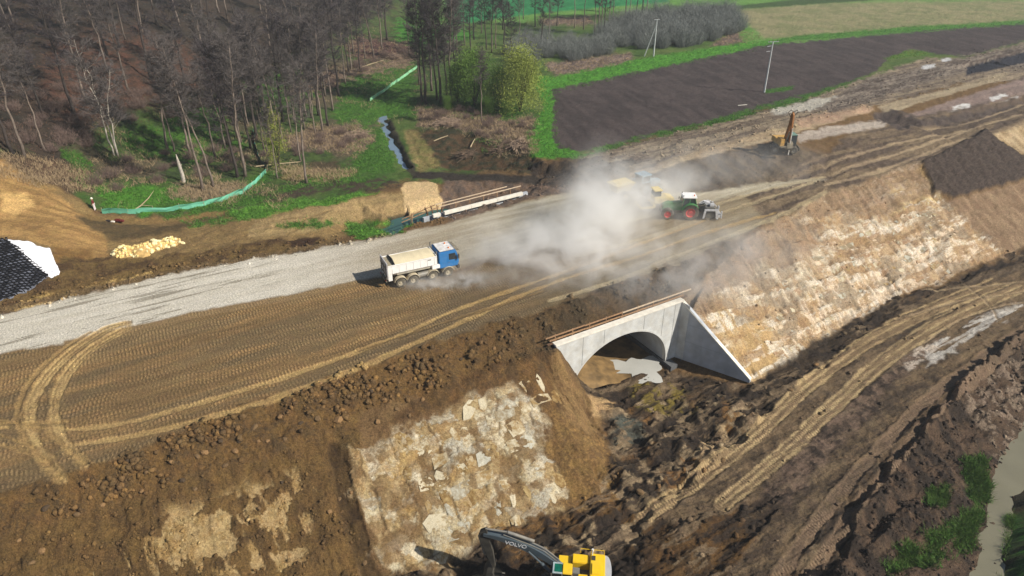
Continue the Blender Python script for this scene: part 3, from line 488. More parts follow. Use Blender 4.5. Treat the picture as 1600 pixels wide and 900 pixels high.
def ground_z(x, y):
    i = int(np.clip(np.searchsorted(Y, y) - 1, 0, NR - 2)); ty = (y - Y[i]) / (Y[i + 1] - Y[i])
    r = 0
    for k, wgt in ((i, 1 - ty), (i + 1, ty)):
        u = x / WID[k]; j = int(np.clip(np.searchsorted(U, u) - 1, 0, NC - 2)); tx = (u - U[j]) / (U[j + 1] - U[j])
        r += wgt * (Z[k, j] * (1 - tx) + Z[k, j + 1] * tx)
    return float(r)
def hit(px, py):
    """the ground point seen at a photo point"""
    d = ray(px, py); t = 25.0; step = 0.6
    while t < 900:
        if CH + d[2] * t < ground_z(d[0] * t, d[1] * t): break
        t += step
    lo, hi = t - step, t
    for _k in range(12):
        m_ = (lo + hi) / 2
        if CH + d[2] * m_ < ground_z(d[0] * m_, d[1] * m_): hi = m_
        else: lo = m_
    return Vector((d[0] * hi, d[1] * hi, ground_z(d[0] * hi, d[1] * hi)))

# ------------------------------------------------------------------ materials
def new_mat(name):
    m = bpy.data.materials.new(name); m.use_nodes = True
    return m, m.node_tree.nodes, m.node_tree.links, m.node_tree.nodes['Principled BSDF']
MATS = {}
def mat(name, c, rough=0.7, metal=0.0, var=0.25, scale=3.0, dust=0.0, spec=0.4, bump=0.0, k=1.0, trans=0.0, rnd=0.0):
    """paint, rubber, concrete, bark: base colour broken up by noise, optional dust"""
    if name in MATS: return MATS[name]
    m, N, L, b = new_mat(name); MATS[name] = m
    c = lin(c, k)
    tc = N.new('ShaderNodeTexCoord'); nz = N.new('ShaderNodeTexNoise'); nz.inputs['Scale'].default_value = scale; nz.inputs['Detail'].default_value = 6
    L.new(tc.outputs['Object'], nz.inputs['Vector'])
    mx = N.new('ShaderNodeMix'); mx.data_type = 'RGBA'
    mx.inputs[6].default_value = (*[v * (1 - var) for v in c], 1); mx.inputs[7].default_value = (*[min(0.95, v * (1 + var)) for v in c], 1)
    mr = N.new('ShaderNodeMapRange'); mr.inputs[1].default_value = 0.3; mr.inputs[2].default_value = 0.7
    L.new(nz.outputs[0], mr.inputs[0]); L.new(mr.outputs[0], mx.inputs[0]); out = mx.outputs[2]
    if rnd:
        oi = N.new('ShaderNodeObjectInfo'); r2 = N.new('ShaderNodeMapRange'); r2.inputs[3].default_value = 1 - rnd; r2.inputs[4].default_value = 1 + rnd
        L.new(oi.outputs['Random'], r2.inputs[0]); vm = N.new('ShaderNodeVectorMath'); vm.operation = 'SCALE'
        L.new(out, vm.inputs[0]); L.new(r2.outputs[0], vm.inputs['Scale']); out = vm.outputs[0]
    if dust:
        d = N.new('ShaderNodeMix'); d.data_type = 'RGBA'; d.inputs[7].default_value = (*lin((176, 164, 138)), 1)
        n4 = N.new('ShaderNodeTexNoise'); n4.inputs['Scale'].default_value = 1.3; n4.inputs['Detail'].default_value = 8; L.new(tc.outputs['Object'], n4.inputs['Vector'])
        m4 = N.new('ShaderNodeMapRange'); m4.inputs[1].default_value = 0.35; m4.inputs[2].default_value = 0.75; m4.inputs[3].default_value = dust * 0.3; m4.inputs[4].default_value = min(1, dust * 1.5)
        L.new(n4.outputs[0], m4.inputs[0]); L.new(m4.outputs[0], d.inputs[0]); L.new(out, d.inputs[6]); out = d.outputs[2]
    L.new(out, b.inputs['Base Color']); b.inputs['Roughness'].default_value = rough; b.inputs['Metallic'].default_value = metal
    b.inputs['Specular IOR Level'].default_value = spec
    if bump:
        bp = N.new('ShaderNodeBump'); bp.inputs['Distance'].default_value = bump; bp.inputs['Strength'].default_value = 0.8; L.new(nz.outputs[0], bp.inputs['Height']); L.new(bp.outputs[0], b.inputs['Normal'])
    return m

gm, N, L, b = new_mat('ground_soil')
def nd_(t, **kw):
    n = N.new(t)
    for k, v in kw.items(): setattr(n, k, v)
    return n
def mth(op, a, b_=None, c=None):
    n = N.new('ShaderNodeMath'); n.operation = op
    for i, v in enumerate((a, b_, c)):
        if v is None: continue
        if isinstance(v, (int, float)): n.inputs[i].default_value = v
        else: L.new(v, n.inputs[i])
    return n.outputs[0]
tc = nd_('ShaderNodeTexCoord'); ac = nd_('ShaderNodeAttribute', attribute_name='soil'); aa = nd_('ShaderNodeAttribute', attribute_name='aux')
sp = nd_('ShaderNodeSeparateColor'); L.new(aa.outputs['Color'], sp.inputs[0])
def noise(sc, det=5, ro=0.55, vec=None):
    n = nd_('ShaderNodeTexNoise'); n.inputs['Scale'].default_value = sc; n.inputs['Detail'].default_value = det; n.inputs['Roughness'].default_value = ro
    L.new(vec or tc.outputs['Object'], n.inputs['Vector']); return n.outputs[0]
def vdot(v):
    n = nd_('ShaderNodeVectorMath', operation='DOT_PRODUCT'); n.inputs[1].default_value = v; L.new(tc.outputs['Object'], n.inputs[0]); return n.outputs['Value']
fa = noise(4.5, 8, 0.72); fb = noise(0.9, 5, 0.6); fc = noise(9, 5, 0.75)
wrp = noise(0.11, 2); s0 = vdot((RD[0], RD[1], 0)); t0 = mth('ADD', vdot((RN[0], RN[1], 0)), mth('MULTIPLY', wrp, 7.0))
lane = mth('FLOOR', mth('DIVIDE', t0, 0.62)); fr = mth('FRACT', mth('DIVIDE', t0, 0.62))
wnz = nd_('ShaderNodeTexWhiteNoise', noise_dimensions='1D'); L.new(lane, wnz.inputs['W'])
ph = mth('MULTIPLY', wnz.outputs['Value'], 6.28)
sn = mth('SINE', mth('ADD', mth('MULTIPLY', mth('ADD', s0, mth('MULTIPLY', fa, 0.22)), 2 * math.pi / 0.31), ph))
patch = nd_('ShaderNodeTexNoise'); patch.inputs['Scale'].default_value = 1.0; patch.inputs['Detail'].default_value = 3
cb = nd_('ShaderNodeCombineXYZ'); L.new(mth('MULTIPLY', s0, 0.22), cb.inputs[0]); L.new(mth('MULTIPLY', t0, 0.9), cb.inputs[1]); L.new(cb.outputs[0], patch.inputs['Vector'])
pm = nd_('ShaderNodeMapRange'); pm.inputs[1].default_value = 0.35; pm.inputs[2].default_value = 0.62; L.new(patch.outputs[0], pm.inputs[0])
lm = mth('MULTIPLY', mth('MULTIPLY', mth('ADD', mth('MULTIPLY', wnz.outputs['Value'], 0.6), 0.4), pm.outputs[0]), sp.outputs[0])
gap = nd_('ShaderNodeMapRange'); gap.inputs[1].default_value = 0.06; gap.inputs[2].default_value = 0.18; L.new(mth('MINIMUM', fr, mth('SUBTRACT', 1.0, fr)), gap.inputs[0])
trd = mth('MULTIPLY', mth('MULTIPLY', mth('ADD', mth('MULTIPLY', sn, 0.5), 0.5), lm), gap.outputs[0])
# colour: grain multiplies the soil colour; raised treads come out lighter than the grooves
g1 = nd_('ShaderNodeMapRange'); g1.inputs[1].default_value = 0.3; g1.inputs[2].default_value = 0.7; g1.inputs[3].default_value = 0.62; g1.inputs[4].default_value = 1.38; L.new(fa, g1.inputs[0])
g2 = nd_('ShaderNodeMapRange'); g2.inputs[1].default_value = 0.3; g2.inputs[2].default_value = 0.7; g2.inputs[3].default_value = 0.72; g2.inputs[4].default_value = 1.3; L.new(fc, g2.inputs[0])
tot = mth('MULTIPLY', mth('MULTIPLY', g1.outputs[0], g2.outputs[0]), mth('ADD', 0.90, mth('MULTIPLY', trd, 0.4)))
vm = nd_('ShaderNodeVectorMath', operation='SCALE'); L.new(ac.outputs['Color'], vm.inputs[0]); L.new(tot, vm.inputs['Scale'])
hs = nd_('ShaderNodeHueSaturation'); L.new(vm.outputs[0], hs.inputs['Color']); L.new(mth('ADD', 0.5, mth('MULTIPLY', mth('SUBTRACT', fb, 0.5), 0.03)), hs.inputs['Hue']); hs.inputs['Saturation'].default_value = 1.0
L.new(hs.outputs[0], b.inputs['Base Color']); b.inputs['Roughness'].default_value = 0.93; b.inputs['Specular IOR Level'].default_value = 0.25
hgt = mth('ADD', mth('MULTIPLY', mth('ADD', mth('MULTIPLY', fa, 0.16), mth('MULTIPLY', fc, 0.09)), sp.outputs[1]), mth('MULTIPLY', trd, 0.12))
bp = nd_('ShaderNodeBump'); bp.inputs['Distance'].default_value = 1.0; bp.inputs['Strength'].default_value = 0.9; L.new(hgt, bp.inputs['Height']); L.new(bp.outputs[0], b.inputs['Normal'])

def grid_mesh(name, V, F, smooth=True):
    me = bpy.data.meshes.new(name)
    me.vertices.add(len(V)); me.vertices.foreach_set('co', np.ascontiguousarray(V, np.float32).ravel())
    k = F.shape[1]; me.loops.add(F.size); me.loops.foreach_set('vertex_index', F.ravel().astype(np.int32))
    me.polygons.add(len(F)); me.polygons.foreach_set('loop_start', np.arange(0, F.size, k, dtype=np.int32))
    if smooth: me.polygons.foreach_set('use_smooth', np.ones(len(F), bool))
    me.update(); return me
idx = np.arange(NR * NC).reshape(NR, NC)
F = np.stack([idx[:-1, :-1], idx[:-1, 1:], idx[1:, 1:], idx[1:, :-1]], -1).reshape(-1, 4)
cx = (X[:-1, :-1] + X[1:, 1:]) / 2 - HW0[0]; cy = (YY[:-1, :-1] + YY[1:, 1:]) / 2 - HW0[1]
cu = cx * RD[0] + cy * RD[1]; cv = -(cx * RN[0] + cy * RN[1])
keep = ~((cu > 1.75) & (cu < 14.65) & (cv > -0.02) & (cv < 0.46))
V = np.stack([X, YY, Z], -1).reshape(-1, 3)
me = grid_mesh('ground', V, F[keep.ravel()])
at = me.color_attributes.new('soil', 'FLOAT_COLOR', 'POINT'); at.data.foreach_set('color', np.concatenate([COL, np.ones(X.shape + (1,), np.float32)], -1).ravel().astype(np.float32))
AUX = np.stack([TREAD, np.clip(ROUGH, 0.3, 2.0), GLOSS, np.ones(X.shape)], -1)
at = me.color_attributes.new('aux', 'FLOAT_COLOR', 'POINT'); at.data.foreach_set('color', AUX.ravel().astype(np.float32))
me.materials.append(gm); ground = bpy.data.objects.new('ground', me); C.objects.link(ground); ground['kind'] = 'structure'; ground['label'] = 'churned brown earth, cut slopes, fields and woodland floor of the road site'
print('ground', round(time.time() - T0, 1))
# ------------------------------------------------------------------ object helpers
def link(name, me, m=None, parent=None, loc=None):
    o = bpy.data.objects.new(name, me); C.objects.link(o)
    if m is not None and me is not None: me.materials.append(m)
    if parent: o.parent = parent
    if loc is not None: o.location = loc
    return o
def tag(o, label=None, cat=None, group=None, kind=None):
    for k, v in (('label', label), ('category', cat), ('group', group), ('kind', kind)):
        if v: o[k] = v
    return o
def thing(name, label, cat, loc=(0, 0, 0), rz=0, group=None, rx=0, ry=0):
    o = bpy.data.objects.new(name, None); C.objects.link(o); o.location = loc; o.rotation_euler = (rx, ry, rz); o.empty_display_size = 0.3
    return tag(o, label, cat, group)
class MB:
    def __init__(s): s.v = []; s.f = []
    def add(s, v, f):
        n = len(s.v); s.v += [tuple(p) for p in v]; s.f += [tuple(i + n for i in q) for q in f]; return s
    def hexa(s, p): return s.add(p, [(0, 3, 2, 1), (4, 5, 6, 7), (0, 1, 5, 4), (1, 2, 6, 5), (2, 3, 7, 6), (3, 0, 4, 7)])
    def box(s, c, d, M=None):
        x, y, z = d[0] / 2, d[1] / 2, d[2] / 2
        p = [Vector(q) for q in ((-x, -y, -z), (x, -y, -z), (x, y, -z), (-x, y, -z), (-x, -y, z), (x, -y, z), (x, y, z), (-x, y, z))]
        if M: p = [M @ q for q in p]
        return s.hexa([q + Vector(c) for q in p])
    def beam(s, a, b, w, h=None):
        a = Vector(a); b = Vector(b); h = h or w; d = (b - a); L_ = d.length
        if L_ < 1e-6: return s
        return s.box((a + b) / 2, (w, h, L_), d.to_track_quat('Z', 'Y').to_matrix())
    def prism(s, poly, y0, y1, taper=None):
        """side profile (x, z) drawn out in y"""
        n = len(poly); v = [(p[0], y0, p[1]) for p in poly] + [(p[0], y1, p[1]) for p in poly]
        if taper: v = v[:n] + [(p[0] * taper, y1, p[2]) for p in v[n:]]
        f = [tuple(range(n)), tuple(range(2 * n - 1, n - 1, -1))] + [(i, i + n, (i + 1) % n + n, (i + 1) % n) for i in range(n)]
        return s.add(v, f)
    def tube(s, ps, rs, n=8, cap=True):
        ps = [Vector(p) for p in ps]; rs = rs if isinstance(rs, (list, tuple)) else [rs] * len(ps); v = []; f = []
        up_ = None
        for i, p in enumerate(ps):
            d = (ps[min(i + 1, len(ps) - 1)] - ps[max(i - 1, 0)]).normalized()
            a = d.cross(Vector((0, 0, 1)) if abs(d.z) < 0.9 else Vector((1, 0, 0))).normalized()
            if up_ is not None and a.dot(up_) < 0: a = -a
            up_ = a; b_ = d.cross(a)
            for k in range(n):
                t = 2 * math.pi * k / n; v.append(p + (a * math.cos(t) + b_ * math.sin(t)) * rs[i])
        for i in range(len(ps) - 1):
            for k in range(n): f.append((i * n + k, i * n + (k + 1) % n, (i + 1) * n + (k + 1) % n, (i + 1) * n + k))
        if cap: f += [tuple(range(n - 1, -1, -1)), tuple((len(ps) - 1) * n + k for k in range(n))]
        return s.add(v, f)
    def lathe(s, prof, c, n=24, axis='y'):
        """prof (offset along axis, radius), closed ring"""
        m = len(prof); v = []; f = []
        for k in range(n):
            t = 2 * math.pi * k / n
            for o_, r in prof: v.append((c[0] + r * math.cos(t), c[1] + o_, c[2] + r * math.sin(t)) if axis == 'y' else (c[0] + r * math.cos(t), c[1] + r * math.sin(t), c[2] + o_))
        for k in range(n):
            for i in range(m): f.append((k * m + i, k * m + (i + 1) % m, ((k + 1) % n) * m + (i + 1) % m, ((k + 1) % n) * m + i))
        return s.add(v, f)
    def build(s, name, m, parent=None, bevel=0.0, smooth=False, loc=None):
        me = bpy.data.meshes.new(name); me.from_pydata(s.v, [], s.f); me.update()
        bm = bmesh.new(); bm.from_mesh(me); bmesh.ops.recalc_face_normals(bm, faces=bm.faces)
        if bevel: bmesh.ops.bevel(bm, geom=[e for e in bm.edges if len(e.link_faces) == 2 and e.calc_face_angle(0) > 0.5], offset=bevel, segments=2, affect='EDGES', clamp_overlap=True)
        bm.to_mesh(me); bm.free()
        if smooth: me.polygons.foreach_set('use_smooth', [True] * len(me.polygons))
        o = link(name, me, m, parent, loc)
        return o
def copy_tree(o, parent=None):
    c = o.copy(); C.objects.link(c)
    if parent is not None: c.parent = parent
    for ch in KIDS.get(o.name, []): copy_tree(ch, c)
    return c
KIDS = {}
def note_kids(root):
    for o in list(bpy.data.objects):
        if o.parent: KIDS.setdefault(o.parent.name, [])
    for o in bpy.data.objects:
        if o.parent and o not in KIDS[o.parent.name]: KIDS[o.parent.name].append(o)

# ------------------------------------------------------------------ water
def water_mat(name, c, rough=0.08):
    m, N, L, b = new_mat(name); b.inputs['Base Color'].default_value = (*lin(c), 1); b.inputs['Roughness'].default_value = rough; b.inputs['Specular IOR Level'].default_value = 0.5
    nz = N.new('ShaderNodeTexNoise'); nz.inputs['Scale'].default_value = 2.5; nz.inputs['Detail'].default_value = 4; tc = N.new('ShaderNodeTexCoord'); L.new(tc.outputs['Object'], nz.inputs['Vector'])
    bp = N.new('ShaderNodeBump'); bp.inputs['Distance'].default_value = 0.03; bp.inputs['Strength'].default_value = 0.5; L.new(nz.outputs[0], bp.inputs['Height']); L.new(bp.outputs[0], b.inputs['Normal'])
    mx = N.new('ShaderNodeMix'); mx.data_type = 'RGBA'; n2_ = N.new('ShaderNodeTexNoise'); n2_.inputs['Scale'].default_value = 0.35; L.new(tc.outputs['Object'], n2_.inputs['Vector'])
    mx.inputs[6].default_value = (*lin(c, 0.8), 1); mx.inputs[7].default_value = (*lin(c, 1.2), 1); L.new(n2_.outputs[0], mx.inputs[0]); L.new(mx.outputs[2], b.inputs['Base Color'])
    return m
def strip(name, mid, half, z, m, label):
    q = [Vector((p[0], p[1])) for p in mid]; v = []; f = []
    for i, p in enumerate(q):
        d = (q[min(i + 1, len(q) - 1)] - q[max(i - 1, 0)]).normalized(); n = Vector((-d.y, d.x)); h_ = half[i] if isinstance(half, list) else half
        zz = z[i] if isinstance(z, list) else z
        v += [(*(p + n * h_), zz), (*(p - n * h_), zz)]
        if i: f.append((2 * i - 2, 2 * i - 1, 2 * i + 1, 2 * i))
    me = bpy.data.meshes.new(name); me.from_pydata(v, [], f); o = link(name, me, m); tag(o, label, None, None, 'structure'); return o
brook = [(37.5, 0), (37.5, 12), up(1538, 905, -11.4)[:2], up(1549, 850, -11.4)[:2], up(1562, 792, -11.4)[:2], up(1573, 740, -11.4)[:2], up(1595, 700, -11.4)[:2], (71, 62.5), (100, 77), (130, 92), (300, 196), (700, 435)]
strip('brook_water', brook, 2.6, -11.35, water_mat('silty_water', (122, 118, 98), 0.12), 'grey silty brook water in its cut channel')
strip('stream_water', [up(p[0], p[1], -2.75)[:2] for p in [(596, 180, 0), (599, 192, 0), (607, 210, 0), (620, 238, 0), (634, 262, 0), (646, 274, 0)]], 1.0, -2.64, water_mat('stream_water', (112, 132, 150), 0.05), 'narrow blue-grey stream running out of the green valley')
pm_ = [up(x, y, -2.75) for x, y in [(515, 382), (560, 352), (610, 345), (655, 330), (715, 325), (715, 345), (640, 372), (560, 388)]]
me = bpy.data.meshes.new('inlet_pool'); me.from_pydata([(p[0], p[1], -2.72) for p in pm_], [], [tuple(range(len(pm_)))]); tag(link('inlet_pool', me, water_mat('pool_water', (60, 92, 84), 0.06)), 'dark green pool of water beside the haul road at the culvert inlet', None, None, 'structure')
pd = [hit(x, y) for x, y in [(985, 575), (1010, 562), (1050, 572), (1078, 585), (1100, 600), (1060, 598), (1030, 590)]]

# ------------------------------------------------------------------ arch culvert
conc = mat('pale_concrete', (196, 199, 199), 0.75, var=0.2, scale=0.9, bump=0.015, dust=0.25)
conc_shade = mat('concrete_in_shade', (170, 177, 186), 0.7, var=0.2, scale=0.8, bump=0.015, dust=0.12)  # same concrete as the head wall, with bluish shade put into its colour
joint_shade = mat('joint_and_shade', (92, 94, 96), 0.9)  # real joints, and painted shade on the recessed footings
timber = mat('raw_timber', (150, 118, 88), 0.85, var=0.3, scale=6)
TH = math.atan2(RD[1], RD[0])
cul = thing('arch_culvert', 'pale concrete arch culvert with a long sloping wing wall under the embankment', 'culvert', (HW0[0], HW0[1], 0), TH)
# local frame: x along the head wall, y into the bank, z up
FZ = -9.45; UC, UA, UB, UZ = 8.2, 6.5, 5.75, -8.95
arc = [(UC + UA * math.cos(t), UZ + UB * math.sin(t) ** 0.92) for t in [math.pi * k / 40 for k in range(41)]]      # right to left
TOP = -1.55
def arch_panel(y0, y1):
    m_ = MB()
    outer = []
    for (x_, z_) in arc: outer.append((x_, TOP))
    fr_ = [(x_, y0, z_) for x_, z_ in arc]; ft = [(x_, y0, TOP) for x_, z_ in arc]
    bk = [(x_, y1, z_) for x_, z_ in arc]; bt = [(x_, y1, TOP) for x_, z_ in arc]; n = len(arc)
    v = fr_ + ft + bk + bt; f = []
    for i in range(n - 1):
        f += [(i, i + 1, n + i + 1, n + i), (2 * n + i, 3 * n + i, 3 * n + i + 1, 2 * n + i + 1), (n + i, n + i + 1, 3 * n + i + 1, 3 * n + i), (i, 2 * n + i, 2 * n + i + 1, i + 1)]
    m_.add(v, f)
    m_.prism([(-0.35, UZ), (UC - UA, UZ), (UC - UA, TOP), (-0.35, TOP)], y0, y1)
    m_.prism([(UC + UA, UZ), (16.1, UZ), (16.1, TOP), (UC + UA, TOP)], y0, y1)
    return m_
arch_panel(0, 0.5).build('head_wall', conc, cul)
for u_ in (2.9, 5.6, 10.9, 13.6):
    zb_ = UZ + UB * max(0, 1 - ((u_ - UC) / UA) ** 2) ** .46 + .28; MB().box((u_, -0.004, (zb_ + TOP) / 2), (.035, .012, TOP - zb_)).build('panel_joint', joint_shade, cul)
for u_ in (15.2,): MB().box((u_, -0.004, (UZ + TOP) / 2), (.03, .012, TOP - UZ)).build('panel_joint', joint_shade, cul)
mb = MB()                                                         # arch ring proud of the wall, chamfered
for i in range(len(arc) - 1):
    (x0, z0), (x1, z1) = arc[i], arc[i + 1]
    def out_(x_, z_, k): dx, dz = x_ - UC, (z_ - UZ) * 1.15; l = math.hypot(dx, dz); return (x_ + dx / l * k, z_ + dz / l * k)
    a0, a1 = out_(x0, z0, 0.22), out_(x1, z1, 0.22)
    mb.hexa([(x0, -0.025, z0), (x1, -0.025, z1), (a1[0], -0.025, a1[1]), (a0[0], -0.025, a0[1]), (x0, 0.03, z0), (x1, 0.03, z1), (a1[0], 0.03, a1[1]), (a0[0], 0.03, a0[1])])
mb.build('arch_rim', conc, cul)
mb = MB(); mb.box((7.9, 0.18, TOP + 0.09), (16.9, 0.72, 0.17)); mb.build('coping', mat('white_concrete', (226, 222, 210), 0.8, var=0.12, scale=2, dust=0.1), cul, 0.02)
# barrel: ring segments with visible joints, and the paved floor
nseg = 15
for k in range(nseg):
    y0 = 0.5 + k * 1.96; y1 = y0 + 1.94; mb = MB(); v = []; f = []; n = len(arc)
    for yy, grow in ((y0, 0), (y1, 0), (y1, 0.35), (y0, 0.35)):
        for (x_, z_) in arc:
            dx, dz = x_ - UC, z_ - UZ; l = math.hypot(dx, dz); v.append((x_ + dx / l * grow, yy, z_ + dz / l * grow))
    for i in range(n - 1):
        for q in range(4): a_ = q * n; b_ = ((q + 1) % 4) * n; f.append((a_ + i, a_ + i + 1, b_ + i + 1, b_ + i))
    mb.add(v, f); mb.build('barrel_segment', conc_shade, cul)
mb = MB(); mb.box((UC - UA - 0.05, 14.7, UZ - 0.35), (0.9, 30.5, 0.66)); mb.build('footing', conc_shade, cul, 0.02)
mb = MB(); mb.box((UC + UA + 0.3, 14.0, UZ - 0.35), (1.0, 30.5, 0.66)); mb.build('footing', joint_shade, cul, 0.02)  # dark colour stands in for the shadow below the pier
mb = MB(); mb.beam((2.35, -2.6, -9.05), (1.75, 0.3, -9.0), 0.35, 0.5); mb.build('footing', conc, cul, 0.02)
fl = MB(); nn_ = 18; v = []; f = []
for i in range(nn_ + 1):
    for j in range(12): v.append((UC - UA - 0.3 + j * (2 * UA + 0.6) / 11, -0.25 + i * 1.72, FZ + 0.12 * math.sin(j * 1.9 + i) * (0 < j < 11) - 0.004 + 2.0 * math.exp(-((j - 3.2) / 2.2) ** 2) * math.exp(-((i - 3.0) / 2.6) ** 2) + 1.0 * math.exp(-((j - 1.5) / 1.6) ** 2) * math.exp(-((i - 1) / 1.6) ** 2)))
for i in range(nn_):
    for j in range(11): a_ = i * 12 + j; f.append((a_, a_ + 1, a_ + 13, a_ + 12))
fl.add(v, f); fl.build('culvert_floor', mat('wet_silt', (122, 98, 62), 0.7, var=0.5, scale=0.9, bump=0.15), cul, smooth=True)
# wing wall: panels of a long triangle on a recessed footing
def wpt(d, off, z): p = WG0 + wd * d + wnrm * off; return (p[0], p[1], z)
wing = MB(); LW = 8.7
wt = lambda d: TOP - 0.05 + (-8.45 + 1.6) * max(0, (d - 0.25)) / (LW - 0.25); wb = lambda d: UZ + 0.16 * d / LW
inv = Matrix.Rotation(-TH, 4, 'Z') @ Matrix.Translation((-HW0[0], -HW0[1], 0))
def loc_(p): return tuple(inv @ Vector(p))
cuts = [0, 1.0, 2.9, 4.8, 6.7, LW]
for a_, b_ in zip(cuts[:-1], cuts[1:]):
    b2 = b_ - 0.012
    MB().hexa([loc_(wpt(a_, 0, wb(a_))), loc_(wpt(b2, 0, wb(b2))), loc_(wpt(b2, 0.42, wb(b2))), loc_(wpt(a_, 0.42, wb(a_))), loc_(wpt(a_, 0, wt(a_))), loc_(wpt(b2, 0, wt(b2))), loc_(wpt(b2, 0.42, wt(b2))), loc_(wpt(a_, 0.42, wt(a_)))]).build('wing_panel', conc_shade, cul)
MB().hexa([loc_(wpt(-0.05, -0.06, wt(0) - 0.02)), loc_(wpt(LW, -0.06, wt(LW) - 0.02)), loc_(wpt(LW, 0.46, wt(LW) - 0.02)), loc_(wpt(-0.05, 0.46, wt(0) - 0.02)), loc_(wpt(-0.05, -0.06, wt(0) + 0.12)), loc_(wpt(LW, -0.06, wt(LW) + 0.12)), loc_(wpt(LW, 0.46, wt(LW) + 0.12)), loc_(wpt(-0.05, 0.46, wt(0) + 0.12))]).build('wing_coping', MATS['white_concrete'], cul)
MB().hexa([loc_(wpt(0.2, 0.12, UZ - 0.8)), loc_(wpt(LW - 1.5, 0.12, UZ - 0.8)), loc_(wpt(LW - 1.5, 0.4, UZ - 0.8)), loc_(wpt(0.2, 0.4, UZ - 0.8)), loc_(wpt(0.2, 0.12, wb(0) + 0.0)), loc_(wpt(LW - 1.5, 0.12, wb(LW))), loc_(wpt(LW - 1.5, 0.4, wb(LW))), loc_(wpt(0.2, 0.4, wb(0)))]).build('wing_footing', joint_shade, cul)  # concrete footing coloured dark for the shadow gap under the wing
# horizontal pour lines on the wing
for zz in (-4.2, -6.4):
    d1 = 0.25 + (TOP - 0.2 - zz) / 6.85 * (LW - 0.25)
    MB().hexa([loc_(wpt(1.02, -0.006, zz)), loc_(wpt(d1, -0.006, zz)), loc_(wpt(d1, 0.05, zz)), loc_(wpt(1.02, 0.05, zz)), loc_(wpt(1.02, -0.006, zz + 0.03)), loc_(wpt(d1, -0.006, zz + 0.03)), loc_(wpt(d1, 0.05, zz + 0.03)), loc_(wpt(1.02, 0.05, zz + 0.03))]).build('pour_line', mat('pour_line', (140, 146, 154), 0.8), cul)
MB().add([(16.1, -0.004, UZ), (16.1, -0.004, TOP - 0.02), loc_(wpt(1.0, -0.02, TOP - 0.3)), loc_(wpt(1.0, -0.02, UZ + 0.1)), (15.3, -0.004, TOP - 0.02), (15.3, -0.004, UZ)], [(4, 5, 0, 1), (1, 0, 3, 2)]).build('splay_panel', conc, cul)
# thin sheet of pale water and silt at the mouth
v = []; rr = random.Random(4)
cpt = inv.inverted() @ Vector((11.8, -0.6, 0))
for k in range(28):
    t = 2 * math.pi * k / 28; r_ = 1 + 0.28 * math.sin(3 * t + 1) + 0.2 * math.sin(7 * t) + rr.uniform(-0.08, 0.08)
    lp = inv.inverted() @ Vector((11.6 + 2.6 * r_ * math.cos(t) * 1.0 - 0.5 * math.sin(t), 0.7 + 2.5 * r_ * math.sin(t), 0)); v.append((lp.x, lp.y, -9.27))
me = bpy.data.meshes.new('puddle'); me.from_pydata(v, [], [tuple(range(28))]); tag(link('puddle', me, water_mat('milky_water', (180, 180, 174), 0.3)), 'milky puddle of water in the mouth of the culvert', None, None, 'structure')
# timber edge rail on the head wall
rail = thing('timber_rail', 'timber guard rail of two long boards along the top of the culvert head wall', 'railing', (HW0[0], HW0[1], TOP), TH)
for k in range(9):
    MB().beam((-0.2 + k * 2.1, 0.55, 0.1), (-0.2 + k * 2.1, 0.55, 1.0), 0.09, 0.09).build('post', timber, rail)
for (h_, x0, x1, w_) in ((0.92, -1.4, 17.6, 0.16), (0.48, -0.9, 16.6, 0.16)):
    for q in range(4):
        a_ = x0 + (x1 - x0) * q / 4; b_ = x0 + (x1 - x0) * (q + 1) / 4 - 0.02
        MB().beam((a_, 0.44 - 0.03 * q, h_), (b_, 0.44 - 0.03 * q, h_ + 0.02), 0.05, w_).build('board', timber if q < 2 or h_ < 0.6 else mat('pale_timber', (196, 176, 150), 0.8, var=0.2, scale=5), rail)
MB().beam((-1.2, 0.42, 0.12), (17.2, 0.42, 0.12), 0.2, 0.1).build('kick_board', mat('brown_timber', (96, 72, 54), 0.9, var=0.3, scale=4), rail)

# inlet head wall and its rails
TI = math.atan2(nd[1], nd[0])
inl = thing('inlet_parapet', 'white concrete parapet strip at the culvert inlet beside the haul road', 'parapet', (N0[0] + 4.2, N0[1] + 2.8, 0), TI)
for a_, b_ in ((-1.6, -0.5), (0.1, 4.2), (4.22, 8.3), (8.32, 12.6)): MB().box(((a_ + b_) / 2, 0, -0.1), (b_ - a_, 0.42, 0.45)).build('parapet_block', MATS['white_concrete'], inl, 0.02)
MB().box((5.5, 0.5, -1.6), (16.5, 0.4, 2.7)).build('inlet_wall', conc_shade, inl)
ir = thing('scaffold_rail', 'two long pale rails on short posts beside the pool at the culvert inlet', 'railing', (N0[0] + 4.2, N0[1] + 2.8, 0), TI)
for yy, zz, x0, x1 in ((1.3, 0.35, -5.5, 13.2), (2.3, 0.3, -5.0, 11.5)):
    MB().beam((x0, yy, zz - 0.9 if x0 < -4 else zz), (0, yy, zz), 0.1, 0.09).build('rail', timber, ir); MB().beam((0.02, yy, zz), (x1, yy, zz + 0.1), 0.11, 0.1).build('rail', MATS['pale_timber'], ir)
for k in range(8): MB().beam((-4 + k * 2.2, 1.3, -2.2), (-4 + k * 2.2, 1.3, 0.35), 0.1).build('post', timber, ir)
for k in range(4): MB().beam((-2 + k * 0.7, 0.5, 0.0), (-1.4 + k * 0.9, 2.6, 0.05), 0.12, 0.3).build('cross_board', MATS['brown_timber'], ir)

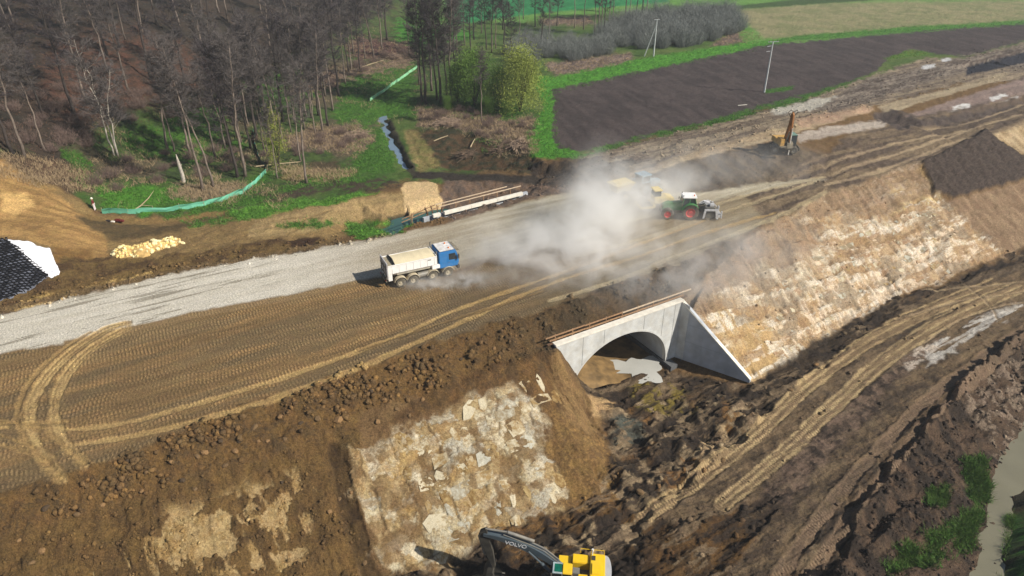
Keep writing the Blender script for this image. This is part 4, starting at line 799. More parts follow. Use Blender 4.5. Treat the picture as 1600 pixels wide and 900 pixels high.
# ------------------------------------------------------------------ vehicles
blk = mat('black_rubber', (44, 42, 40), 0.9, dust=0.25); blkc = mat('black_rubber_clean', (30, 30, 30), 0.85, dust=0.1)
glass = mat('window_glass', (36, 46, 52), 0.12, spec=0.8, var=0.1)
steel = mat('grey_steel', (120, 120, 118), 0.55, metal=0.3, dust=0.3)
dark = mat('dark_chassis', (52, 50, 48), 0.8, dust=0.45)
def wheel(root, x, y, r, w, rimm, tyrem=blk, name='wheel', lugs=0, rr=0.55):
    m_ = MB(); h_ = w / 2; m_.lathe([(-h_, r * rr), (-h_, r * 0.9), (-h_ * 0.8, r), (h_ * 0.8, r), (h_, r * 0.9), (h_, r * rr)], (0, 0, 0), 28)
    for k in range(lugs):
        t = 2 * math.pi * k / lugs
        for sgn in (-1, 1):
            M_ = Matrix.Rotation(-t + sgn * 0.07, 3, 'Y') @ Matrix.Rotation(sgn * 0.5, 3, 'X')
            m_.box(M_ @ Vector((0, sgn * h_ * 0.45, r)), (0.05 * r + 0.02, h_ * 0.95, 0.07 * r), M_)
    o = m_.build(name, tyrem, root, loc=(x, y, r)); s_ = 1 if y > 0 else -1
    q = MB(); q.lathe([(s_ * h_ * 0.95, r * rr), (s_ * h_ * 0.5, r * rr * 0.85), (s_ * h_ * 0.35, r * 0.28), (s_ * h_ * 0.8, r * 0.22), (s_ * h_ * 0.85, 0.001), (0, 0.001), (-s_ * h_ * 0.9, r * rr)], (0, 0, 0), 24)
    for k in range(8):
        t = 2 * math.pi * k / 8; q.tube([(r * 0.34 * math.cos(t), s_ * h_ * 0.3, r * 0.34 * math.sin(t)), (r * 0.34 * math.cos(t), s_ * h_ * 0.5, r * 0.34 * math.sin(t))], 0.03 * r + 0.01, 6)
    q.build('rim', rimm, o); return o
# four-axle tipper truck
pr, pf = Vector(up(627, 448.5, 0)), Vector(up(701, 432, 0)); dv = (pf - pr).normalized(); hdg = math.atan2(dv.y, dv.x); nrm_ = Vector((-dv.y, dv.x, 0))
tr = thing('tipper_truck', 'four-axle tipper truck with blue cab and dusty white body on the grey haul road', 'truck', pr + nrm_ * 1.25 + Vector((0, 0, 0.0)), hdg)
tr.scale = (1.04, 1.0, 1.0); AX = (pf - pr).length / 1.04
white = mat('white_paint', (236, 235, 232), 0.5, dust=0.1, var=0.06); blue = mat('blue_paint', (18, 112, 178), 0.35, dust=0.1, var=0.08); cream = mat('load_cover', (226, 212, 176), 0.85, var=0.1, scale=1.2, dust=0.25)
drim = mat('dusty_rim', (164, 156, 138), 0.8, dust=0.5)
axs = [0, 1.38, 1.38 + (AX - 1.38) * 0.56, AX]
for i, x_ in enumerate(axs):
    for y_ in (-1.1, 1.1): wheel(tr, x_, y_, 0.54, 0.34 if i > 1 else 0.5, drim, blk, lugs=0)
mb = MB(); mb.box((2.7, -0.42, 0.95), (AX + 2.0, 0.16, 0.3)).box((2.7, 0.42, 0.95), (AX + 2.0, 0.16, 0.3))
for x_ in axs: mb.box((x_, 0, 0.54), (0.18, 1.9, 0.2))
for x_ in (-1.0, 0.7, 3.0): mb.box((x_, 0, 0.95), (0.18, 0.9, 0.22))
mb.build('chassis', dark, tr)
XB0, XB1 = -1.25, 4.05
def body_prof(x): return x
m_ = MB(); m_.box(((XB0 + XB1) / 2, -1.24, 2.32), (XB1 - XB0, 0.07, 1.0)); m_.box(((XB0 + XB1) / 2, 1.24, 2.32), (XB1 - XB0, 0.07, 1.0)); m_.box((XB1 - 0.03, 0, 2.3), (0.07, 2.44, 1.25)); m_.box(((XB0 + XB1) / 2, 0, 1.5), (XB1 - XB0 - 0.1, 1.7, 0.14))
m_.hexa([(XB0, -1.22, 1.8), (XB1, -1.22, 1.8), (XB1, -0.9, 1.45), (XB0, -0.9, 1.45), (XB0, -1.26, 1.86), (XB1, -1.26, 1.86), (XB1, -0.86, 1.42), (XB0, -0.86, 1.42)])
m_.prism([(XB0, 1.0), (XB0 + 0.42, 1.0), (XB0 + 0.42, 1.84), (XB0, 1.84)], -1.26, -1.2); m_.prism([(XB0, 1.0), (XB0 + 0.42, 1.0), (XB0 + 0.42, 1.84), (XB0, 1.84)], 1.2, 1.26)
m_.build('tipper_body', white, tr, 0.015)
for k in range(7): MB().box((XB0 + 0.5 + k * 0.76, -1.285, 2.3), (0.07, 0.03, 0.9)).build('body_rib', white, tr)
MB().box(((XB0 + XB1) / 2, -1.29, 2.8), (XB1 - XB0, 0.06, 0.1)).build('body_rail', white, tr, 0.01)
lower = MB(); lower.box((1.5, -1.12, 1.62), (3.6, 0.06, 0.3)); lower.build('side_skirt', mat('dusty_grey', (150, 146, 136), 0.8, dust=0.3), tr, 0.01)
v = []; f = []; nx, ny = 16, 8
for i in range(nx + 1):
    for j in range(ny + 1):
        s_ = i / nx; t_ = j / ny; v.append((XB0 + 0.75 + s_ * (XB1 - XB0 - 0.78), -1.2 + 2.4 * t_, 2.79 + 0.14 * math.sin(math.pi * t_) + 0.03 * math.sin(s_ * 37) * math.sin(math.pi * t_) + 0.02 * math.sin(s_ * 13 + t_ * 9)))
for i in range(nx):
    for j in range(ny): a_ = i * (ny + 1) + j; f.append((a_, a_ + 1, a_ + ny + 2, a_ + ny + 1))
MB().add(v, f).build('load_cover', cream, tr, smooth=True)
MB().box((XB0 + 0.42, 0, 2.68), (0.7, 2.36, 0.1)).build('load', mat('grey_load', (150, 140, 118), 0.95, var=0.3, scale=6), tr)
MB().tube([(XB0 + 0.75, -1.2, 2.86), (XB0 + 0.8, 0, 3.0), (XB0 + 0.75, 1.2, 2.86)], 0.07, 8).build('cover_roll', mat('black_roll', (36, 36, 38), 0.8), tr)
tg = MB(); tg.box((XB0 - 0.05, 0, 2.1), (0.08, 2.5, 1.75)).box((XB0 - 0.02, 0, 3.02), (0.12, 2.56, 0.12)); tgo = tg.build('tailgate', mat('tailgate_grey', (176, 176, 184), 0.6, dust=0.3), tr, 0.01)
for y_ in (-0.8, 0, 0.8): MB().box((XB0 - 0.11, y_, 2.1), (0.05, 0.1, 1.5)).build('tailgate_rib', dark, tgo)
for z_ in (1.6, 2.4): MB().box((XB0 - 0.11, 0, z_), (0.04, 2.3, 0.09)).build('tailgate_rib', dark, tgo)
MB().box((XB0 - 0.2, 0, 0.95), (0.12, 2.3, 0.16)).box((XB0 - 0.1, -0.6, 1.0), (0.4, 0.1, 0.16)).box((XB0 - 0.1, 0.6, 1.0), (0.4, 0.1, 0.16)).build('rear_bumper', dark, tr)
for y_ in (-0.95, 0.95): MB().box((XB0 - 0.27, y_, 1.05), (0.04, 0.32, 0.14)).build('tail_light', mat('red_lens', (150, 24, 18), 0.3), tr, 0.01)
for x_ in (0, axs[1], axs[2], axs[3]):
    for y_ in (-1.1, 1.1):
        pr_ = [(x_ + 0.66 * math.cos(t), 0.56 + 0.66 * math.sin(t)) for t in [math.pi * (0.08 + 0.84 * k / 10) for k in range(11)]]; pr2 = [(x_ + 0.7 * math.cos(t), 0.56 + 0.7 * math.sin(t)) for t in [math.pi * (0.92 - 0.84 * k / 10) for k in range(11)]]
        q = MB(); n_ = 11; vv = [(p[0], y_ - 0.26, p[1]) for p in pr_ + pr2] + [(p[0], y_ + 0.26, p[1]) for p in pr_ + pr2]
        ff = []
        for i in range(10): j = 21 - i; ff += [(i, i + 1, j - 1, j), (22 + i, 22 + j, 22 + j - 1, 22 + i + 1), (i, 22 + i, 22 + i + 1, i + 1), (j, j - 1, 22 + j - 1, 22 + j)]
        ff += [(0, 21, 43, 22), (10, 32, 33, 11)]
        q.add(vv, ff).build('mudguard', mat('beige_guard', (196, 184, 158), 0.8, dust=0.4), tr)
MB().tube([(1.95, -0.95, 0.85), (3.1, -0.95, 0.85)], 0.3, 16).build('fuel_tank', steel, tr); MB().box((2.6, 0.95, 0.85), (1.1, 0.5, 0.55)).build('battery_box', dark, tr, 0.03)
MB().box((3.95, -0.98, 1.5), (0.9, 0.5, 0.45)).build('side_box', white, tr, 0.03)
XC = AX + 0.55
cab_p = [(XC - 1.15 - 0.35, 1.15), (XC + 0.55, 1.15), (XC + 0.72, 1.5), (XC + 0.72, 2.0), (XC + 0.45, 3.0), (XC + 0.25, 3.1), (XC - 1.5, 3.1)]
MB().prism(cab_p, -1.22, 1.22).build('cab', blue, tr, 0.06)
MB().box((XC - 0.55, 0, 3.13), (1.7, 2.2, 0.1)).build('cab_roof', mat('roof_white', (224, 222, 220), 0.45, dust=0.2), tr, 0.05)
MB().add([(XC + 0.735, -1.08, 1.98), (XC + 0.735, 1.08, 1.98), (XC + 0.475, 1.04, 2.93), (XC + 0.475, -1.04, 2.93)], [(0, 1, 2, 3)]).build('windscreen', glass, tr)
MB().box((XC + 0.75, 0, 1.95), (0.03, 2.2, 0.05)).build('wiper_panel', dark, tr); MB().hexa([(XC + 0.5, -1.1, 3.0), (XC + 0.8, -1.1, 2.92), (XC + 0.8, 1.1, 2.92), (XC + 0.5, 1.1, 3.0), (XC + 0.5, -1.1, 3.04), (XC + 0.8, -1.1, 2.96), (XC + 0.8, 1.1, 2.96), (XC + 0.5, 1.1, 3.04)]).build('sun_visor', dark, tr)
for s_ in (-1, 1):
    d_ = MB().prism([(XC - 0.55, 1.3), (XC + 0.5, 1.3), (XC + 0.6, 1.9), (XC + 0.36, 2.88), (XC - 0.55, 2.88)], s_ * 1.222, s_ * 1.236).build('door', blue, tr)
    MB().prism([(XC - 0.42, 2.05), (XC + 0.5, 1.98), (XC + 0.3, 2.78), (XC - 0.42, 2.78)], s_ * 1.237, s_ * 1.245).build('door_window', glass, d_)
    MB().box((XC - 0.4, s_ * 1.25, 1.75), (0.16, 0.03, 0.04)).build('handle', dark, d_)
    MB().box((XC + 0.62, s_ * 1.45, 2.35), (0.12, 0.22, 0.5)).beam((XC + 0.6, s_ * 1.2, 2.7), (XC + 0.62, s_ * 1.45, 2.6), 0.04).build('mirror', dark, tr)
    MB().box((XC + 0.78, s_ * 0.85, 0.95), (0.06, 0.4, 0.2)).build('headlight', mat('lamp_lens', (210, 210, 200), 0.2), tr, 0.02)
MB().box((XC + 0.66, 0, 0.92), (0.28, 2.4, 0.42)).build('front_bumper', mat('dark_bumper', (58, 56, 60), 0.7, dust=0.2), tr, 0.04)
MB().box((XC + 0.735, 0, 1.6), (0.03, 1.5, 0.4)).build('grille', dark, tr, 0.01)
MB().box((XC - 1.62, 0, 1.95), (0.14, 2.0, 1.5)).build('cab_back', mat('air_box', (96, 104, 110), 0.7, dust=0.3), tr, 0.03)
MB().tube([(XC - 1.66, 1.05, 1.2), (XC - 1.66, 1.05, 3.5)], 0.09, 10).build('exhaust_stack', steel, tr); MB().tube([(XC - 1.66, -0.9, 1.2), (XC - 1.66, -0.9, 3.2)], 0.06, 10).build('air_intake', steel, tr)
for y_ in (-0.6, 0.6): MB().tube([(XC - 0.2, y_, 3.17), (XC - 0.2, y_, 3.3)], 0.08, 10).build('beacon', mat('orange_lens', (230, 120, 20), 0.3), tr)
MB().box((3.2, -1.29, 2.55), (0.42, 0.02, 0.1)).build('side_lettering', dark, tr)

# green tractor with a front binder hopper and a rear milling unit; drives to the left of the photo
tf, tb = Vector(up(1042, 342.5, 0)), Vector(up(1077, 343, 0)); dv = (tf - tb).normalized(); hd = math.atan2(dv.y, dv.x); nr_ = Vector((-dv.y, dv.x, 0))
tg_ = thing('green_tractor', 'green tractor with white roof and red wheels half wrapped in dust', 'tractor', tb - nr_ * 1.0 + Vector((0, 0, 0)), hd)
tk = (tf - tb).length
grn = mat('green_paint', (30, 122, 62), 0.4, dust=0.16, var=0.08); red = mat('red_rim', (196, 34, 40), 0.5, dust=0.12)
for y_ in (-0.95, 0.95): wheel(tg_, 0, y_, 1.02, 0.62, red, blk, lugs=20, rr=0.6); wheel(tg_, tk, y_, 0.76, 0.5, red, blk, lugs=16, rr=0.58)
MB().prism([(0.75, 1.0), (tk + 0.55, 0.95), (tk + 0.72, 1.15), (tk + 0.6, 1.75), (tk + 0.1, 1.98), (0.85, 2.15)], -0.45, 0.45).build('bonnet', grn, tg_, 0.1)
MB().box((tk / 2, 0, 0.85), (tk + 0.6, 0.6, 0.5)).box((tk, 0, 0.76), (0.25, 1.5, 0.25)).box((0, 0, 1.02), (0.4, 1.5, 0.4)).build('chassis', dark, tg_, 0.03)
MB().box((tk + 0.73, 0, 1.35), (0.04, 0.7, 0.6)).build('grille', dark, tg_, 0.01)
cb_ = MB().prism([(-0.55, 1.25), (0.95, 1.2), (1.1, 1.9), (0.9, 2.82), (-0.5, 2.82), (-0.75, 1.9)], -0.78, 0.78).build('cab', glass, tg_, 0.03)
for x_, z_, x2, z2 in ((-0.75, 1.9, -0.5, 2.82), (1.1, 1.9, 0.9, 2.82), (0.2, 1.3, 0.15, 2.82), (-0.55, 1.25, -0.75, 1.9), (0.95, 1.2, 1.1, 1.9)):
    for s_ in (-1, 1): MB().beam((x_, s_ * 0.79, z_), (x2, s_ * 0.79, z2), 0.08).build('cab_frame', grn, tg_)
MB().box((0.2, 0, 2.93), (1.85, 1.75, 0.2)).build('cab_roof', mat('tractor_roof', (240, 240, 238), 0.4, var=0.03), tg_, 0.07)
for s_ in (-1, 1):
    pr_ = [(1.16 * math.cos(t), 1.02 + 1.16 * math.sin(t)) for t in [math.pi * (0.1 + 0.72 * k / 10) for k in range(11)]]
    q = MB(); vv = []
    for rr_, (p0) in ((0, None), (0.06, None)):
        for yy in (0.62, 1.3):
            for t in [math.pi * (0.1 + 0.72 * k / 10) for k in range(11)]: vv.append(((1.12 + rr_) * math.cos(t), s_ * yy, 1.02 + (1.12 + rr_) * math.sin(t)))
    ff = []
    for i in range(10): ff += [(i, i + 1, 11 + i + 1, 11 + i), (22 + i, 33 + i, 33 + i + 1, 22 + i + 1), (i, 22 + i, 22 + i + 1, i + 1), (11 + i, 11 + i + 1, 33 + i + 1, 33 + i)]
    q.add(vv, ff).build('fender', grn, tg_)
    MB().tube([(1.0, s_ * 0.6, 1.6), (1.0, s_ * 0.6, 3.2)], 0.05, 8).build('exhaust_stack' if s_ < 0 else 'air_intake', dark, tg_)
    MB().box((0.75, s_ * 0.95, 0.75), (0.6, 0.35, 0.06)).box((0.75, s_ * 1.0, 0.45), (0.5, 0.3, 0.05)).beam((0.75, s_ * 0.9, 0.4), (0.75, s_ * 0.9, 1.2), 0.05).build('step', mat('step_steel', (150, 160, 156), 0.5), tg_)
    MB().beam((1.1, s_ * 0.8, 2.2), (1.2, s_ * 1.15, 2.3), 0.04).box((1.2, s_ * 1.2, 2.1), (0.06, 0.2, 0.36)).build('mirror', dark, tg_)
MB().tube([(-0.4, 0.4, 3.0), (-0.4, 0.4, 3.22)], 0.07, 8).build('beacon', MATS['orange_lens'], tg_)
sil = mat('silver_frame', (190, 192, 196), 0.5, dust=0.15); dg = mat('machine_grey', (70, 74, 78), 0.6, dust=0.2)
mill = thing('soil_mill', 'silver and grey soil stabilising mill hitched behind the green tractor', 'machine', tb - nr_ * 1.0, hd)
MB().prism([(-1.5, 0.35), (-3.3, 0.35), (-3.45, 1.2), (-3.0, 1.75), (-1.8, 1.75), (-1.4, 1.2)], -1.2, 1.2).build('milling_hood', dg, mill, 0.05)
MB().tube([(-2.4, -1.15, 0.5), (-2.4, 1.15, 0.5)], 0.48, 18).build('milling_drum', dark, mill)
for s_ in (-1, 1):
    q = MB(); q.prism([(-1.55, 0.3), (-1.8, 0.3), (-1.95, 1.35), (-3.1, 1.35), (-3.3, 0.25), (-3.6, 0.25), (-3.4, 1.6), (-1.7, 1.6)], s_ * 1.25, s_ * 1.38); q.build('side_frame', sil, mill, 0.02)
    MB().tube([(-1.0, s_ * 0.45, 0.8), (-1.7, s_ * 0.6, 0.9)], 0.07, 8).tube([(-0.9, s_ * 0.3, 1.5), (-2.0, s_ * 0.5, 1.9)], 0.08, 8).build('link_arm', dark, mill)
MB().box((-3.75, 0, 0.55), (0.3, 2.3, 0.35)).beam((-3.3, -1.0, 1.5), (-4.0, -1.0, 0.8), 0.14).beam((-3.3, 1.0, 1.5), (-4.0, 1.0, 0.8), 0.14).box((-4.05, -0.9, 0.7), (0.14, 0.35, 0.9)).box((-4.05, 0.9, 0.7), (0.14, 0.35, 0.9)).build('rear_bar', sil, mill, 0.02)
MB().box((-2.2, 0, 1.95), (0.7, 0.8, 0.35)).box((-2.8, 0.5, 1.9), (0.4, 0.5, 0.3)).tube([(-2.6, -0.8, 1.9), (-1.8, -0.2, 2.2), (-1.2, 0.1, 1.9)], 0.06, 8).tube([(-2.9, -0.9, 1.85), (-2.0, 0.4, 2.25), (-1.3, 0.4, 2.0)], 0.06, 8).tube([(-2.5, -1, 1.9), (-2.5, 1, 1.95)], 0.1, 8).build('gearbox', sil, mill, 0.02)
# dusty machines behind
cr2 = mat('cream_paint', (226, 206, 140), 0.6, dust=0.25, var=0.08)
ybase = Vector(up(1024, 326, 0)); rl = thing('cream_roller', 'cream yellow road roller in the dust just behind the green tractor', 'roller', ybase, hd + 0.25)
MB().tube([(1.6, -1.0, 0.72), (1.6, 1.0, 0.72)], 0.72, 24).build('drum', steel, rl, smooth=False)
MB().box((1.6, -1.12, 0.75), (1.9, 0.14, 0.3)).box((1.6, 1.12, 0.75), (1.9, 0.14, 0.3)).box((0.62, 0, 0.8), (0.25, 2.3, 0.4)).box((2.55, 0, 0.8), (0.2, 2.3, 0.3)).build('drum_frame', cr2, rl, 0.03)
for y_ in (-0.85, 0.85): wheel(rl, -1.3, y_, 0.7, 0.5, cr2, blk, lugs=14)
MB().prism([(-2.3, 0.9), (-0.3, 0.9), (-0.3, 1.75), (-1.2, 1.95), (-2.2, 1.7)], -0.75, 0.75).build('engine_hood', cr2, rl, 0.1)
MB().box((0.1, 0, 1.5), (0.9, 1.3, 1.1)).build('cab_lower', cr2, rl, 0.05); MB().prism([(-0.35, 2.0), (0.55, 2.0), (0.5, 2.75), (-0.3, 2.75)], -0.65, 0.65).build('cab_glass', glass, rl, 0.02); MB().box((0.1, 0, 2.82), (1.15, 1.55, 0.14)).build('cab_roof', cr2, rl, 0.05)
bbase = Vector(up(1004, 301, 0)); bt = thing('blue_tractor', 'faded blue tractor in thick dust by the foot of the mud bank', 'tractor', bbase, TH)
lb = mat('faded_blue', (128, 160, 182), 0.6, dust=0.3)
for y_ in (-0.9, 0.9): wheel(bt, -0.4, y_, 0.95, 0.55, lb, blk, lugs=18, rr=0.6); wheel(bt, 2.2, y_, 0.65, 0.45, lb, blk, lugs=14)
MB().prism([(0.5, 0.95), (2.8, 0.95), (2.85, 1.6), (0.5, 1.95)], -0.42, 0.42).build('bonnet', lb, bt, 0.08); MB().box((0.9, 0, 0.8), (3.2, 0.6, 0.4)).build('chassis', dark, bt)
MB().prism([(-1.0, 1.2), (0.5, 1.2), (0.6, 1.8), (0.45, 2.7), (-0.9, 2.7)], -0.75, 0.75).build('cab', glass, bt, 0.04)
for x_ in (-0.95, 0.5):
    for s_ in (-1, 1): MB().beam((x_, s_ * 0.76, 1.2), (x_ * 0.92, s_ * 0.76, 2.7), 0.09).build('cab_frame', lb, bt)
MB().box((-0.2, 0, 2.8), (1.8, 1.75, 0.18)).build('cab_roof', lb, bt, 0.06); MB().box((-0.4, -0.98, 1.95), (1.6, 0.45, 0.06)).box((-0.4, 0.98, 1.95), (1.6, 0.45, 0.06)).build('fender', lb, bt, 0.02)
sbase = bbase + Vector((-math.cos(TH) * 3.9, -math.sin(TH) * 3.9, 0)); sp_ = thing('binder_spreader', 'cream hopper trailer in the dust left of the faded blue tractor', 'trailer', sbase, TH)
MB().hexa([(-1.2, -0.6, 1.1), (1.0, -0.6, 1.1), (1.0, 0.6, 1.1), (-1.2, 0.6, 1.1), (-1.7, -1.15, 2.3), (1.4, -1.15, 2.3), (1.4, 1.15, 2.3), (-1.7, 1.15, 2.3)]).build('hopper', cr2, sp_, 0.05)
MB().box((-0.15, 0, 2.36), (3.2, 2.4, 0.1)).box((-0.15, 0, 2.44), (2.6, 0.9, 0.12)).build('hopper_lid', cr2, sp_, 0.04)
for y_ in (-0.95, 0.95): wheel(sp_, -0.2, y_, 0.68, 0.5, cr2, blk, lugs=12)
MB().beam((1.0, 0, 0.8), (2.8, 0, 0.8), 0.16).box((0, 0, 0.85), (2.4, 0.8, 0.25)).build('drawbar', dark, sp_)

# yellow crawler excavator in the pit; lettering on the boom stands as in the photo
yel = mat('yellow_paint', (238, 196, 22), 0.42, dust=0.07, var=0.06); bmat_ = mat('slate_boom', (64, 78, 88), 0.4, dust=0.06, var=0.1); gry = mat('counterweight_grey', (176, 178, 180), 0.5, var=0.08)
def track(root, y, L_, h, w, m_):
    r_ = h / 2; prof = [(L_ / 2 - r_ + r_ * math.sin(t), r_ - r_ * math.cos(t)) for t in [math.pi * k / 8 for k in range(9)]] + [(-L_ / 2 + r_ - r_ * math.sin(t), r_ + r_ * math.cos(t)) for t in [math.pi * k / 8 for k in range(9)]]
    q = MB().prism(prof, y - w * 0.3, y + w * 0.3); P_ = [Vector((p[0], 0, p[1])) for p in prof] + [Vector((prof[0][0], 0, prof[0][1]))]
    o = q.build('track_frame', dark, root)
    per = sum((P_[i + 1] - P_[i]).length for i in range(len(P_) - 1)); n_ = int(per / 0.22); sh = None
    for k in range(n_):
        d_ = per * k / n_; i = 0
        while d_ > (P_[i + 1] - P_[i]).length and i < len(P_) - 2: d_ -= (P_[i + 1] - P_[i]).length; i += 1
        t_ = (P_[i + 1] - P_[i]).normalized(); p_ = P_[i] + t_ * d_; a_ = math.atan2(t_.z, t_.x)
        if sh is None: sh = MB().box((0, 0, 0), (0.19, w, 0.05)).box((0.05, 0, -0.04), (0.03, w, 0.05)).build('track_shoe', m_, o); s2 = sh
        else: s2 = sh.copy(); C.objects.link(s2)
        s2.location = (p_.x, y, p_.z); s2.rotation_euler = (0, -a_, 0)
    return o
ez = -9.2
ep = Vector(up(900, 885, ez + 2.6)); gx = Vector((ep.x, ep.y, 0)); gx.z = ground_z(gx.x, gx.y)
ex = thing('yellow_excavator', 'yellow crawler excavator with long dark boom digging at the foot of the marl face', 'excavator', gx, math.radians(180 - 7))
# undercarriage turned against the house
uc = math.radians(35)
und = thing('undercarriage', None, None); und.parent = ex; und.rotation_euler = (0, 0, uc)
for y_ in (-1.25, 1.25): track(und, y_, 4.3, 0.95, 0.6, blkc)
MB().box((0, 0, 0.6), (2.2, 2.2, 0.4)).build('car_body', dark, und, 0.05)
# the house: local +x points to the bucket (left in the photo)
MB().box((-0.35, 0, 1.18), (4.1, 2.7, 0.22)).build('turntable_deck', dark, ex, 0.03)
MB().box((-1.6, -0.0, 1.75), (1.15, 2.75, 1.0)).build('engine_hood', yel, ex, 0.07)
MB().box((-0.35, -0.93, 1.65), (1.3, 0.82, 0.8)).build('right_cover', yel, ex, 0.05)
MB().box((-0.55, 0.92, 1.7), (0.75, 0.8, 0.85)).build('left_cover', yel, ex, 0.05)
MB().box((0.85, -0.95, 1.5), (1.0, 0.75, 0.5)).build('tool_box', yel, ex, 0.04)
MB().box((-1.55, 0.1, 2.28), (0.75, 1.0, 0.1)).build('hood_lid', yel, ex, 0.03); MB().box((-1.3, -0.9, 2.27), (0.28, 0.4, 0.05)).build('hood_vent', blkc, ex)
n_ = 12; cw = [(-2.0, -1.38)] + [(-2.25 - 0.42 * math.cos(a), 1.38 * math.sin(a)) for a in [math.pi * (-0.5 + k / n_) for k in range(n_ + 1)]] + [(-2.0, 1.38)]
q = MB(); m_n = len(cw); q.add([(p[0], p[1], 1.15) for p in cw] + [(p[0], p[1], 2.15) for p in cw], [tuple(range(m_n)), tuple(range(2 * m_n - 1, m_n - 1, -1))] + [(i, (i + 1) % m_n, (i + 1) % m_n + m_n, i + m_n) for i in range(m_n)]); q.build('counterweight', gry, ex, 0.05)
# cab
MB().prism([(0.25, 1.25), (1.75, 1.25), (1.95, 1.8), (1.8, 2.85), (1.5, 2.98), (0.25, 2.98)], 0.45, 1.38).build('cab', mat('cab_glass', (28, 36, 38), 0.15, spec=0.8), ex, 0.04)
MB().box((0.62, 0.915, 3.02), (0.72, 0.98, 0.1)).build('cab_roof', yel, ex, 0.04); MB().box((1.3, 0.915, 3.02), (0.56, 0.72, 0.05)).build('roof_window', mat('green_glass', (10, 96, 76), 0.15, spec=0.7), ex, 0.01)
MB().box((1.3, 0.5, 3.01), (0.66, 0.14, 0.09)).box((1.3, 1.33, 3.01), (0.66, 0.14, 0.09)).box((1.64, 0.915, 3.0), (0.14, 0.98, 0.09)).build('roof_frame', mat('cab_grey', (168, 182, 182), 0.5), ex, 0.02)
for x_, z0, x2 in ((0.27, 1.25, 0.27), (1.75, 1.3, 1.78), (1.0, 1.3, 1.0)):
    for y_ in (0.45, 1.385): MB().beam((x_, y_, z0), (x2, y_, 2.95), 0.09).build('cab_frame', dark, ex)
MB().box((0.15, 0.1, 1.75), (0.9, 0.55, 0.35)).tube([(0.4, 0.1, 2.0), (1.0, 0.0, 2.3), (1.6, -0.1, 2.2)], 0.05, 8).tube([(0.2, 0.25, 2.0), (0.9, 0.15, 2.35), (1.7, 0.05, 2.3)], 0.05, 8).build('hose_block', steel, ex, 0.02)
MB().tube([(-1.2, -1.2, 2.25), (-1.2, -1.2, 2.7)], 0.04, 8).tube([(-1.2, -1.2, 2.7), (-1.2, -1.2, 2.86)], 0.09, 10).build('antenna', mat('white_cap', (235, 235, 230), 0.4), ex)
for x0 in (-2.1, -1.1): MB().tube([(x0, -1.3, 2.25), (x0, -1.3, 2.7), (x0 + 0.8, -1.3, 2.7), (x0 + 0.8, -1.3, 2.25)], 0.025, 6).build('hand_rail', yel, ex)
# boom: banana profile in x-z, slewed outwards
bA, bM, bB = Vector((0.9, -0.15, 1.6)), Vector((3.5, -0.15, 4.3)), Vector((7.0, -0.15, 4.75))
def banana(P, w_, th):
    prof_t = []; prof_b = []; n_ = 12
    for i in range(n_ + 1):
        t = i / n_; p = P[0] * (1 - t) ** 2 + P[1] * 2 * t * (1 - t) + P[2] * t * t; d = ((P[1] - P[0]) * (1 - t) + (P[2] - P[1]) * t).normalized(); nrm = Vector((-d.z, 0, d.x)); h_ = th[0] + (th[1] - th[0]) * (1 - abs(2 * t - 0.9))
        h_ = max(0.14, min(h_, th[1])); prof_t.append((p + nrm * h_)); prof_b.append((p - nrm * h_))
    return MB().prism([(p.x, p.z) for p in prof_t] + [(p.x, p.z) for p in reversed(prof_b)], P[0].y - w_ / 2, P[0].y + w_ / 2)
bo = banana([bA, bM, bB], 0.5, (0.17, 0.34)).build('boom', bmat_, ex, 0.02)
MB().prism([(6.75, 5.25), (7.25, 4.95), (7.4, 4.4), (6.95, 2.9), (6.35, 1.15), (6.15, 1.15), (6.3, 2.9), (6.6, 4.4)], -0.33, 0.03).build('stick', blkc, ex, 0.02)
for y_ in (-0.62, 0.32): MB().tube([(1.5, y_, 1.35), (2.6, y_, 2.6)], 0.13, 12).tube([(2.6, y_, 2.6), (3.6, y_, 3.75)], 0.07, 10).build('lift_cylinder', bmat_, ex)
MB().tube([(3.2, -0.15, 4.35), (5.2, -0.15, 5.05)], 0.13, 12).tube([(5.2, -0.15, 5.05), (6.85, -0.15, 5.2)], 0.08, 10).build('stick_cylinder', steel, ex)
MB().tube([(1.3, -0.05, 2.4), (2.4, -0.05, 3.5), (3.6, -0.05, 4.1), (5.5, -0.05, 4.85)], 0.035, 6).tube([(1.3, -0.3, 2.45), (2.4, -0.3, 3.55), (3.6, -0.3, 4.15), (5.5, -0.3, 4.9)], 0.035, 6).tube([(1.25, -0.2, 2.5), (2.4, -0.2, 3.6), (3.6, -0.2, 4.22), (5.7, -0.2, 4.95)], 0.03, 6).build('hose', steel, ex)
MB().tube([(7.35, -0.15, 4.4), (6.95, -0.15, 2.4)], 0.1, 10).build('bucket_cylinder', steel, ex)
bprof = [(6.3, 1.2), (6.75, 1.0), (7.1, 0.4), (6.95, -0.2), (6.3, -0.5), (5.7, -0.35), (5.75, -0.28), (6.3, -0.4), (6.85, -0.12), (6.98, 0.38), (6.66, 0.9), (6.2, 1.05)]
MB().prism(bprof, -0.85, 0.55).build('bucket', blkc, ex)
for y_ in (-0.85, 0.52): MB().prism([(6.3, 1.1), (6.75, 0.95), (7.05, 0.4), (6.9, -0.15), (6.3, -0.45), (5.75, -0.3), (6.1, 0.6)], y_, y_ + 0.04).build('bucket_side', blkc, ex)
for k in range(5): MB().box((5.6, -0.75 + k * 0.3, -0.36), (0.22, 0.09, 0.06)).build('bucket_tooth', steel, ex)
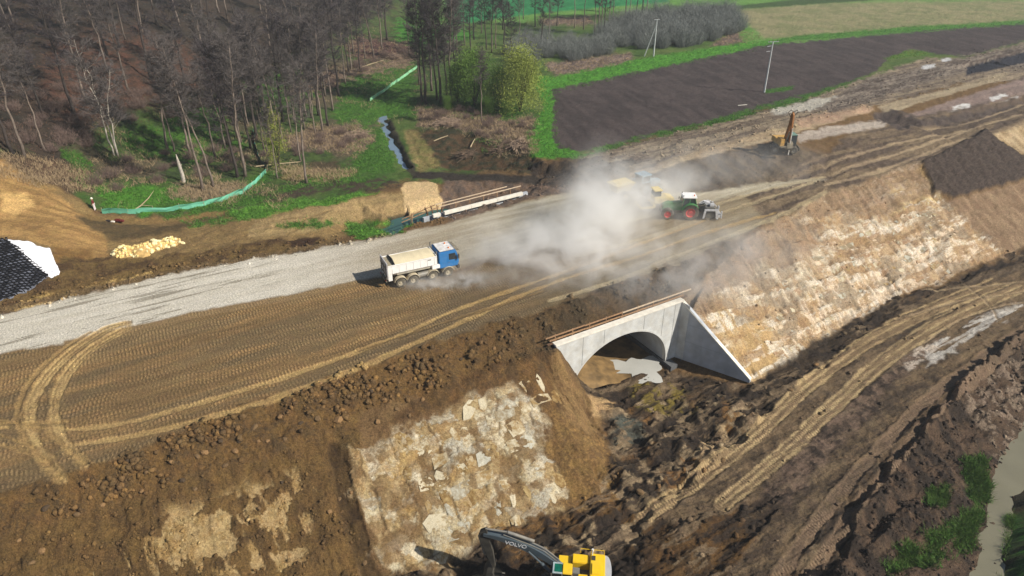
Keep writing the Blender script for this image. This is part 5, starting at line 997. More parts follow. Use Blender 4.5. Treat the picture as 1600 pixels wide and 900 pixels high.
# boom lettering (as on the machine)
def text(s, size, m_, parent, M_, name='lettering', ext=0.004):
    cu_ = bpy.data.curves.new(name, 'FONT'); cu_.body = s; cu_.size = size; cu_.extrude = ext; cu_.align_x = 'CENTER'; cu_.align_y = 'CENTER'; cu_.offset = 0.008
    t_ = bpy.data.objects.new(name, cu_); C.objects.link(t_); bpy.context.view_layer.update()
    me_ = bpy.data.meshes.new_from_object(t_.evaluated_get(bpy.context.evaluated_depsgraph_get())); bpy.data.objects.remove(t_); me_.materials.clear()
    o = link(name, me_, m_, parent); o.matrix_local = M_; return o
wl_ = mat('white_lettering', (226, 228, 228), 0.5)
text('VOLVO', 0.5, wl_, ex, Matrix.Translation((4.55, 0.105, 4.06)) @ Matrix.Rotation(math.radians(180), 4, 'Z') @ Matrix.Rotation(math.radians(90), 4, 'X') @ Matrix.Rotation(math.radians(-11), 4, 'Z'))

# wheeled excavator on the bank
wz = hit(1222, 236); wx = thing('wheeled_excavator', 'old yellow wheeled excavator with raised arm on top of the mud bank', 'excavator', wz, math.radians(-86))
oy = mat('ochre_paint', (196, 150, 66), 0.6, dust=0.2); rb = mat('rusty_boom', (150, 94, 40), 0.6, dust=0.1, var=0.25)
und = thing('undercarriage', None, None); und.parent = wx; und.rotation_euler = (0, 0, math.radians(80))
for x_ in (-1.4, 1.4):
    for y_ in (-1.05, 1.05): wheel(und, x_, y_, 0.55, 0.42, steel, blk, lugs=12)
MB().box((0, 0, 0.75), (3.8, 0.9, 0.4)).box((1.4, 0, 0.55), (0.25, 1.9, 0.25)).box((-1.4, 0, 0.55), (0.25, 1.9, 0.25)).box((2.2, 0, 0.6), (0.12, 2.4, 0.6)).build('chassis', dark, und, 0.03)
MB().box((-1.0, 0, 1.55), (1.9, 2.4, 0.85)).build('engine_hood', oy, wx, 0.08); MB().box((0.3, 0, 1.15), (2.6, 2.4, 0.2)).build('deck', dark, wx)
MB().prism([(0.1, 1.25), (1.5, 1.25), (1.65, 1.9), (1.5, 2.9), (0.1, 2.9)], 0.25, 1.2).build('cab', glass, wx, 0.03); MB().box((0.8, 0.73, 2.96), (1.5, 1.05, 0.1)).build('cab_roof', mat('green_roof', (110, 140, 128), 0.6), wx, 0.03)
for x_ in (0.1, 0.8, 1.5):
    for y_ in (0.24, 1.21): MB().beam((x_, y_, 1.25), (x_, y_, 2.9), 0.08).build('cab_frame', dark, wx)
MB().box((0.7, -0.85, 1.8), (1.4, 0.65, 1.1)).build('side_cover', oy, wx, 0.05)
MB().prism([(0.3, 1.5), (0.75, 1.4), (1.7, 4.2), (2.0, 5.6), (1.7, 6.3), (1.35, 6.2), (1.2, 4.6)], -0.42, -0.08).build('boom', rb, wx, 0.03)
MB().prism([(1.55, 6.6), (2.05, 6.2), (2.35, 4.0), (2.45, 2.2), (2.2, 2.2), (2.0, 4.0)], -0.38, -0.12).build('stick', rb, wx, 0.02)
MB().tube([(2.45, -0.25, 4.3), (2.7, -0.25, 0.35)], 0.08, 8).build('bucket_cylinder', mat('white_rod', (210, 206, 196), 0.5), wx)
MB().tube([(0.95, -0.25, 1.5), (1.75, -0.25, 3.6)], 0.1, 8).build('lift_cylinder', steel, wx)
for s_ in (-1, 1): MB().tube([(1.5, -0.25 + s_ * 0.2, 5.8), (1.6, -0.25 + s_ * 0.75, 6.5), (1.8, -0.25 + s_ * 0.45, 6.9), (1.8, -0.25, 6.6)], 0.05, 6).build('hose', blkc, wx)
MB().prism([(2.2, 2.3), (2.7, 2.1), (2.9, 1.4), (2.6, 1.0), (2.1, 1.1), (2.15, 1.2), (2.55, 1.15), (2.75, 1.45), (2.6, 1.95)], -0.7, 0.2).build('bucket', dark, wx)
print('vehicles', round(time.time() - T0, 1))
# ------------------------------------------------------------------ loose things on the ground
rg = np.random.default_rng(11)
GV = V; NOR = np.zeros(X.shape + (3,))
VALID = (YY > 20) & (YY < 300) & (np.abs(U)[None, :] <= 1)
def pick(mask, n, power=1.0):
    w_ = (np.clip(mask, 0, 1) * VALID).ravel().astype(np.float64) ** power; w_ /= w_.sum()
    return rg.choice(len(w_), n, p=w_)
ico_v = []; ph_ = (1 + 5 ** 0.5) / 2
for a_ in (-1, 1):
    for b_ in (-ph_, ph_): ico_v += [(0, a_, b_), (a_, b_, 0), (b_, 0, a_)]
bm = bmesh.new(); bmesh.ops.create_icosphere(bm, subdivisions=1, radius=1); bm.verts.ensure_lookup_table()
IV = np.array([v.co[:] for v in bm.verts]); IF = np.array([[v.index for v in f.verts] for f in bm.faces]); bm.free()
def clods(name, ids, r0, r1, label, bright=1.05, flat=0.75, sink=0.25, jit=0.06):
    n = len(ids); P_ = GV[ids] + np.stack([rg.normal(0, jit, n), rg.normal(0, jit, n), np.zeros(n)], -1)
    r = r0 + (r1 - r0) * rg.random(n) ** 6
    v = IV[None] * (1 + 0.9 * (rg.random((n, len(IV), 1)) - 0.5)) + rg.normal(0, 0.12, (n, len(IV), 3)) * np.stack([1 + 0.5 * rg.random(n), 1 + 0.3 * rg.random(n), flat + 0.2 * rg.random(n)], -1)[:, None, :]
    a = rg.random(n) * 6.28; ca, sa = np.cos(a), np.sin(a)
    v = np.stack([v[..., 0] * ca[:, None] - v[..., 1] * sa[:, None], v[..., 0] * sa[:, None] + v[..., 1] * ca[:, None], v[..., 2]], -1) * r[:, None, None]
    v += P_[:, None, :] + np.array([0, 0, 1]) * (r * (1 - sink) * 0.15)[:, None, None]
    f = IF[None] + (np.arange(n) * len(IV))[:, None, None]
    me = grid_mesh(name, v.reshape(-1, 3), f.reshape(-1, 3), smooth=False)
    c = COL.reshape(-1, 3)[ids] * (bright * (0.75 + 0.6 * rg.random((n, 1)))); c = np.repeat(np.concatenate([c, np.ones((n, 1))], 1), len(IV), 0)
    at = me.color_attributes.new('soil', 'FLOAT_COLOR', 'POINT'); at.data.foreach_set('color', c.ravel().astype(np.float32))
    ax = np.tile(np.array([0, 0.6, 0, 1.0]), (n * len(IV), 1)); at = me.color_attributes.new('aux', 'FLOAT_COLOR', 'POINT'); at.data.foreach_set('color', ax.ravel().astype(np.float32))
    me.materials.append(gm); o = link(name, me); tag(o, label, None, None, 'stuff'); return o
edge_band = np.clip(BERM * 1.0, 0, 1)
clods('loose_clods', pick(edge_band * ss(0.46, 0.62, n1 * 0.5 + n2 * 0.5) ** 2 * (1 - .65 * ss(640, 760, PXI)), 3200), 0.03, 0.3, 'brown clods of earth scattered over the loose berm below the platform edge', 1.1)
clods('slope_clods', pick(np.clip(SLOPE + RS * 0.2 + BANK * 0.8 - FACE, 0, 1) * ss(0.45, 0.6, n2), 4500), 0.03, 0.17, 'small clods and stones lying on the cut slopes', 1.1)
clods('pit_clods', pick(np.clip(LOW - ROADL * 0.8, 0, 1) * ss(0.4, 0.6, n2), 3200), 0.03, 0.3, 'dark clods and lumps of mud on the pit floor and beside the lower haul road', 1.1)
clods('verge_clods', pick(np.clip(zone([(0, 470), (100, 440), (300, 403), (500, 372), (640, 350), (840, 285), (930, 250), (985, 262), (880, 300), (700, 346), (560, 382), (300, 424), (0, 494)], 3, 8) + 0.7 * zone([(905, 246), (1240, 163), (1440, 92), (1600, 66), (1600, 125), (1360, 168), (1190, 215), (1000, 262)], 3, 8), 0, 1) * ss(0.42, 0.6, n2), 4500), 0.04, 0.24, 'earth clods and rubble on the verge beside the haul road', 1.1)
clods('platform_crumbs', pick(PLAT, 2500), 0.02, 0.08, 'small crumbs of soil on the rolled platform', 1.2)
clods('brook_bank_clods', pick(zone([(1420, 700), (1500, 600), (1600, 520), (1700, 500), (1700, 600), (1560, 725), (1540, 815), (1515, 920), (1300, 920), (1350, 780)], 5, 14) * ss(0.4, 0.6, n2), 1800), 0.04, 0.22, 'dark soil lumps on the bank above the brook', 1.1)

# boulders one by one
def rock_mesh(seed, sub=2, flat=0.7):
    r_ = random.Random(seed); bm = bmesh.new(); bmesh.ops.create_icosphere(bm, subdivisions=sub, radius=1)
    pl = [(Vector((r_.gauss(0, 1), r_.gauss(0, 1), r_.gauss(0, 1))).normalized(), r_.uniform(0.55, 0.9)) for _ in range(9)]
    for v in bm.verts:
        for n_, d_ in pl:
            k = v.co.dot(n_) - d_
            if k > 0: v.co -= n_ * k
        v.co *= 1 + r_.uniform(-0.03, 0.03); v.co.z *= flat
    me = bpy.data.meshes.new('boulder'); bm.to_mesh(me); bm.free(); return me
rocks = [rock_mesh(s) for s in range(5)]
rmats = [mat('brown_stone', (128, 100, 66), 0.95, var=0.35, scale=4, bump=0.03), mat('grey_stone', (108, 86, 58), 0.95, var=0.35, scale=4, bump=0.03), mat('dark_clod', (74, 60, 44), 0.95, var=0.35, scale=4, bump=0.03)]
rm = []
for i_, me in enumerate(rocks): me.materials.append(rmats[i_ % 3]); rm.append(me)
bl = [(320, 708, .34), (308, 714, .25), (345, 690, .28), (368, 706, .3), (398, 668, .26), (404, 690, .22), (352, 728, .24), (375, 690, .24), (438, 652, .26), (497, 655, .3), (530, 657, .4), (540, 652, .25), (470, 662, .22), (418, 690, .2), (445, 687, .24), (268, 722, .22), (230, 738, .24), (285, 752, .26), (222, 768, .2), (305, 765, .2), (160, 790, .24), (120, 805, .25), (72, 795, .26), (66, 862, .28), (50, 880, .24), (30, 845, .2), (545, 620, .26), (580, 612, .22), (600, 625, .24), (622, 598, .24), (655, 590, .22), (690, 575, .22), (720, 562, .2), (772, 545, .2), (815, 525, .2), (500, 600, .2), (405, 795, .22), (440, 755, .2), (515, 800, .22), (530, 780, .2), (548, 770, .2), (570, 880, .24), (200, 720, .18), (590, 660, .28), (620, 640, .22), (660, 625, .22), (640, 650, .2), (570, 588, .2), (905, 530, .3), (890, 520, .22), (905, 560, .25), (1000, 770, .4), (985, 765, .3), (1030, 760, .25), (960, 745, .3), (1100, 735, .3), (1130, 720, .28), (1250, 590, .3), (1275, 570, .28), (1235, 610, .3)]
for i_, (x_, y_, r_) in enumerate(bl):
    p = hit(x_, y_); o = link('boulder', rm[i_ % 5]); o.location = p + Vector((0, 0, r_ * 0.25)); o.scale = (r_ * random.uniform(.9, 1.3), r_, r_ * random.uniform(.8, 1.1)); o.rotation_euler = (random.uniform(-.3, .3), random.uniform(-.3, .3), random.uniform(0, 6))
    if x_ < 860: tag(o, 'one of the brown stones lying on the loose earth slope below the platform edge', 'stone', 'stones on the slope below the platform edge')
    else: tag(o, 'one of the dark stones lying in the muddy pit near the culvert', 'stone', 'stones in the muddy pit')

# marl slabs: each broken plate lies on its face
def marl(name, c1, c2, k=1.0):
    m, N, L, b = new_mat(name); tc = N.new('ShaderNodeTexCoord'); geo = N.new('ShaderNodeNewGeometry')
    a = N.new('ShaderNodeTexNoise'); a.inputs['Scale'].default_value = 1.6; a.inputs['Detail'].default_value = 8; a.inputs['Roughness'].default_value = 0.65; L.new(geo.outputs['Position'], a.inputs['Vector'])
    mx = N.new('ShaderNodeValToRGB'); e = mx.color_ramp.elements; e[0].position = 0.38; e[0].color = (*lin(c2, k), 1); e[1].position = 0.6; e[1].color = (*lin(c1, k), 1); e3 = mx.color_ramp.elements.new(0.48); e3.color = (*[(p + q) / 2.1 for p, q in zip(lin(c1, k), lin(c2, k))], 1)
    oi = N.new('ShaderNodeObjectInfo'); ad = N.new('ShaderNodeMath'); ad.operation = 'MULTIPLY_ADD'; ad.inputs[1].default_value = 0.22; L.new(oi.outputs['Random'], ad.inputs[0]); s2 = N.new('ShaderNodeMath'); s2.operation = 'SUBTRACT'; s2.inputs[1].default_value = 0.11; L.new(a.outputs[0], ad.inputs[2]); L.new(ad.outputs[0], s2.inputs[0]); L.new(s2.outputs[0], mx.inputs[0])
    f_ = N.new('ShaderNodeTexNoise'); f_.inputs['Scale'].default_value = 14; f_.inputs['Detail'].default_value = 6; L.new(geo.outputs['Position'], f_.inputs['Vector'])
    mr = N.new('ShaderNodeMapRange'); mr.inputs[1].default_value = 0.3; mr.inputs[2].default_value = 0.7; mr.inputs[3].default_value = 0.78; mr.inputs[4].default_value = 1.18; L.new(f_.outputs[0], mr.inputs[0])
    vm = N.new('ShaderNodeVectorMath'); vm.operation = 'SCALE'; L.new(mx.outputs[0], vm.inputs[0]); L.new(mr.outputs[0], vm.inputs['Scale']); L.new(vm.outputs[0], b.inputs['Base Color'])
    b.inputs['Roughness'].default_value = 0.92; b.inputs['Specular IOR Level'].default_value = 0.25
    bp = N.new('ShaderNodeBump'); bp.inputs['Distance'].default_value = 0.12; bp.inputs['Strength'].default_value = 0.9; L.new(a.outputs[0], bp.inputs['Height']); L.new(bp.outputs[0], b.inputs['Normal']); return m
ml = [marl('marl_pale', (190, 180, 154), (146, 122, 82)), marl('marl_ochre', (166, 144, 100), (116, 90, 52)), marl('marl_grey', (176, 173, 158), (134, 120, 94)), marl('marl_rose', (206, 186, 158), (150, 122, 94))]
KX = lambda s_, t_: (s_ * RD[0] + t_ * RN[0], s_ * RD[1] + t_ * RN[1])
def slab(s_, t_, ls, lt, sk, lift, m_, rr, par=ground, name='rock_slab'):
    out = []; n_ = 6
    sk = sk + rr.uniform(-.35, .35)
    for (cu_, cw_) in ((-1, -.8), (rr.uniform(-.5, .5), -1.1), (1, -.7), (1.1, .7), (rr.uniform(-.5, .5), 1.1), (-.9, .8)):
        u_ = cu_ * ls / 2 * rr.uniform(.55, 1.05); w_ = cw_ * lt / 2 * rr.uniform(.55, 1.05); out.append((s_ + u_ + sk * w_, t_ + w_))
    tx, ty = rr.uniform(-.02, .02), rr.uniform(-.02, .02); c0 = KX(s_, t_); top = []; bot = []
    for (a_, b_) in out:
        x_, y_ = KX(a_, b_); z_ = ground_z(x_, y_); top.append((x_, y_, z_ + lift + tx * (a_ - s_) + ty * (b_ - t_) + rr.uniform(-.02, .02))); bot.append((x_ + 0.04 * (a_ - s_), y_, z_ - 0.35))
    cz = sum(p[2] for p in top) / n_ + rr.uniform(-.01, .02)
    v = top + bot + [(c0[0], c0[1], cz)]
    f = [(k, (k + 1) % n_, 2 * n_) for k in range(n_)] + [(k + n_, (k + 1) % n_ + n_, (k + 1) % n_, k) for k in range(n_)]
    me = bpy.data.meshes.new(name); me.from_pydata(v, [], f); bm = bmesh.new(); bm.from_mesh(me); bmesh.ops.recalc_face_normals(bm, faces=bm.faces); bm.to_mesh(me); bm.free()
    return link(name, me, m_, par)
def mask_at(M, x, y):
    i = int(np.clip(np.searchsorted(Y, y), 0, NR - 1)); j = int(np.clip(np.searchsorted(U, x / WID[i]), 0, NC - 1)); return float(M[i, j])
rr = random.Random(5); cnt = 0
x0 = [KX(0, 0)]
def face_cells(M, s0, s1, t0, t1, ds, dt, sk, limit, mats, lift, thr=0.55, name='rock_slab', prob=0.9):
    c_ = 0; cells = []
    t_ = t0
    while t_ < t1:
        s_ = s0 + rr.uniform(0, ds)
        while s_ < s1:
            l_ = ds * rr.choice([.5, .8, 1.1, 1.6]) * rr.uniform(.8, 1.2); cells.append((s_ + l_ / 2 + sk * t_, t_ + rr.uniform(-.15, .15) * dt, l_)); s_ += l_ * 1.02
        t_ += dt
    rr.shuffle(cells)
    for (a_, b_, l_) in cells:
        x_, y_ = KX(a_, b_)
        if y_ < 21 or mask_at(M, x_, y_) < thr or rr.random() > prob: continue
        slab(a_, b_, l_, dt * rr.uniform(.8, 1.15), sk, rr.uniform(*lift), rr.choice(mats), rr, ground, name); c_ += 1
        if c_ >= limit: break
    return c_
SAf, TAf = SA, TA
print('slabs left', face_cells(FACE, float(SA[FACE > .5].min()), float(SA[FACE > .5].max()), float(TA[FACE > .5].min()), float(TA[FACE > .5].max()), 1.35, 1.25, -0.1, 150, [ml[0], ml[0], ml[2], ml[1]], (-0.01, 0.05), thr=.5, prob=0.62))
RSC = RS * (1 - 0.0) * zone([(1210, 560), (1160, 470), (1260, 400), (1380, 330), (1440, 280), (1480, 330), (1570, 395), (1480, 425), (1400, 455), (1300, 515)], 4, 14)
RSC = RSC * RPALE * ss(1170, 1230, PXI)
print('slabs right', face_cells(RSC, float(SA[RSC > .5].min()), float(SA[RSC > .5].max()), float(TA[RSC > .5].min()), float(TA[RSC > .5].max()), 1.3, 0.6, 0.1, 148, [ml[3], ml[3], ml[0], ml[2]], (-0.03, 0.04), prob=0.3))

# ------------------------------------------------------------------ grass, reeds and twigs on the ground
def leafmat(name, c, var=0.35, k=1.0, sc=0.5):
    m, N, L, b = new_mat(name); geo = N.new('ShaderNodeNewGeometry'); a = N.new('ShaderNodeTexNoise'); a.inputs['Scale'].default_value = sc; a.inputs['Detail'].default_value = 6; L.new(geo.outputs['Position'], a.inputs['Vector'])
    mx = N.new('ShaderNodeMix'); mx.data_type = 'RGBA'; cc = lin(c, k); mx.inputs[6].default_value = (*[v * (1 - var) for v in cc], 1); mx.inputs[7].default_value = (*[v * (1 + var) for v in cc], 1)
    rp = N.new('ShaderNodeMath'); rp.operation = 'MULTIPLY_ADD'; rp.inputs[1].default_value = 0.6; L.new(geo.outputs['Random Per Island'], rp.inputs[0]); s2 = N.new('ShaderNodeMath'); s2.operation = 'SUBTRACT'; s2.inputs[1].default_value = 0.3; L.new(a.outputs[0], rp.inputs[2]); L.new(rp.outputs[0], s2.inputs[0])
    L.new(s2.outputs[0], mx.inputs[0]); L.new(mx.outputs[2], b.inputs['Base Color']); b.inputs['Roughness'].default_value = 0.8; b.inputs['Specular IOR Level'].default_value = 0.2; return m
def tufts(name, ids, h0, h1, w_, nb, m_, label, spread=0.12, lean=0.5):
    n = len(ids); P_ = np.repeat(GV[ids], nb, 0); k = n * nb
    P_ = P_ + np.stack([rg.normal(0, spread, k), rg.normal(0, spread, k), np.full(k, -0.03)], -1)
    a = rg.random(k) * 6.28; h = h0 + (h1 - h0) * rg.random(k); d = np.stack([np.cos(a), np.sin(a), np.zeros(k)], -1) * w_ / 2
    tip = P_ + np.stack([rg.normal(0, lean, k) * h, rg.normal(0, lean, k) * h, h], -1)
    v = np.stack([P_ - d, P_ + d, tip], 1); f = np.arange(k * 3).reshape(-1, 3)
    me = grid_mesh(name, v.reshape(-1, 3), f, smooth=False); me.materials.append(m_); o = link(name, me); tag(o, label, None, None, 'stuff'); return o
GG = GR * ss(0.35, 0.5, n2)
tufts('green_grass', pick(GG, 16000), 0.12, 0.4, 0.09, 3, leafmat('grass_leaf', (78, 118, 46)), 'fresh green spring grass on the valley floor and field margins', 0.2, 0.8)
tufts('dry_grass', pick(np.clip(BR + VAL * 0.35 * ss(0.5, 0.6, n1), 0, 1), 12000), 0.2, 0.7, 0.06, 4, leafmat('dry_reed', (158, 138, 108)), 'dry pale reeds and dead grass between the trees', 0.25, 0.7)
tufts('leaf_litter', pick(FOREST, 9000), 0.05, 0.35, 0.1, 3, leafmat('litter', (104, 78, 62)), 'dead leaves and twigs on the wooded slope', 0.3, 1.2)
tufts('bank_weeds', pick(GR * ss(1350, 1400, PXI) * ss(650, 700, PYI) + zone([(1580, 800), (1700, 740), (1700, 930), (1570, 920)], 5, 14), 5000), 0.15, 0.5, 0.05, 4, leafmat('bank_green', (78, 104, 44)), 'green weeds on the banks of the brook', 0.15, 0.7)

# ------------------------------------------------------------------ trees
bark = mat('grey_bark', (116, 104, 94), 0.95, var=0.4, scale=1.2, rnd=0.3); bark2 = mat('dark_bark', (66, 58, 54), 0.95, var=0.35, scale=1.5, rnd=0.3); birch = mat('birch_bark', (176, 168, 156), 0.9, var=0.35, scale=2.2)
twg = leafmat('bare_twigs', (92, 86, 84), 0.3, sc=0.2); twd = leafmat('dark_twigs', (72, 66, 68), 0.3, sc=0.2)
def tree_meshes(seed, H_, r0, lean=0.6, limb0=0.4, nl=26, spread=3.0, stems=1, tw=20, tw_len=1.15):
    r_ = random.Random(seed); T = MB(); tri = []
    def seg(a, b, wd_):
        d = (b - a); s_ = d.cross(Vector((r_.gauss(0, 1), r_.gauss(0, 1), r_.gauss(0, 1)))).normalized() * wd_
        tri.append((a - s_, a + s_, b))
    for st in range(stems):
        ang = 2 * math.pi * st / max(1, stems) + r_.random(); off = Vector((math.cos(ang), math.sin(ang), 0)) * (0.25 if stems > 1 else 0)
        ps = []; cur = off.copy(); drift = Vector((r_.gauss(0, lean), r_.gauss(0, lean), 0)) + off * (lean * 3 if stems > 1 else 0); n_ = 10; Hs = H_ * (1 - 0.12 * st)
        for k in range(n_ + 1):
            t = k / n_; ps.append(off + drift * t * t * 1.4 + Vector((r_.gauss(0, .07), r_.gauss(0, .07), 0)) * (k > 0) * 1.6 + Vector((0, 0, Hs * t)))
        rs_ = [r0 * (1.25 if k == 0 else 1) * (1 - 0.88 * k / n_) / (1 if stems == 1 else 1.4) for k in range(n_ + 1)]
        T.tube(ps, rs_, 6)
        for l_ in range(nl):
            t = limb0 + (1 - limb0) * ((l_ + r_.random()) / nl) ** 0.9 * 0.98; i = min(int(t * n_), n_ - 1); p = ps[i].lerp(ps[i + 1], t * n_ - i)
            a_ = r_.random() * 6.28; ln = spread * (1.15 - 0.75 * t) * r_.uniform(0.6, 1.15) * (0.6 if t < limb0 + 0.1 else 1)
            d = Vector((math.cos(a_), math.sin(a_), r_.uniform(0.25, 0.9))).normalized(); q = p + d * ln * 0.5 + Vector((r_.gauss(0, .12), r_.gauss(0, .12), 0)); e = q + (d + Vector((0, 0, 0.45))).normalized() * ln * 0.5
            rl = max(0.018, rs_[i] * 0.32); T.tube([p, q, e], [rl, rl * 0.6, 0.008], 3, cap=False)
            for s_ in range(5):
                u_ = r_.uniform(0.25, 1.0); b0 = p.lerp(q, u_ * 2) if u_ < 0.5 else q.lerp(e, u_ * 2 - 1)
                dd = (d + Vector((r_.gauss(0, .7), r_.gauss(0, .7), r_.gauss(0.2, .4)))).normalized(); b1 = b0 + dd * tw_len * r_.uniform(0.7, 1.5)
                seg(b0, b1, 0.026)
                for _ in range(tw):
                    w0 = b0.lerp(b1, r_.uniform(0.1, 1)); w1 = w0 + (dd * 0.7 + Vector((r_.gauss(0, .6), r_.gauss(0, .6), r_.gauss(0.15, .5)))) * tw_len * r_.uniform(0.3, 0.8); seg(w0, w1, 0.022)
    tm = bpy.data.meshes.new('trunk'); tm.from_pydata(T.v, [], T.f); tm.polygons.foreach_set('use_smooth', [True] * len(tm.polygons))
    v = np.array([[tuple(q) for q in t_] for t_ in tri]).reshape(-1, 3); cm = grid_mesh('crown', v, np.arange(len(v)).reshape(-1, 3), smooth=False)
    return tm, cm
protos = []
for s_, (H_, r0, ln, l0, nl, sp, st, mt, mc) in enumerate([(19, .2, .7, .42, 26, 3.0, 1, bark, twg), (21, .22, 1.2, .5, 24, 2.8, 1, bark, twg), (17, .17, .9, .35, 26, 2.9, 1, bark2, twd), (18, .16, .5, .5, 22, 2.4, 1, bark, twg), (20, .26, .6, .35, 32, 3.8, 1, bark2, twd), (14, .14, .6, .3, 16, 2.6, 3, birch, twg), (16, .13, .8, .55, 16, 1.9, 1, bark, twg)]):
    tm, cm = tree_meshes(100 + s_, H_, r0 * 1.15, ln, l0, int(nl * 1.35), sp, st); tm.materials.append(mt); cm.materials.append(mc); protos.append((tm, cm, H_))
def plant_tree(p, kind, h, label, cat='tree', group=None, rz=None, name='bare_tree', wide=1.0):
    tm, cm, H_ = protos[kind]; o = thing(name, label, cat, p - Vector((0, 0, 0.25)), random.uniform(0, 6.28) if rz is None else rz, group); s_ = h / H_; o.scale = (s_ * wide, s_ * wide, s_)
    link('trunk', tm, None, o); link('crown', cm, None, o); return o
ORD = ['first', 'second', 'third', 'fourth', 'fifth', 'sixth', 'seventh', 'eighth', 'ninth', 'tenth', 'eleventh', 'twelfth', 'thirteenth', 'fourteenth', 'fifteenth', 'sixteenth', 'seventeenth', 'eighteenth', 'nineteenth', 'twentieth', 'twenty-first', 'twenty-second', 'twenty-third', 'twenty-fourth', 'twenty-fifth', 'twenty-sixth', 'twenty-seventh', 'twenty-eighth', 'twenty-ninth', 'thirtieth', 'thirty-first', 'thirty-second', 'thirty-third']
front = [(20, 240, 2, 19), (38, 246, 0, 18), (71, 236, 6, 14), (182, 243, 5, 17), (262, 233, 1, 17), (272, 237, 6, 15), (298, 240, 0, 18), (316, 296, 3, 20), (333, 291, 1, 17), (371, 277, 2, 19), (383, 276, 0, 20), (348, 192, 3, 18), (372, 214, 0, 17), (377, 222, 3, 18), (365, 196, 2, 17), (418, 242, 6, 15), (414, 238, 3, 16), (434, 279, 6, 11), (479, 286, 1, 17), (470, 252, 3, 15), (455, 206, 6, 14), (493, 208, 6, 13), (503, 205, 0, 18), (513, 196, 2, 19), (487, 184, 0, 18), (479, 182, 3, 17), (470, 178, 2, 18), (545, 112, 2, 17), (549, 108, 0, 16), (570, 92, 3, 15), (597, 76, 0, 17), (578, 66, 2, 15)]
front.sort(); fa_l = [q for q in front if q[2] != 5]
for q in front:
    x_, y_, k_, h_ = q
    if k_ == 5: plant_tree(hit(x_, y_), 5, h_, 'multi-stemmed pale birch standing in the dark wood edge above the grass')
    else: plant_tree(hit(x_, y_), k_, h_, 'tall bare alder at the open wood edge, ' + ORD[fa_l.index(q)] + ' trunk from the left', group='bare alders at the open edge of the wood')
clump = [(655, 132, 0), (660, 158, 2), (666, 163, 4), (675, 142, 0), (683, 156, 2), (690, 163, 4), (699, 152, 2), (704, 158, 0), (712, 148, 4)]
for n_, (x_, y_, k_) in enumerate(clump): plant_tree(hit(x_, y_), k_, 19 + random.random() * 3, 'dark bare tree in the close clump by the green valley, ' + ORD[n_] + ' from the left', group='dark bare trees in the clump by the valley track')
plant_tree(hit(753, 192), 6, 13, 'single thin bare tree in front of the green willows'); plant_tree(hit(786, 46), 4, 13, 'bare tree alone on the far meadow edge left of the thicket')
for n_, (x_, y_, k_) in enumerate([(715, 85, 0), (726, 70, 0), (741, 62, 2), (760, 78, 2), (768, 82, 0), (775, 76, 3), (787, 84, 2)]): plant_tree(hit(x_, y_), k_, 17, 'bare tree in the loose row behind the green willows, ' + ORD[n_] + ' from the left', group='bare trees behind the green willows')
for n_, (x_, y_, k_) in enumerate([(897, 44, 6), (912, 46, 6), (929, 52, 3), (934, 54, 0), (939, 50, 3), (944, 54, 2), (952, 34, 3), (957, 32, 6), (977, 30, 0), (983, 34, 3), (993, 32, 2), (1003, 30, 4), (1010, 22, 0)]): plant_tree(hit(x_, y_), k_, 18, 'slim bare tree in the far row above the thicket, ' + ORD[n_] + ' from the left', group='slim bare trees above the far thicket')
plant_tree(hit(836, 42), 4, 15, 'broad bare tree standing by the far meadow left of the slim row')
rr = random.Random(21); placed = []
poly_f = [(-260, 60), (-260, -150), (650, -150), (690, -20), (640, 30), (560, 50), (480, 130), (440, 190), (330, 200), (290, 200), (200, 235), (120, 225), (60, 215), (0, 215), (-260, 215)]
def inside(poly, x, y):
    c_ = False
    for i in range(len(poly)):
        (ax, ay), (bx, by) = poly[i], poly[i - 1]
        if (ay > y) != (by > y) and x < (bx - ax) * (y - ay) / (by - ay) + ax: c_ = not c_
    return c_
cand = 0
while len(placed) < 228 and cand < 20000:
    cand += 1; x_ = rr.uniform(-190, 0); y_ = rr.uniform(92, 290); z_ = ground_z(x_, y_); px, py = proj(np.array(x_), np.array(y_), np.array(z_))
    if not inside(poly_f, float(px), float(py)): continue
    if any((x_ - a) ** 2 + (y_ - b) ** 2 < 3.9 ** 2 for a, b in placed): continue
    placed.append((x_, y_)); near_ = y_ < 150
    plant_tree(Vector((x_, y_, z_)), rr.choice([0, 1, 2, 2, 3, 4, 0, 2]), rr.uniform(15, 22), 'bare leafless tree inside the dense wood on the hillside', group='bare trees inside the hillside wood')
for n_, q_ in enumerate([(338, 248), (352, 232), (360, 224), (392, 232), (400, 214), (424, 226), (444, 232), (388, 196), (408, 186), (430, 200), (442, 190), (452, 176), (462, 194), (476, 202), (498, 180), (520, 172), (530, 150), (508, 150), (488, 156), (540, 130), (562, 112), (584, 92), (604, 62), (552, 84)]):
    plant_tree(hit(*q_), [0, 3, 2, 1, 4, 3][n_ % 6], 15 + (n_ * 7) % 6, 'slim bare alder in the second row behind the open wood edge', group='slim bare alders in the second row of the wood edge')
for n_, q_ in enumerate([(640, 92), (672, 96), (690, 74), (702, 52), (752, 52), (800, 98), (812, 62), (846, 74), (858, 58), (870, 40), (818, 30), (735, 88)]):
    plant_tree(hit(*q_), [0, 2, 3, 4][n_ % 4], 14 + (n_ * 5) % 5, 'grey bare tree in the loose group around the far meadow gap', group='grey bare trees around the far meadow gap')
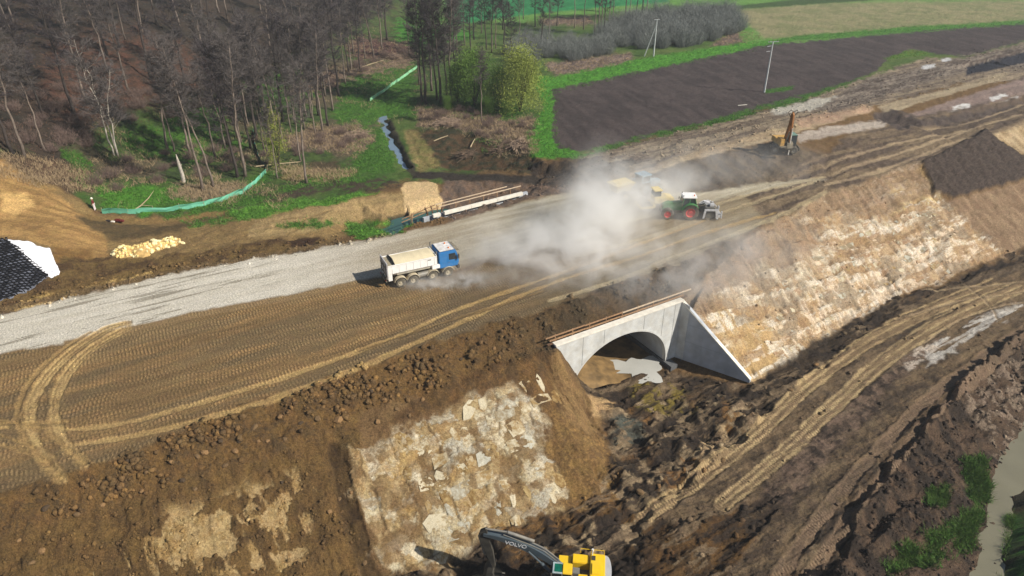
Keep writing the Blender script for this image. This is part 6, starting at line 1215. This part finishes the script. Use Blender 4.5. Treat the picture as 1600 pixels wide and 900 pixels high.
# shrubs
def shrub_mesh(seed, R_, H_, n, lw=0.02, tw=10):
    r_ = random.Random(seed); tri = []
    for k in range(n):
        a_ = r_.random() * 6.28; rad = R_ * r_.random() ** 0.6; b0 = Vector((math.cos(a_) * rad * 0.5, math.sin(a_) * rad * 0.5, 0)); hh = H_ * (1 - 0.35 * (rad / R_) ** 2) * r_.uniform(0.45, 1.2); b1 = Vector((math.cos(a_) * rad, math.sin(a_) * rad, hh)) + Vector((r_.gauss(0, .2), r_.gauss(0, .2), 0))
        s_ = Vector((r_.gauss(0, 1), r_.gauss(0, 1), 0)).normalized() * lw * 1.4; tri.append((b0 - s_, b0 + s_, b1))
        for _ in range(tw):
            w0 = b0.lerp(b1, r_.uniform(0.2, 1)); w1 = w0 + Vector((r_.gauss(0, .35), r_.gauss(0, .35), r_.uniform(0.1, 0.7))) * (H_ / 3.2); s_ = Vector((r_.gauss(0, 1), r_.gauss(0, 1), r_.gauss(0, 1))).normalized() * lw; tri.append((w0 - s_, w0 + s_, w1))
    v = np.array([[tuple(q) for q in t_] for t_ in tri]).reshape(-1, 3); return grid_mesh('shrub', v, np.arange(len(v)).reshape(-1, 3), smooth=False)
gtw = leafmat('grey_shrub_twigs', (122, 126, 122), 0.3, sc=0.3); ptw = leafmat('purple_shrub_twigs', (116, 98, 90), 0.35, sc=0.3)
sh = [shrub_mesh(1, 2.9, 3.9, 330, 0.016), shrub_mesh(2, 2.4, 3.2, 280, 0.016), shrub_mesh(3, 1.6, 1.6, 170, 0.014)]
for s_ in (0, 1): sh[s_].materials.append(gtw)
sh[2].materials.append(ptw)
def shrub(p, k, s_, label, group, name='bare_shrub'):
    o = link(name, sh[k]); o.location = p - Vector((0, 0, .1)); o.rotation_euler = (0, 0, random.uniform(0, 6.28)); o.scale = (s_, s_, s_ * random.uniform(.85, 1.2)); tag(o, label, 'shrub', group); return o
th_poly = [(1000, 78), (1080, 74), (1140, 60), (1160, 38), (1130, 22), (1060, 24), (1000, 34), (955, 44), (935, 60), (960, 72)]
rr = random.Random(3); pl = []
def scatter(poly, n, dmin):
    xs = [p[0] for p in poly]; ys = [p[1] for p in poly]; out = []; c_ = 0
    while len(out) < n and c_ < 4000:
        c_ += 1; x_ = rr.uniform(min(xs), max(xs)); y_ = rr.uniform(min(ys), max(ys))
        if not inside(poly, x_, y_): continue
        p = hit(x_, y_)
        if any((p - q).length < dmin for q in out): continue
        out.append(p)
    return out
for p in scatter(th_poly, 95, 2.6): shrub(p, rr.choice([0, 1]), rr.uniform(.9, 1.5), 'grey leafless bush in the dense thicket behind the power pole with a strut', 'grey bushes of the thicket behind the strutted pole')
for p in scatter([(845, 92), (900, 96), (950, 84), (940, 70), (880, 66), (820, 68), (790, 88), (820, 110)], 34, 2.6): shrub(p, rr.choice([0, 1]), rr.uniform(.8, 1.2), 'grey leafless bush in the low thicket left of the strutted pole', 'grey bushes of the low thicket above the reed bank')
for p in scatter([(480, 118), (540, 110), (640, 72), (655, 84), (600, 100), (500, 140), (450, 150)], 16, 2.2): shrub(p, 2, rr.uniform(.8, 1.3), 'dull purple leafless bush along the far side of the green valley', 'purple bushes along the green valley')
for p in scatter([(110, 250), (260, 240), (330, 220), (470, 215), (560, 195), (580, 215), (480, 262), (390, 262), (300, 280), (160, 300)], 34, 2.6): shrub(p, 2, rr.uniform(.5, 1.0), 'small twiggy bush under the alders at the wood edge', 'small twiggy bushes under the alders')
for p in scatter([(655, 168), (760, 176), (835, 188), (830, 240), (790, 242), (740, 205), (660, 200)], 26, 2.0): shrub(p, 2, rr.uniform(.45, .8), 'low brown twiggy bush in the strip below the green willows', 'low brown bushes below the green willows')
for p in scatter([(20, 230), (110, 240), (200, 200), (320, 170), (420, 160), (330, 120), (120, 130), (10, 170)], 40, 3.0): shrub(p, 2, rr.uniform(.7, 1.3), 'brown twiggy bush on the shaded floor of the wood', 'brown bushes on the floor of the wood')
# green willows
def leafy(seed, R_, H_, n, lsz, blobs):
    r_ = random.Random(seed); g_ = np.random.default_rng(seed); T = MB(); L_ = []
    for k in range(9):
        a_ = r_.random() * 6.28; e = Vector((math.cos(a_) * R_ * 0.6, math.sin(a_) * R_ * 0.6, H_ * r_.uniform(.6, .95))); T.tube([(0, 0, 0), e * 0.5 + Vector((0, 0, .3)), e], [0.1, 0.06, 0.02], 4, cap=False)
    c_ = np.array([[math.cos(a) * R_ * q, math.sin(a) * R_ * q, H_ * h] for a, q, h in [(r_.random() * 6.28, r_.random() ** .6 * .8, r_.uniform(.18, .9)) for _ in range(blobs)]]); c_[:, :2] *= (1.15 - 0.75 * (c_[:, 2:3] / H_))
    p = c_[g_.integers(0, blobs, n)] + g_.normal(0, 1, (n, 3)) * np.array([R_ * .21, R_ * .21, H_ * .1]); p[:, 2] = np.abs(p[:, 2]) + 0.05
    d1 = g_.normal(0, 1, (n, 3)); d1 /= np.linalg.norm(d1, axis=1)[:, None]; d2 = g_.normal(0, 1, (n, 3)); d2[:, 2] += .8; d2 /= np.linalg.norm(d2, axis=1)[:, None]
    v = np.stack([p - d1 * lsz * .4, p + d1 * lsz * .4, p + d2 * lsz * 1.5], 1).reshape(-1, 3)
    tm = bpy.data.meshes.new('branches'); tm.from_pydata(T.v, [], T.f); tm.materials.append(bark2); return tm, grid_mesh('foliage', v, np.arange(len(v)).reshape(-1, 3), smooth=False)
wi = [leafy(31, 4.4, 9.2, 17000, .15, 70), leafy(32, 3.8, 7.8, 11000, .15, 54), leafy(33, 2.4, 9, 4200, .12, 18)]
wm = [leafmat('willow_leaf', (138, 150, 70), .35, sc=.35), leafmat('deep_leaf', (96, 128, 52), .35, sc=.35), leafmat('spring_leaf', (140, 146, 66), .3)]
for k in range(3): wi[k][1].materials.append(wm[k])
def willow(px, py, k, s_, label, group=None):
    o = thing('willow_bush' if k < 2 else 'young_tree', label, 'bush' if k < 2 else 'tree', hit(px, py), random.uniform(0, 6), group); o.scale = (s_, s_, s_); link('branches', wi[k][0], None, o); link('foliage', wi[k][1], None, o)
willow(812, 174, 0, 1.3, 'large rounded yellow-green willow bush next to the ploughed field'); willow(742, 164, 1, 1.35, 'darker green willow bush beside the clump of bare trees'); willow(716, 160, 1, 1.0, 'small green bush at the foot of the bare tree clump'); willow(780, 170, 1, 1.0, 'low mid-green bush squeezed between the two bigger willows')
willow(436, 262, 2, 1.05, 'slender young tree with pale yellow-green leaves at the wood edge')
for x_, y_, s_ in ((700, 172, .35), (762, 178, .4), (790, 180, .35)): willow(x_, y_, 1, s_, 'knee-high green bush in front of the willows', 'knee-high bushes in front of the willows')

# stump, branch, brush heaps
o = thing('tree_stump', 'broken pale tree stump standing in the grass at the wood edge', 'stump', hit(287, 284)); MB().tube([(0, 0, -.2), (.05, 0, 1.2), (-.08, 0, 3.0), (-.15, .02, 4.2)], [.3, .26, .22, .05], 9).build('stump_trunk', birch, o); MB().tube([(0, 0, 2.2), (.3, .1, 2.7)], [.08, .03], 5).build('broken_limb', birch, o)
o = thing('fallen_branch', 'pale forked fallen branch on the bright grass by the silt fence', 'branch', hit(222, 325), .9); MB().tube([(-.9, 0, .1), (0, .1, .35), (1.2, .1, 1.0), (2.3, .4, 1.7)], [.09, .08, .06, .02], 6).tube([(0, .1, .35), (.6, -.5, .3), (1.0, -.9, .2)], [.05, .04, .02], 5).build('branch_wood', mat('dead_wood', (168, 152, 122), .9, var=.25), o)
def stick_heap(seed, n, R_, H_):
    r_ = random.Random(seed); q = MB()
    for k in range(n):
        a_ = r_.gauss(0, .6); p = Vector((r_.gauss(0, R_ * .4), r_.gauss(0, R_ * .25), abs(r_.gauss(0, H_ * .4)))); d = Vector((math.cos(a_), math.sin(a_), r_.gauss(0, .25))) * r_.uniform(.5, 1.6); q.tube([p - d, p, p + d + Vector((0, 0, r_.gauss(0, .2)))], [.05, .04, .012], 3, cap=False)
    me = bpy.data.meshes.new('heap'); me.from_pydata(q.v, [], q.f); return me
hp = [stick_heap(1, 150, 2.4, 1.0), stick_heap(2, 110, 1.8, .8)]; hp[0].materials.append(mat('brush_wood', (146, 126, 108), .95, var=.4, scale=2)); hp[1].materials.append(mat('brush_dark', (96, 80, 66), .95, var=.4, scale=2))
for i_, (x_, y_, k_, r_, t_) in enumerate([(812, 228, 0, 1.2, 'pale brush heap at the corner of the ploughed field'), (730, 243, 1, .5, 'dark heap of grubbed roots beside the stream cutting'), (700, 195, 0, .1, 'pale brushwood heap just right of the stream head'), (560, 215, 0, .3, 'brushwood heap on the left bank of the narrow stream'), (780, 236, 1, 1.0, 'dark heap of sticks below the willow strip'), (1000, 252, 1, .2, 'small heap of sticks on the pale strip near the dust cloud'), (620, 92, 0, .25, 'felled brushwood lying at the far end of the green valley')]):
    o = link('brush_heap', hp[k_]); o.location = hit(x_, y_); o.rotation_euler = (0, 0, r_); tag(o, t_, 'brushwood')
for i_, (x_, y_, x2, y2, t_) in enumerate([(735, 232, 742, 220, 'short pale log sticking out of the dark heap by the stream'), (678, 222, 700, 215, 'pale cut log lying in the mud right of the stream'), (400, 262, 470, 256, 'thin grey log lying across the ground between the alders'), (1006, 248, 990, 252, 'pale wooden pole lying on the strip beside the ploughed field'), (560, 108, 600, 96, 'grey trunk lying at the far side of the green valley')]):
    a_, b_ = hit(x_, y_) + Vector((0, 0, .2)), hit(x2, y2) + Vector((0, 0, .35)); o = thing('fallen_log', t_, 'log', a_); MB().tube([(0, 0, 0), (b_ - a_) * .5 + Vector((0, 0, .05)), b_ - a_], [.11, .09, .06], 7).build('log_wood', MATS['dead_wood'], o)

# silt fence
def silt(path, label, c):
    w_ = [hit(*p) for p in path]; o = thing('silt_fence', label, 'fence', w_[0]); v = []; f = []; n_ = 0; c_ = []
    for a_, b_ in zip(w_[:-1], w_[1:]):
        k_ = max(1, int((b_ - a_).length / .7))
        for k in range(k_): c_.append(a_.lerp(b_, k / k_))
    c_.append(w_[-1]); r_ = random.Random(8)
    for i, p in enumerate(c_):
        z_ = ground_z(p.x, p.y); j = r_.gauss(0, .05); v += [(p.x - w_[0].x + j, p.y - w_[0].y, z_ - w_[0].z - .05), (p.x - w_[0].x - j, p.y - w_[0].y + j, z_ - w_[0].z + .35), (p.x - w_[0].x + j * 2, p.y - w_[0].y + .05, z_ - w_[0].z + .62 + j)]
        if i: f += [(3 * i - 3, 3 * i, 3 * i + 1, 3 * i - 2), (3 * i - 2, 3 * i + 1, 3 * i + 2, 3 * i - 1)]
        if i % 4 == 0: MB().box((v[-3][0], v[-3][1] + .08, v[-3][2] + .4), (.06, .06, 1.0)).build('stake', MATS['dead_wood'], o)
    me = bpy.data.meshes.new('fence_fabric'); me.from_pydata(v, [], f); fo = link('fence_fabric', me, mat(*c), o); sm = fo.modifiers.new('thick', 'SOLIDIFY'); sm.thickness = .015
silt([(160, 334), (200, 334), (250, 331), (300, 325), (345, 315), (380, 302), (402, 285), (416, 270)], 'long green fabric silt fence curving round the foot of the wood', ('fence_green', (96, 166, 138), .7, 0, .25, .35))
silt([(418, 267), (408, 256), (402, 240), (398, 222), (396, 205)], 'dark green end of silt fence running back between the alders', ('fence_dark', (24, 74, 62), .7, 0, .2, .6))
silt([(578, 158), (595, 147), (612, 134), (630, 122), (652, 106)], 'pale green strip of fencing along the ditch in the green valley', ('fence_pale', (124, 184, 140), .7, 0, .2, .5))

# geocell mat and white geotextile
A4 = [hit(-70, 392), hit(12, 374), hit(92, 434), hit(0, 474), hit(-95, 498)]
gp = [(-70, 388), (10, 373), (30, 388), (46, 404), (62, 418), (80, 434), (60, 446), (0, 472), (-90, 496)]
ge = thing('geocell_mat', 'black honeycomb geocell mat spread over the slope at the left edge', 'mat', A4[1]); blkp = mat('black_plastic', (26, 26, 30), .45, var=.2); o0 = A4[1]
cx_, cy_ = hit(-20, 430).x, hit(-20, 430).y
q = MB(); lo = Vector((min(hit(*p).x for p in gp), min(hit(*p).y for p in gp))); hi = Vector((max(hit(*p).x for p in gp), max(hit(*p).y for p in gp)))
gw = [(hit(*p).x, hit(*p).y) for p in gp]
y_ = lo.y; row = 0
while y_ < hi.y:
    x_ = lo.x; 
    while x_ < hi.x:
        xn = x_ + .19
        if inside(gw, x_, y_) and inside(gw, xn, y_):
            a0 = .1 * math.sin(x_ * math.pi / .38 + (row % 2) * math.pi); a1 = .1 * math.sin(xn * math.pi / .38 + (row % 2) * math.pi); wav = .25 * math.sin(x_ * .9) + .12 * math.sin(y_ * 1.7)
            z0, z1 = ground_z(x_, y_) + .02, ground_z(xn, y_) + .02
            p = [(x_ - o0.x, y_ + a0 - o0.y, z0 - o0.z), (xn - o0.x, y_ + a1 - o0.y, z1 - o0.z)]
            q.add([p[0], p[1], (p[1][0], p[1][1], p[1][2] + .2), (p[0][0], p[0][1], p[0][2] + .2), (p[1][0], p[1][1] + .085, p[1][2] + .2), (p[0][0], p[0][1] + .085, p[0][2] + .2)], [(0, 1, 2, 3), (3, 2, 4, 5)])
        x_ = xn
    y_ += .2; row += 1
gq = q.build('cell_strips', blkp, ge); tag(gq, None, None, None, 'stuff')
def drape(name, poly, m_, parent, o0, lift, n_=26):
    xs = [p[0] for p in poly]; ys = [p[1] for p in poly]; v = []; idx_ = {}; f = []
    x0_, x1_, y0_, y1_ = min(xs), max(xs), min(ys), max(ys)
    for i in range(n_ + 1):
        for j in range(n_ + 1):
            x_ = x0_ + (x1_ - x0_) * i / n_; y_ = y0_ + (y1_ - y0_) * j / n_
            if inside(poly, x_, y_): idx_[(i, j)] = len(v); v.append((x_ - o0.x, y_ - o0.y, ground_z(x_, y_) - o0.z + lift + .03 * math.sin(x_ * 5 + y_) + .02 * math.sin(y_ * 7)))
    for i in range(n_):
        for j in range(n_):
            k = [(i, j), (i + 1, j), (i + 1, j + 1), (i, j + 1)]; k = [idx_[a] for a in k if a in idx_]
            if len(k) >= 3: f.append(tuple(k))
    me = bpy.data.meshes.new(name); me.from_pydata(v, [], f); me.polygons.foreach_set('use_smooth', [True] * len(f)); fo = link(name, me, m_, parent); sm = fo.modifiers.new('thick', 'SOLIDIFY'); sm.thickness = .03; return fo
drape('base_sheet', gw, mat('grey_sheet', (96, 100, 112), .6, var=.15), ge, o0, .06, 60)
tw_ = [(hit(*p).x, hit(*p).y) for p in [(8, 373), (34, 377), (52, 380), (60, 385), (80, 389), (85, 402), (96, 430), (80, 437), (60, 422), (45, 408), (28, 394)]]
te = thing('geotextile_sheet', 'crumpled white geotextile sheet lying beside the black geocell mat', 'sheet', hit(50, 400)); drape('sheet_fabric', tw_, mat('white_fabric', (232, 234, 240), .7, var=.05), te, hit(50, 400), .12, 44)

# heap of yellow limestone: every stone a part
sp_l = thing('stone_heap', 'heap of broken yellow limestone in four humps beside the haul road', 'stone heap', hit(230, 398)); o0 = Vector(sp_l.location)
ym = [mat('yellow_lime', (226, 196, 128), .9, var=.3, scale=3), mat('pale_lime', (236, 218, 170), .9, var=.25, scale=3)]
sms = []
for s_ in range(4): me = rock_mesh(40 + s_, 1, .75); me.name = 'stone'; me.materials.append(ym[s_ % 2]); sms.append(me)
r_ = random.Random(9); hum = [(196, 396, 1.15), (220, 393, 1.2), (243, 386, 1.1), (266, 381, 1.0)]; hw_ = [(hit(a, b), h) for a, b, h in hum]
for k in range(280):
    c_, h_ = hw_[k % 4]; a_ = r_.random() * 6.28; q_ = r_.random() ** .6; dx, dy = math.cos(a_) * q_ * 1.55, math.sin(a_) * q_ * 1.3; zz = h_ * (1 - q_ ** 1.5) * .8
    o = link('stone', sms[r_.randrange(4)], None, sp_l, (c_.x + dx - o0.x, c_.y + dy - o0.y, ground_z(c_.x + dx, c_.y + dy) + zz - o0.z)); s_ = r_.uniform(.13, .3); o.scale = (s_, s_ * 1.2, s_); o.rotation_euler = (r_.random() * 3, r_.random() * 3, r_.random() * 3)
q = MB()
for c_, h_ in hw_: q.tube([(c_.x - o0.x, c_.y - o0.y, c_.z - o0.z - .4), (c_.x - o0.x, c_.y - o0.y, c_.z - o0.z + h_ * .35), (c_.x - o0.x, c_.y - o0.y, c_.z - o0.z + h_ * .75)], [1.6, 1.1, .2], 12)
q.build('heap_core', mat('heap_fines', (180, 150, 96), .95, var=.35, scale=3, bump=.1), sp_l)
# small rubbish
o = thing('rubbish_heap', 'small heap of dark red sacks and white scraps at the edge of the sandy ledge', 'rubbish', hit(178, 347))
for (x_, y_, s_, c_) in ((-.7, 0, .35, 'dark'), (.5, .1, .45, 'red'), (0, -.2, .3, 'white'), (1.0, 0, .4, 'red')):
    e = link('sack', rm[1].copy(), None, o, (x_, y_, s_ * .5)); e.data.materials.clear(); e.data.materials.append(mat({'dark': 'dark_sack', 'red': 'red_sack', 'white': 'white_sack'}[c_], {'dark': (40, 34, 34), 'red': (96, 26, 26), 'white': (220, 215, 205)}[c_], .8)); e.scale = (s_, s_ * .8, s_ * .7)
# power poles
cp = mat('pole_concrete', (186, 190, 190), .85, var=.12)
def pole_top(p, py):
    z = 5.0
    while float(proj(np.array(p.x), np.array(p.y), np.array(p.z + z))[1]) > py: z += .1
    return z
p = hit(1194, 144); h_ = pole_top(p, 66); po = thing('power_pole', 'pale concrete power pole with crossarm standing alone in the ploughed field', 'power pole', p)
MB().tube([(0, 0, -.3), (0, 0, h_ * .5), (0, 0, h_)], [.2, .16, .11], 10).build('pole', cp, po); MB().beam((-.9, .15, h_ - .05), (1.1, -.15, h_ + .1), .14, .12).build('crossarm', cp, po)
for x_ in (-.8, 0, .95): MB().tube([(x_, 0, h_ + .05), (x_, 0, h_ + .32)], .06, 8).build('insulator', mat('porcelain', (120, 90, 70), .3), po)
MB().beam((-1.0, 0, h_ - .9), (-.1, 0, h_ - .75), .1).build('bracket', cp, po); MB().beam((-1.0, 0, h_ - 1.9), (-.1, 0, h_ - 1.75), .1).build('bracket', cp, po)
p = hit(1021, 88); h_ = pole_top(p, 31); po = thing('power_pole', 'pale concrete power pole with slanting strut in front of the grey thicket', 'power pole', p)
MB().tube([(0, 0, -.3), (0, 0, h_ * .5), (0, 0, h_)], [.2, .16, .11], 10).build('pole', cp, po); MB().tube([(-2.3, .3, -.2), (-.15, 0, h_ - 1.5)], [.14, .09], 8).build('strut', cp, po); MB().beam((-.7, 0, h_), (.7, 0, h_ + .1), .15).build('crossarm', cp, po)
for x_ in (-.6, 0, .6): MB().tube([(x_, 0, h_ + .05), (x_, 0, h_ + .3)], .06, 8).build('insulator', MATS['porcelain'], po)
o = thing('marker_board', 'white board lying on the dark ploughed field near the lone pole', 'board', hit(1160, 165), .3); MB().box((0, 0, .12), (2.0, .18, .05)).build('board', MATS['white_concrete'], o)

# person at the wood edge: one skinned body, clothes as children
def skinned(name, verts, edges, radii, m_, parent, root=0, sub=2):
    me = bpy.data.meshes.new(name); me.from_pydata(verts, edges, []); o = link(name, me, m_, parent)
    o.modifiers.new('skin', 'SKIN'); sv = me.skin_vertices[0].data if me.skin_vertices else None
    if sv is None:
        bm = bmesh.new(); bm.from_mesh(me); bm.verts.layers.skin.verify(); bm.to_mesh(me); bm.free(); sv = me.skin_vertices[0].data
    for i, r_ in enumerate(radii): sv[i].radius = (r_, r_) if not isinstance(r_, tuple) else r_; sv[i].use_root = (i == root)
    s_ = o.modifiers.new('sub', 'SUBSURF'); s_.levels = sub; s_.render_levels = sub; me.polygons.foreach_set('use_smooth', [True] * len(me.polygons)); return o
pp = hit(149, 329); pe = thing('person', 'person in dark red jacket, pale trousers and white helmet standing at the wood edge', 'person', pp, math.radians(200))
skin_ = mat('skin', (196, 150, 122), .6)
Vb = [(0, 0, .96), (0, 0, 1.15), (0, 0, 1.38), (0, 0, 1.5), (.02, 0, 1.62), (.02, 0, 1.72),
      (0, .19, 1.42), (.04, .27, 1.15), (.16, .25, .93), (.2, .24, .86), (0, -.19, 1.42), (-.02, -.29, 1.14), (.1, -.3, .9), (.13, -.3, .83),
      (0, .1, .9), (.03, .12, .5), (0, .13, .09), (.14, .14, .04), (0, -.1, .9), (-.02, -.13, .5), (-.05, -.14, .09), (.09, -.15, .04)]
Eb = [(0, 1), (1, 2), (2, 3), (3, 4), (4, 5), (2, 6), (6, 7), (7, 8), (8, 9), (2, 10), (10, 11), (11, 12), (12, 13), (0, 14), (14, 15), (15, 16), (16, 17), (0, 18), (18, 19), (19, 20), (20, 21)]
Rb = [.13, .13, .14, .06, .09, .09, .07, .05, .035, .04, .07, .05, .035, .04, .09, .065, .045, .05, .09, .065, .045, .05]
skinned('body', Vb, Eb, Rb, skin_, pe)
skinned('jacket', [Vb[i] for i in (0, 1, 2, 3, 6, 7, 8, 10, 11, 12)], [(0, 1), (1, 2), (2, 3), (2, 4), (4, 5), (5, 6), (2, 7), (7, 8), (8, 9)], [.17, .16, .17, .08, .095, .075, .055, .095, .075, .055], mat('dark_red_cloth', (96, 30, 32), .85), pe, 0)
skinned('trousers', [Vb[i] for i in (0, 14, 15, 16, 18, 19, 20)], [(0, 1), (1, 2), (2, 3), (0, 4), (4, 5), (5, 6)], [.15, .115, .09, .075, .115, .09, .075], mat('pale_cloth', (222, 212, 212), .85), pe, 0)
for y_, x_ in ((.13, .05), (-.145, 0)): MB().box((x_, y_, .05), (.3, .11, .1)).build('boot', blkc, pe, .03)
q = MB(); q.lathe([(0, .19), (.02, .135), (.09, .13), (.15, .08), (.17, .001), (.0, .001)], (.02, 0, 1.7), 16, 'z'); q.build('helmet', mat('white_helmet', (238, 234, 214), .4), pe, smooth=True)
q = MB(); q.add([(.11, -.012, 1.62), (.11, .012, 1.62), (.135, 0, 1.6), (.11, 0, 1.66)], [(0, 1, 2), (1, 3, 2), (3, 0, 2)]); q.build('nose', skin_, pe)

# ------------------------------------------------------------------ dust
def dust(name, c, dim, blobs, label, nscale=.28, thr=(.36, .72), k=1.0):
    m = bpy.data.materials.new(name); m.use_nodes = True; N = m.node_tree.nodes; L = m.node_tree.links; N.clear()
    out = N.new('ShaderNodeOutputMaterial'); pv = N.new('ShaderNodeVolumePrincipled'); pv.inputs['Color'].default_value = (.997, .995, .985, 1); pv.inputs['Anisotropy'].default_value = 0.1; L.new(pv.outputs[0], out.inputs['Volume'])
    geo = N.new('ShaderNodeNewGeometry'); nz = N.new('ShaderNodeTexNoise'); nz.inputs['Scale'].default_value = nscale; nz.inputs['Detail'].default_value = 4; nz.inputs['Roughness'].default_value = .6; nz.inputs['Distortion'].default_value = .6
    L.new(geo.outputs['Position'], nz.inputs['Vector']); mr = N.new('ShaderNodeMapRange'); mr.inputs[1].default_value = thr[0]; mr.inputs[2].default_value = thr[1]; L.new(nz.outputs[0], mr.inputs[0]); tot = None
    def mm(op, a, b):
        n = N.new('ShaderNodeMath'); n.operation = op
        for i, v in enumerate((a, b)):
            if isinstance(v, (int, float)): n.inputs[i].default_value = v
            else: L.new(v, n.inputs[i])
        return n.outputs[0]
    for (bc, br, d_) in blobs:
        s_ = N.new('ShaderNodeVectorMath'); s_.operation = 'SUBTRACT'; s_.inputs[1].default_value = bc; L.new(geo.outputs['Position'], s_.inputs[0])
        s2 = N.new('ShaderNodeVectorMath'); s2.operation = 'DIVIDE'; s2.inputs[1].default_value = br; L.new(s_.outputs[0], s2.inputs[0])
        dp = N.new('ShaderNodeVectorMath'); dp.operation = 'DOT_PRODUCT'; L.new(s2.outputs[0], dp.inputs[0]); L.new(s2.outputs[0], dp.inputs[1])
        e = mm('MULTIPLY', mm('POWER', 2.718, mm('MULTIPLY', dp.outputs['Value'], -1.0)), d_ * k); tot = e if tot is None else mm('ADD', tot, e)
    den = mm('MULTIPLY', tot, mr.outputs[0]); den = mm('MAXIMUM', mm('SUBTRACT', den, .002), 0.0); L.new(den, pv.inputs['Density'])
    x, y, z = dim; o = MB().box((0, 0, 0), (x, y, z)).build(name, m); o.location = c; o.rotation_euler = (0, 0, 0); tag(o, label, None, None, 'stuff')
dust('dust_cloud', (17, 82, 4), (56, 42, 15), [((5.5, 74.5, .8), (7.5, 5.0, 1.8), .6), ((9.5, 80, 3.2), (3.2, 4, 3.0), .42), ((11.5, 84.5, 7.0), (2.6, 3.0, 2.4), .16), ((-1.5, 71.5, .5), (4, 2.5, 1.0), .25), ((9.5, 78.0, 1.2), (4.5, 4.0, 2.0), .45), ((15.5, 86, 1.6), (5.5, 4.0, 1.8), .75), ((19.5, 91, 2.0), (6, 3.5, 2.0), .4), ((31, 97, 2.5), (12, 5, 3.0), .07), ((14, 69, -.3), (10, 4.5, 2.0), .34), ((23, 75, -.3), (8, 5, 2), .14), ((2, 69, .6), (5, 3, 1.2), .2), ((26, 78, 0), (10, 5, 2), .06)], 'pale dust cloud drifting over the haul road in front of the green tractor', k=1.5)
dust('truck_dust', (-7.3, 66.3, 1.2), (13, 7, 3.4), [((-9.4, 65.9, .35), (2.0, .8, .6), 1.0), ((-5.2, 67.0, .4), (2.4, 1.1, .7), .7), ((-7.0, 66.2, .2), (3.5, 1.0, .4), .5)], 'light dust swirling round the wheels of the tipper truck', .9, k=1.4)
# ------------------------------------------------------------------ aerial haze: one even box round camera, ground and all things
hm = bpy.data.materials.new('haze'); hm.use_nodes = True; N = hm.node_tree.nodes; L = hm.node_tree.links; N.clear()
out = N.new('ShaderNodeOutputMaterial'); pv = N.new('ShaderNodeVolumePrincipled'); pv.inputs['Color'].default_value = (.86, .93, 1, 1); pv.inputs['Density'].default_value = 0.0003; L.new(pv.outputs[0], out.inputs['Volume'])
hz_ = MB().box((0, 2300, 15), (14600, 6400, 62)).build('haze', hm); tag(hz_, 'thin blue air haze over the whole valley', None, None, 'stuff')
print('done', round(time.time() - T0, 1))
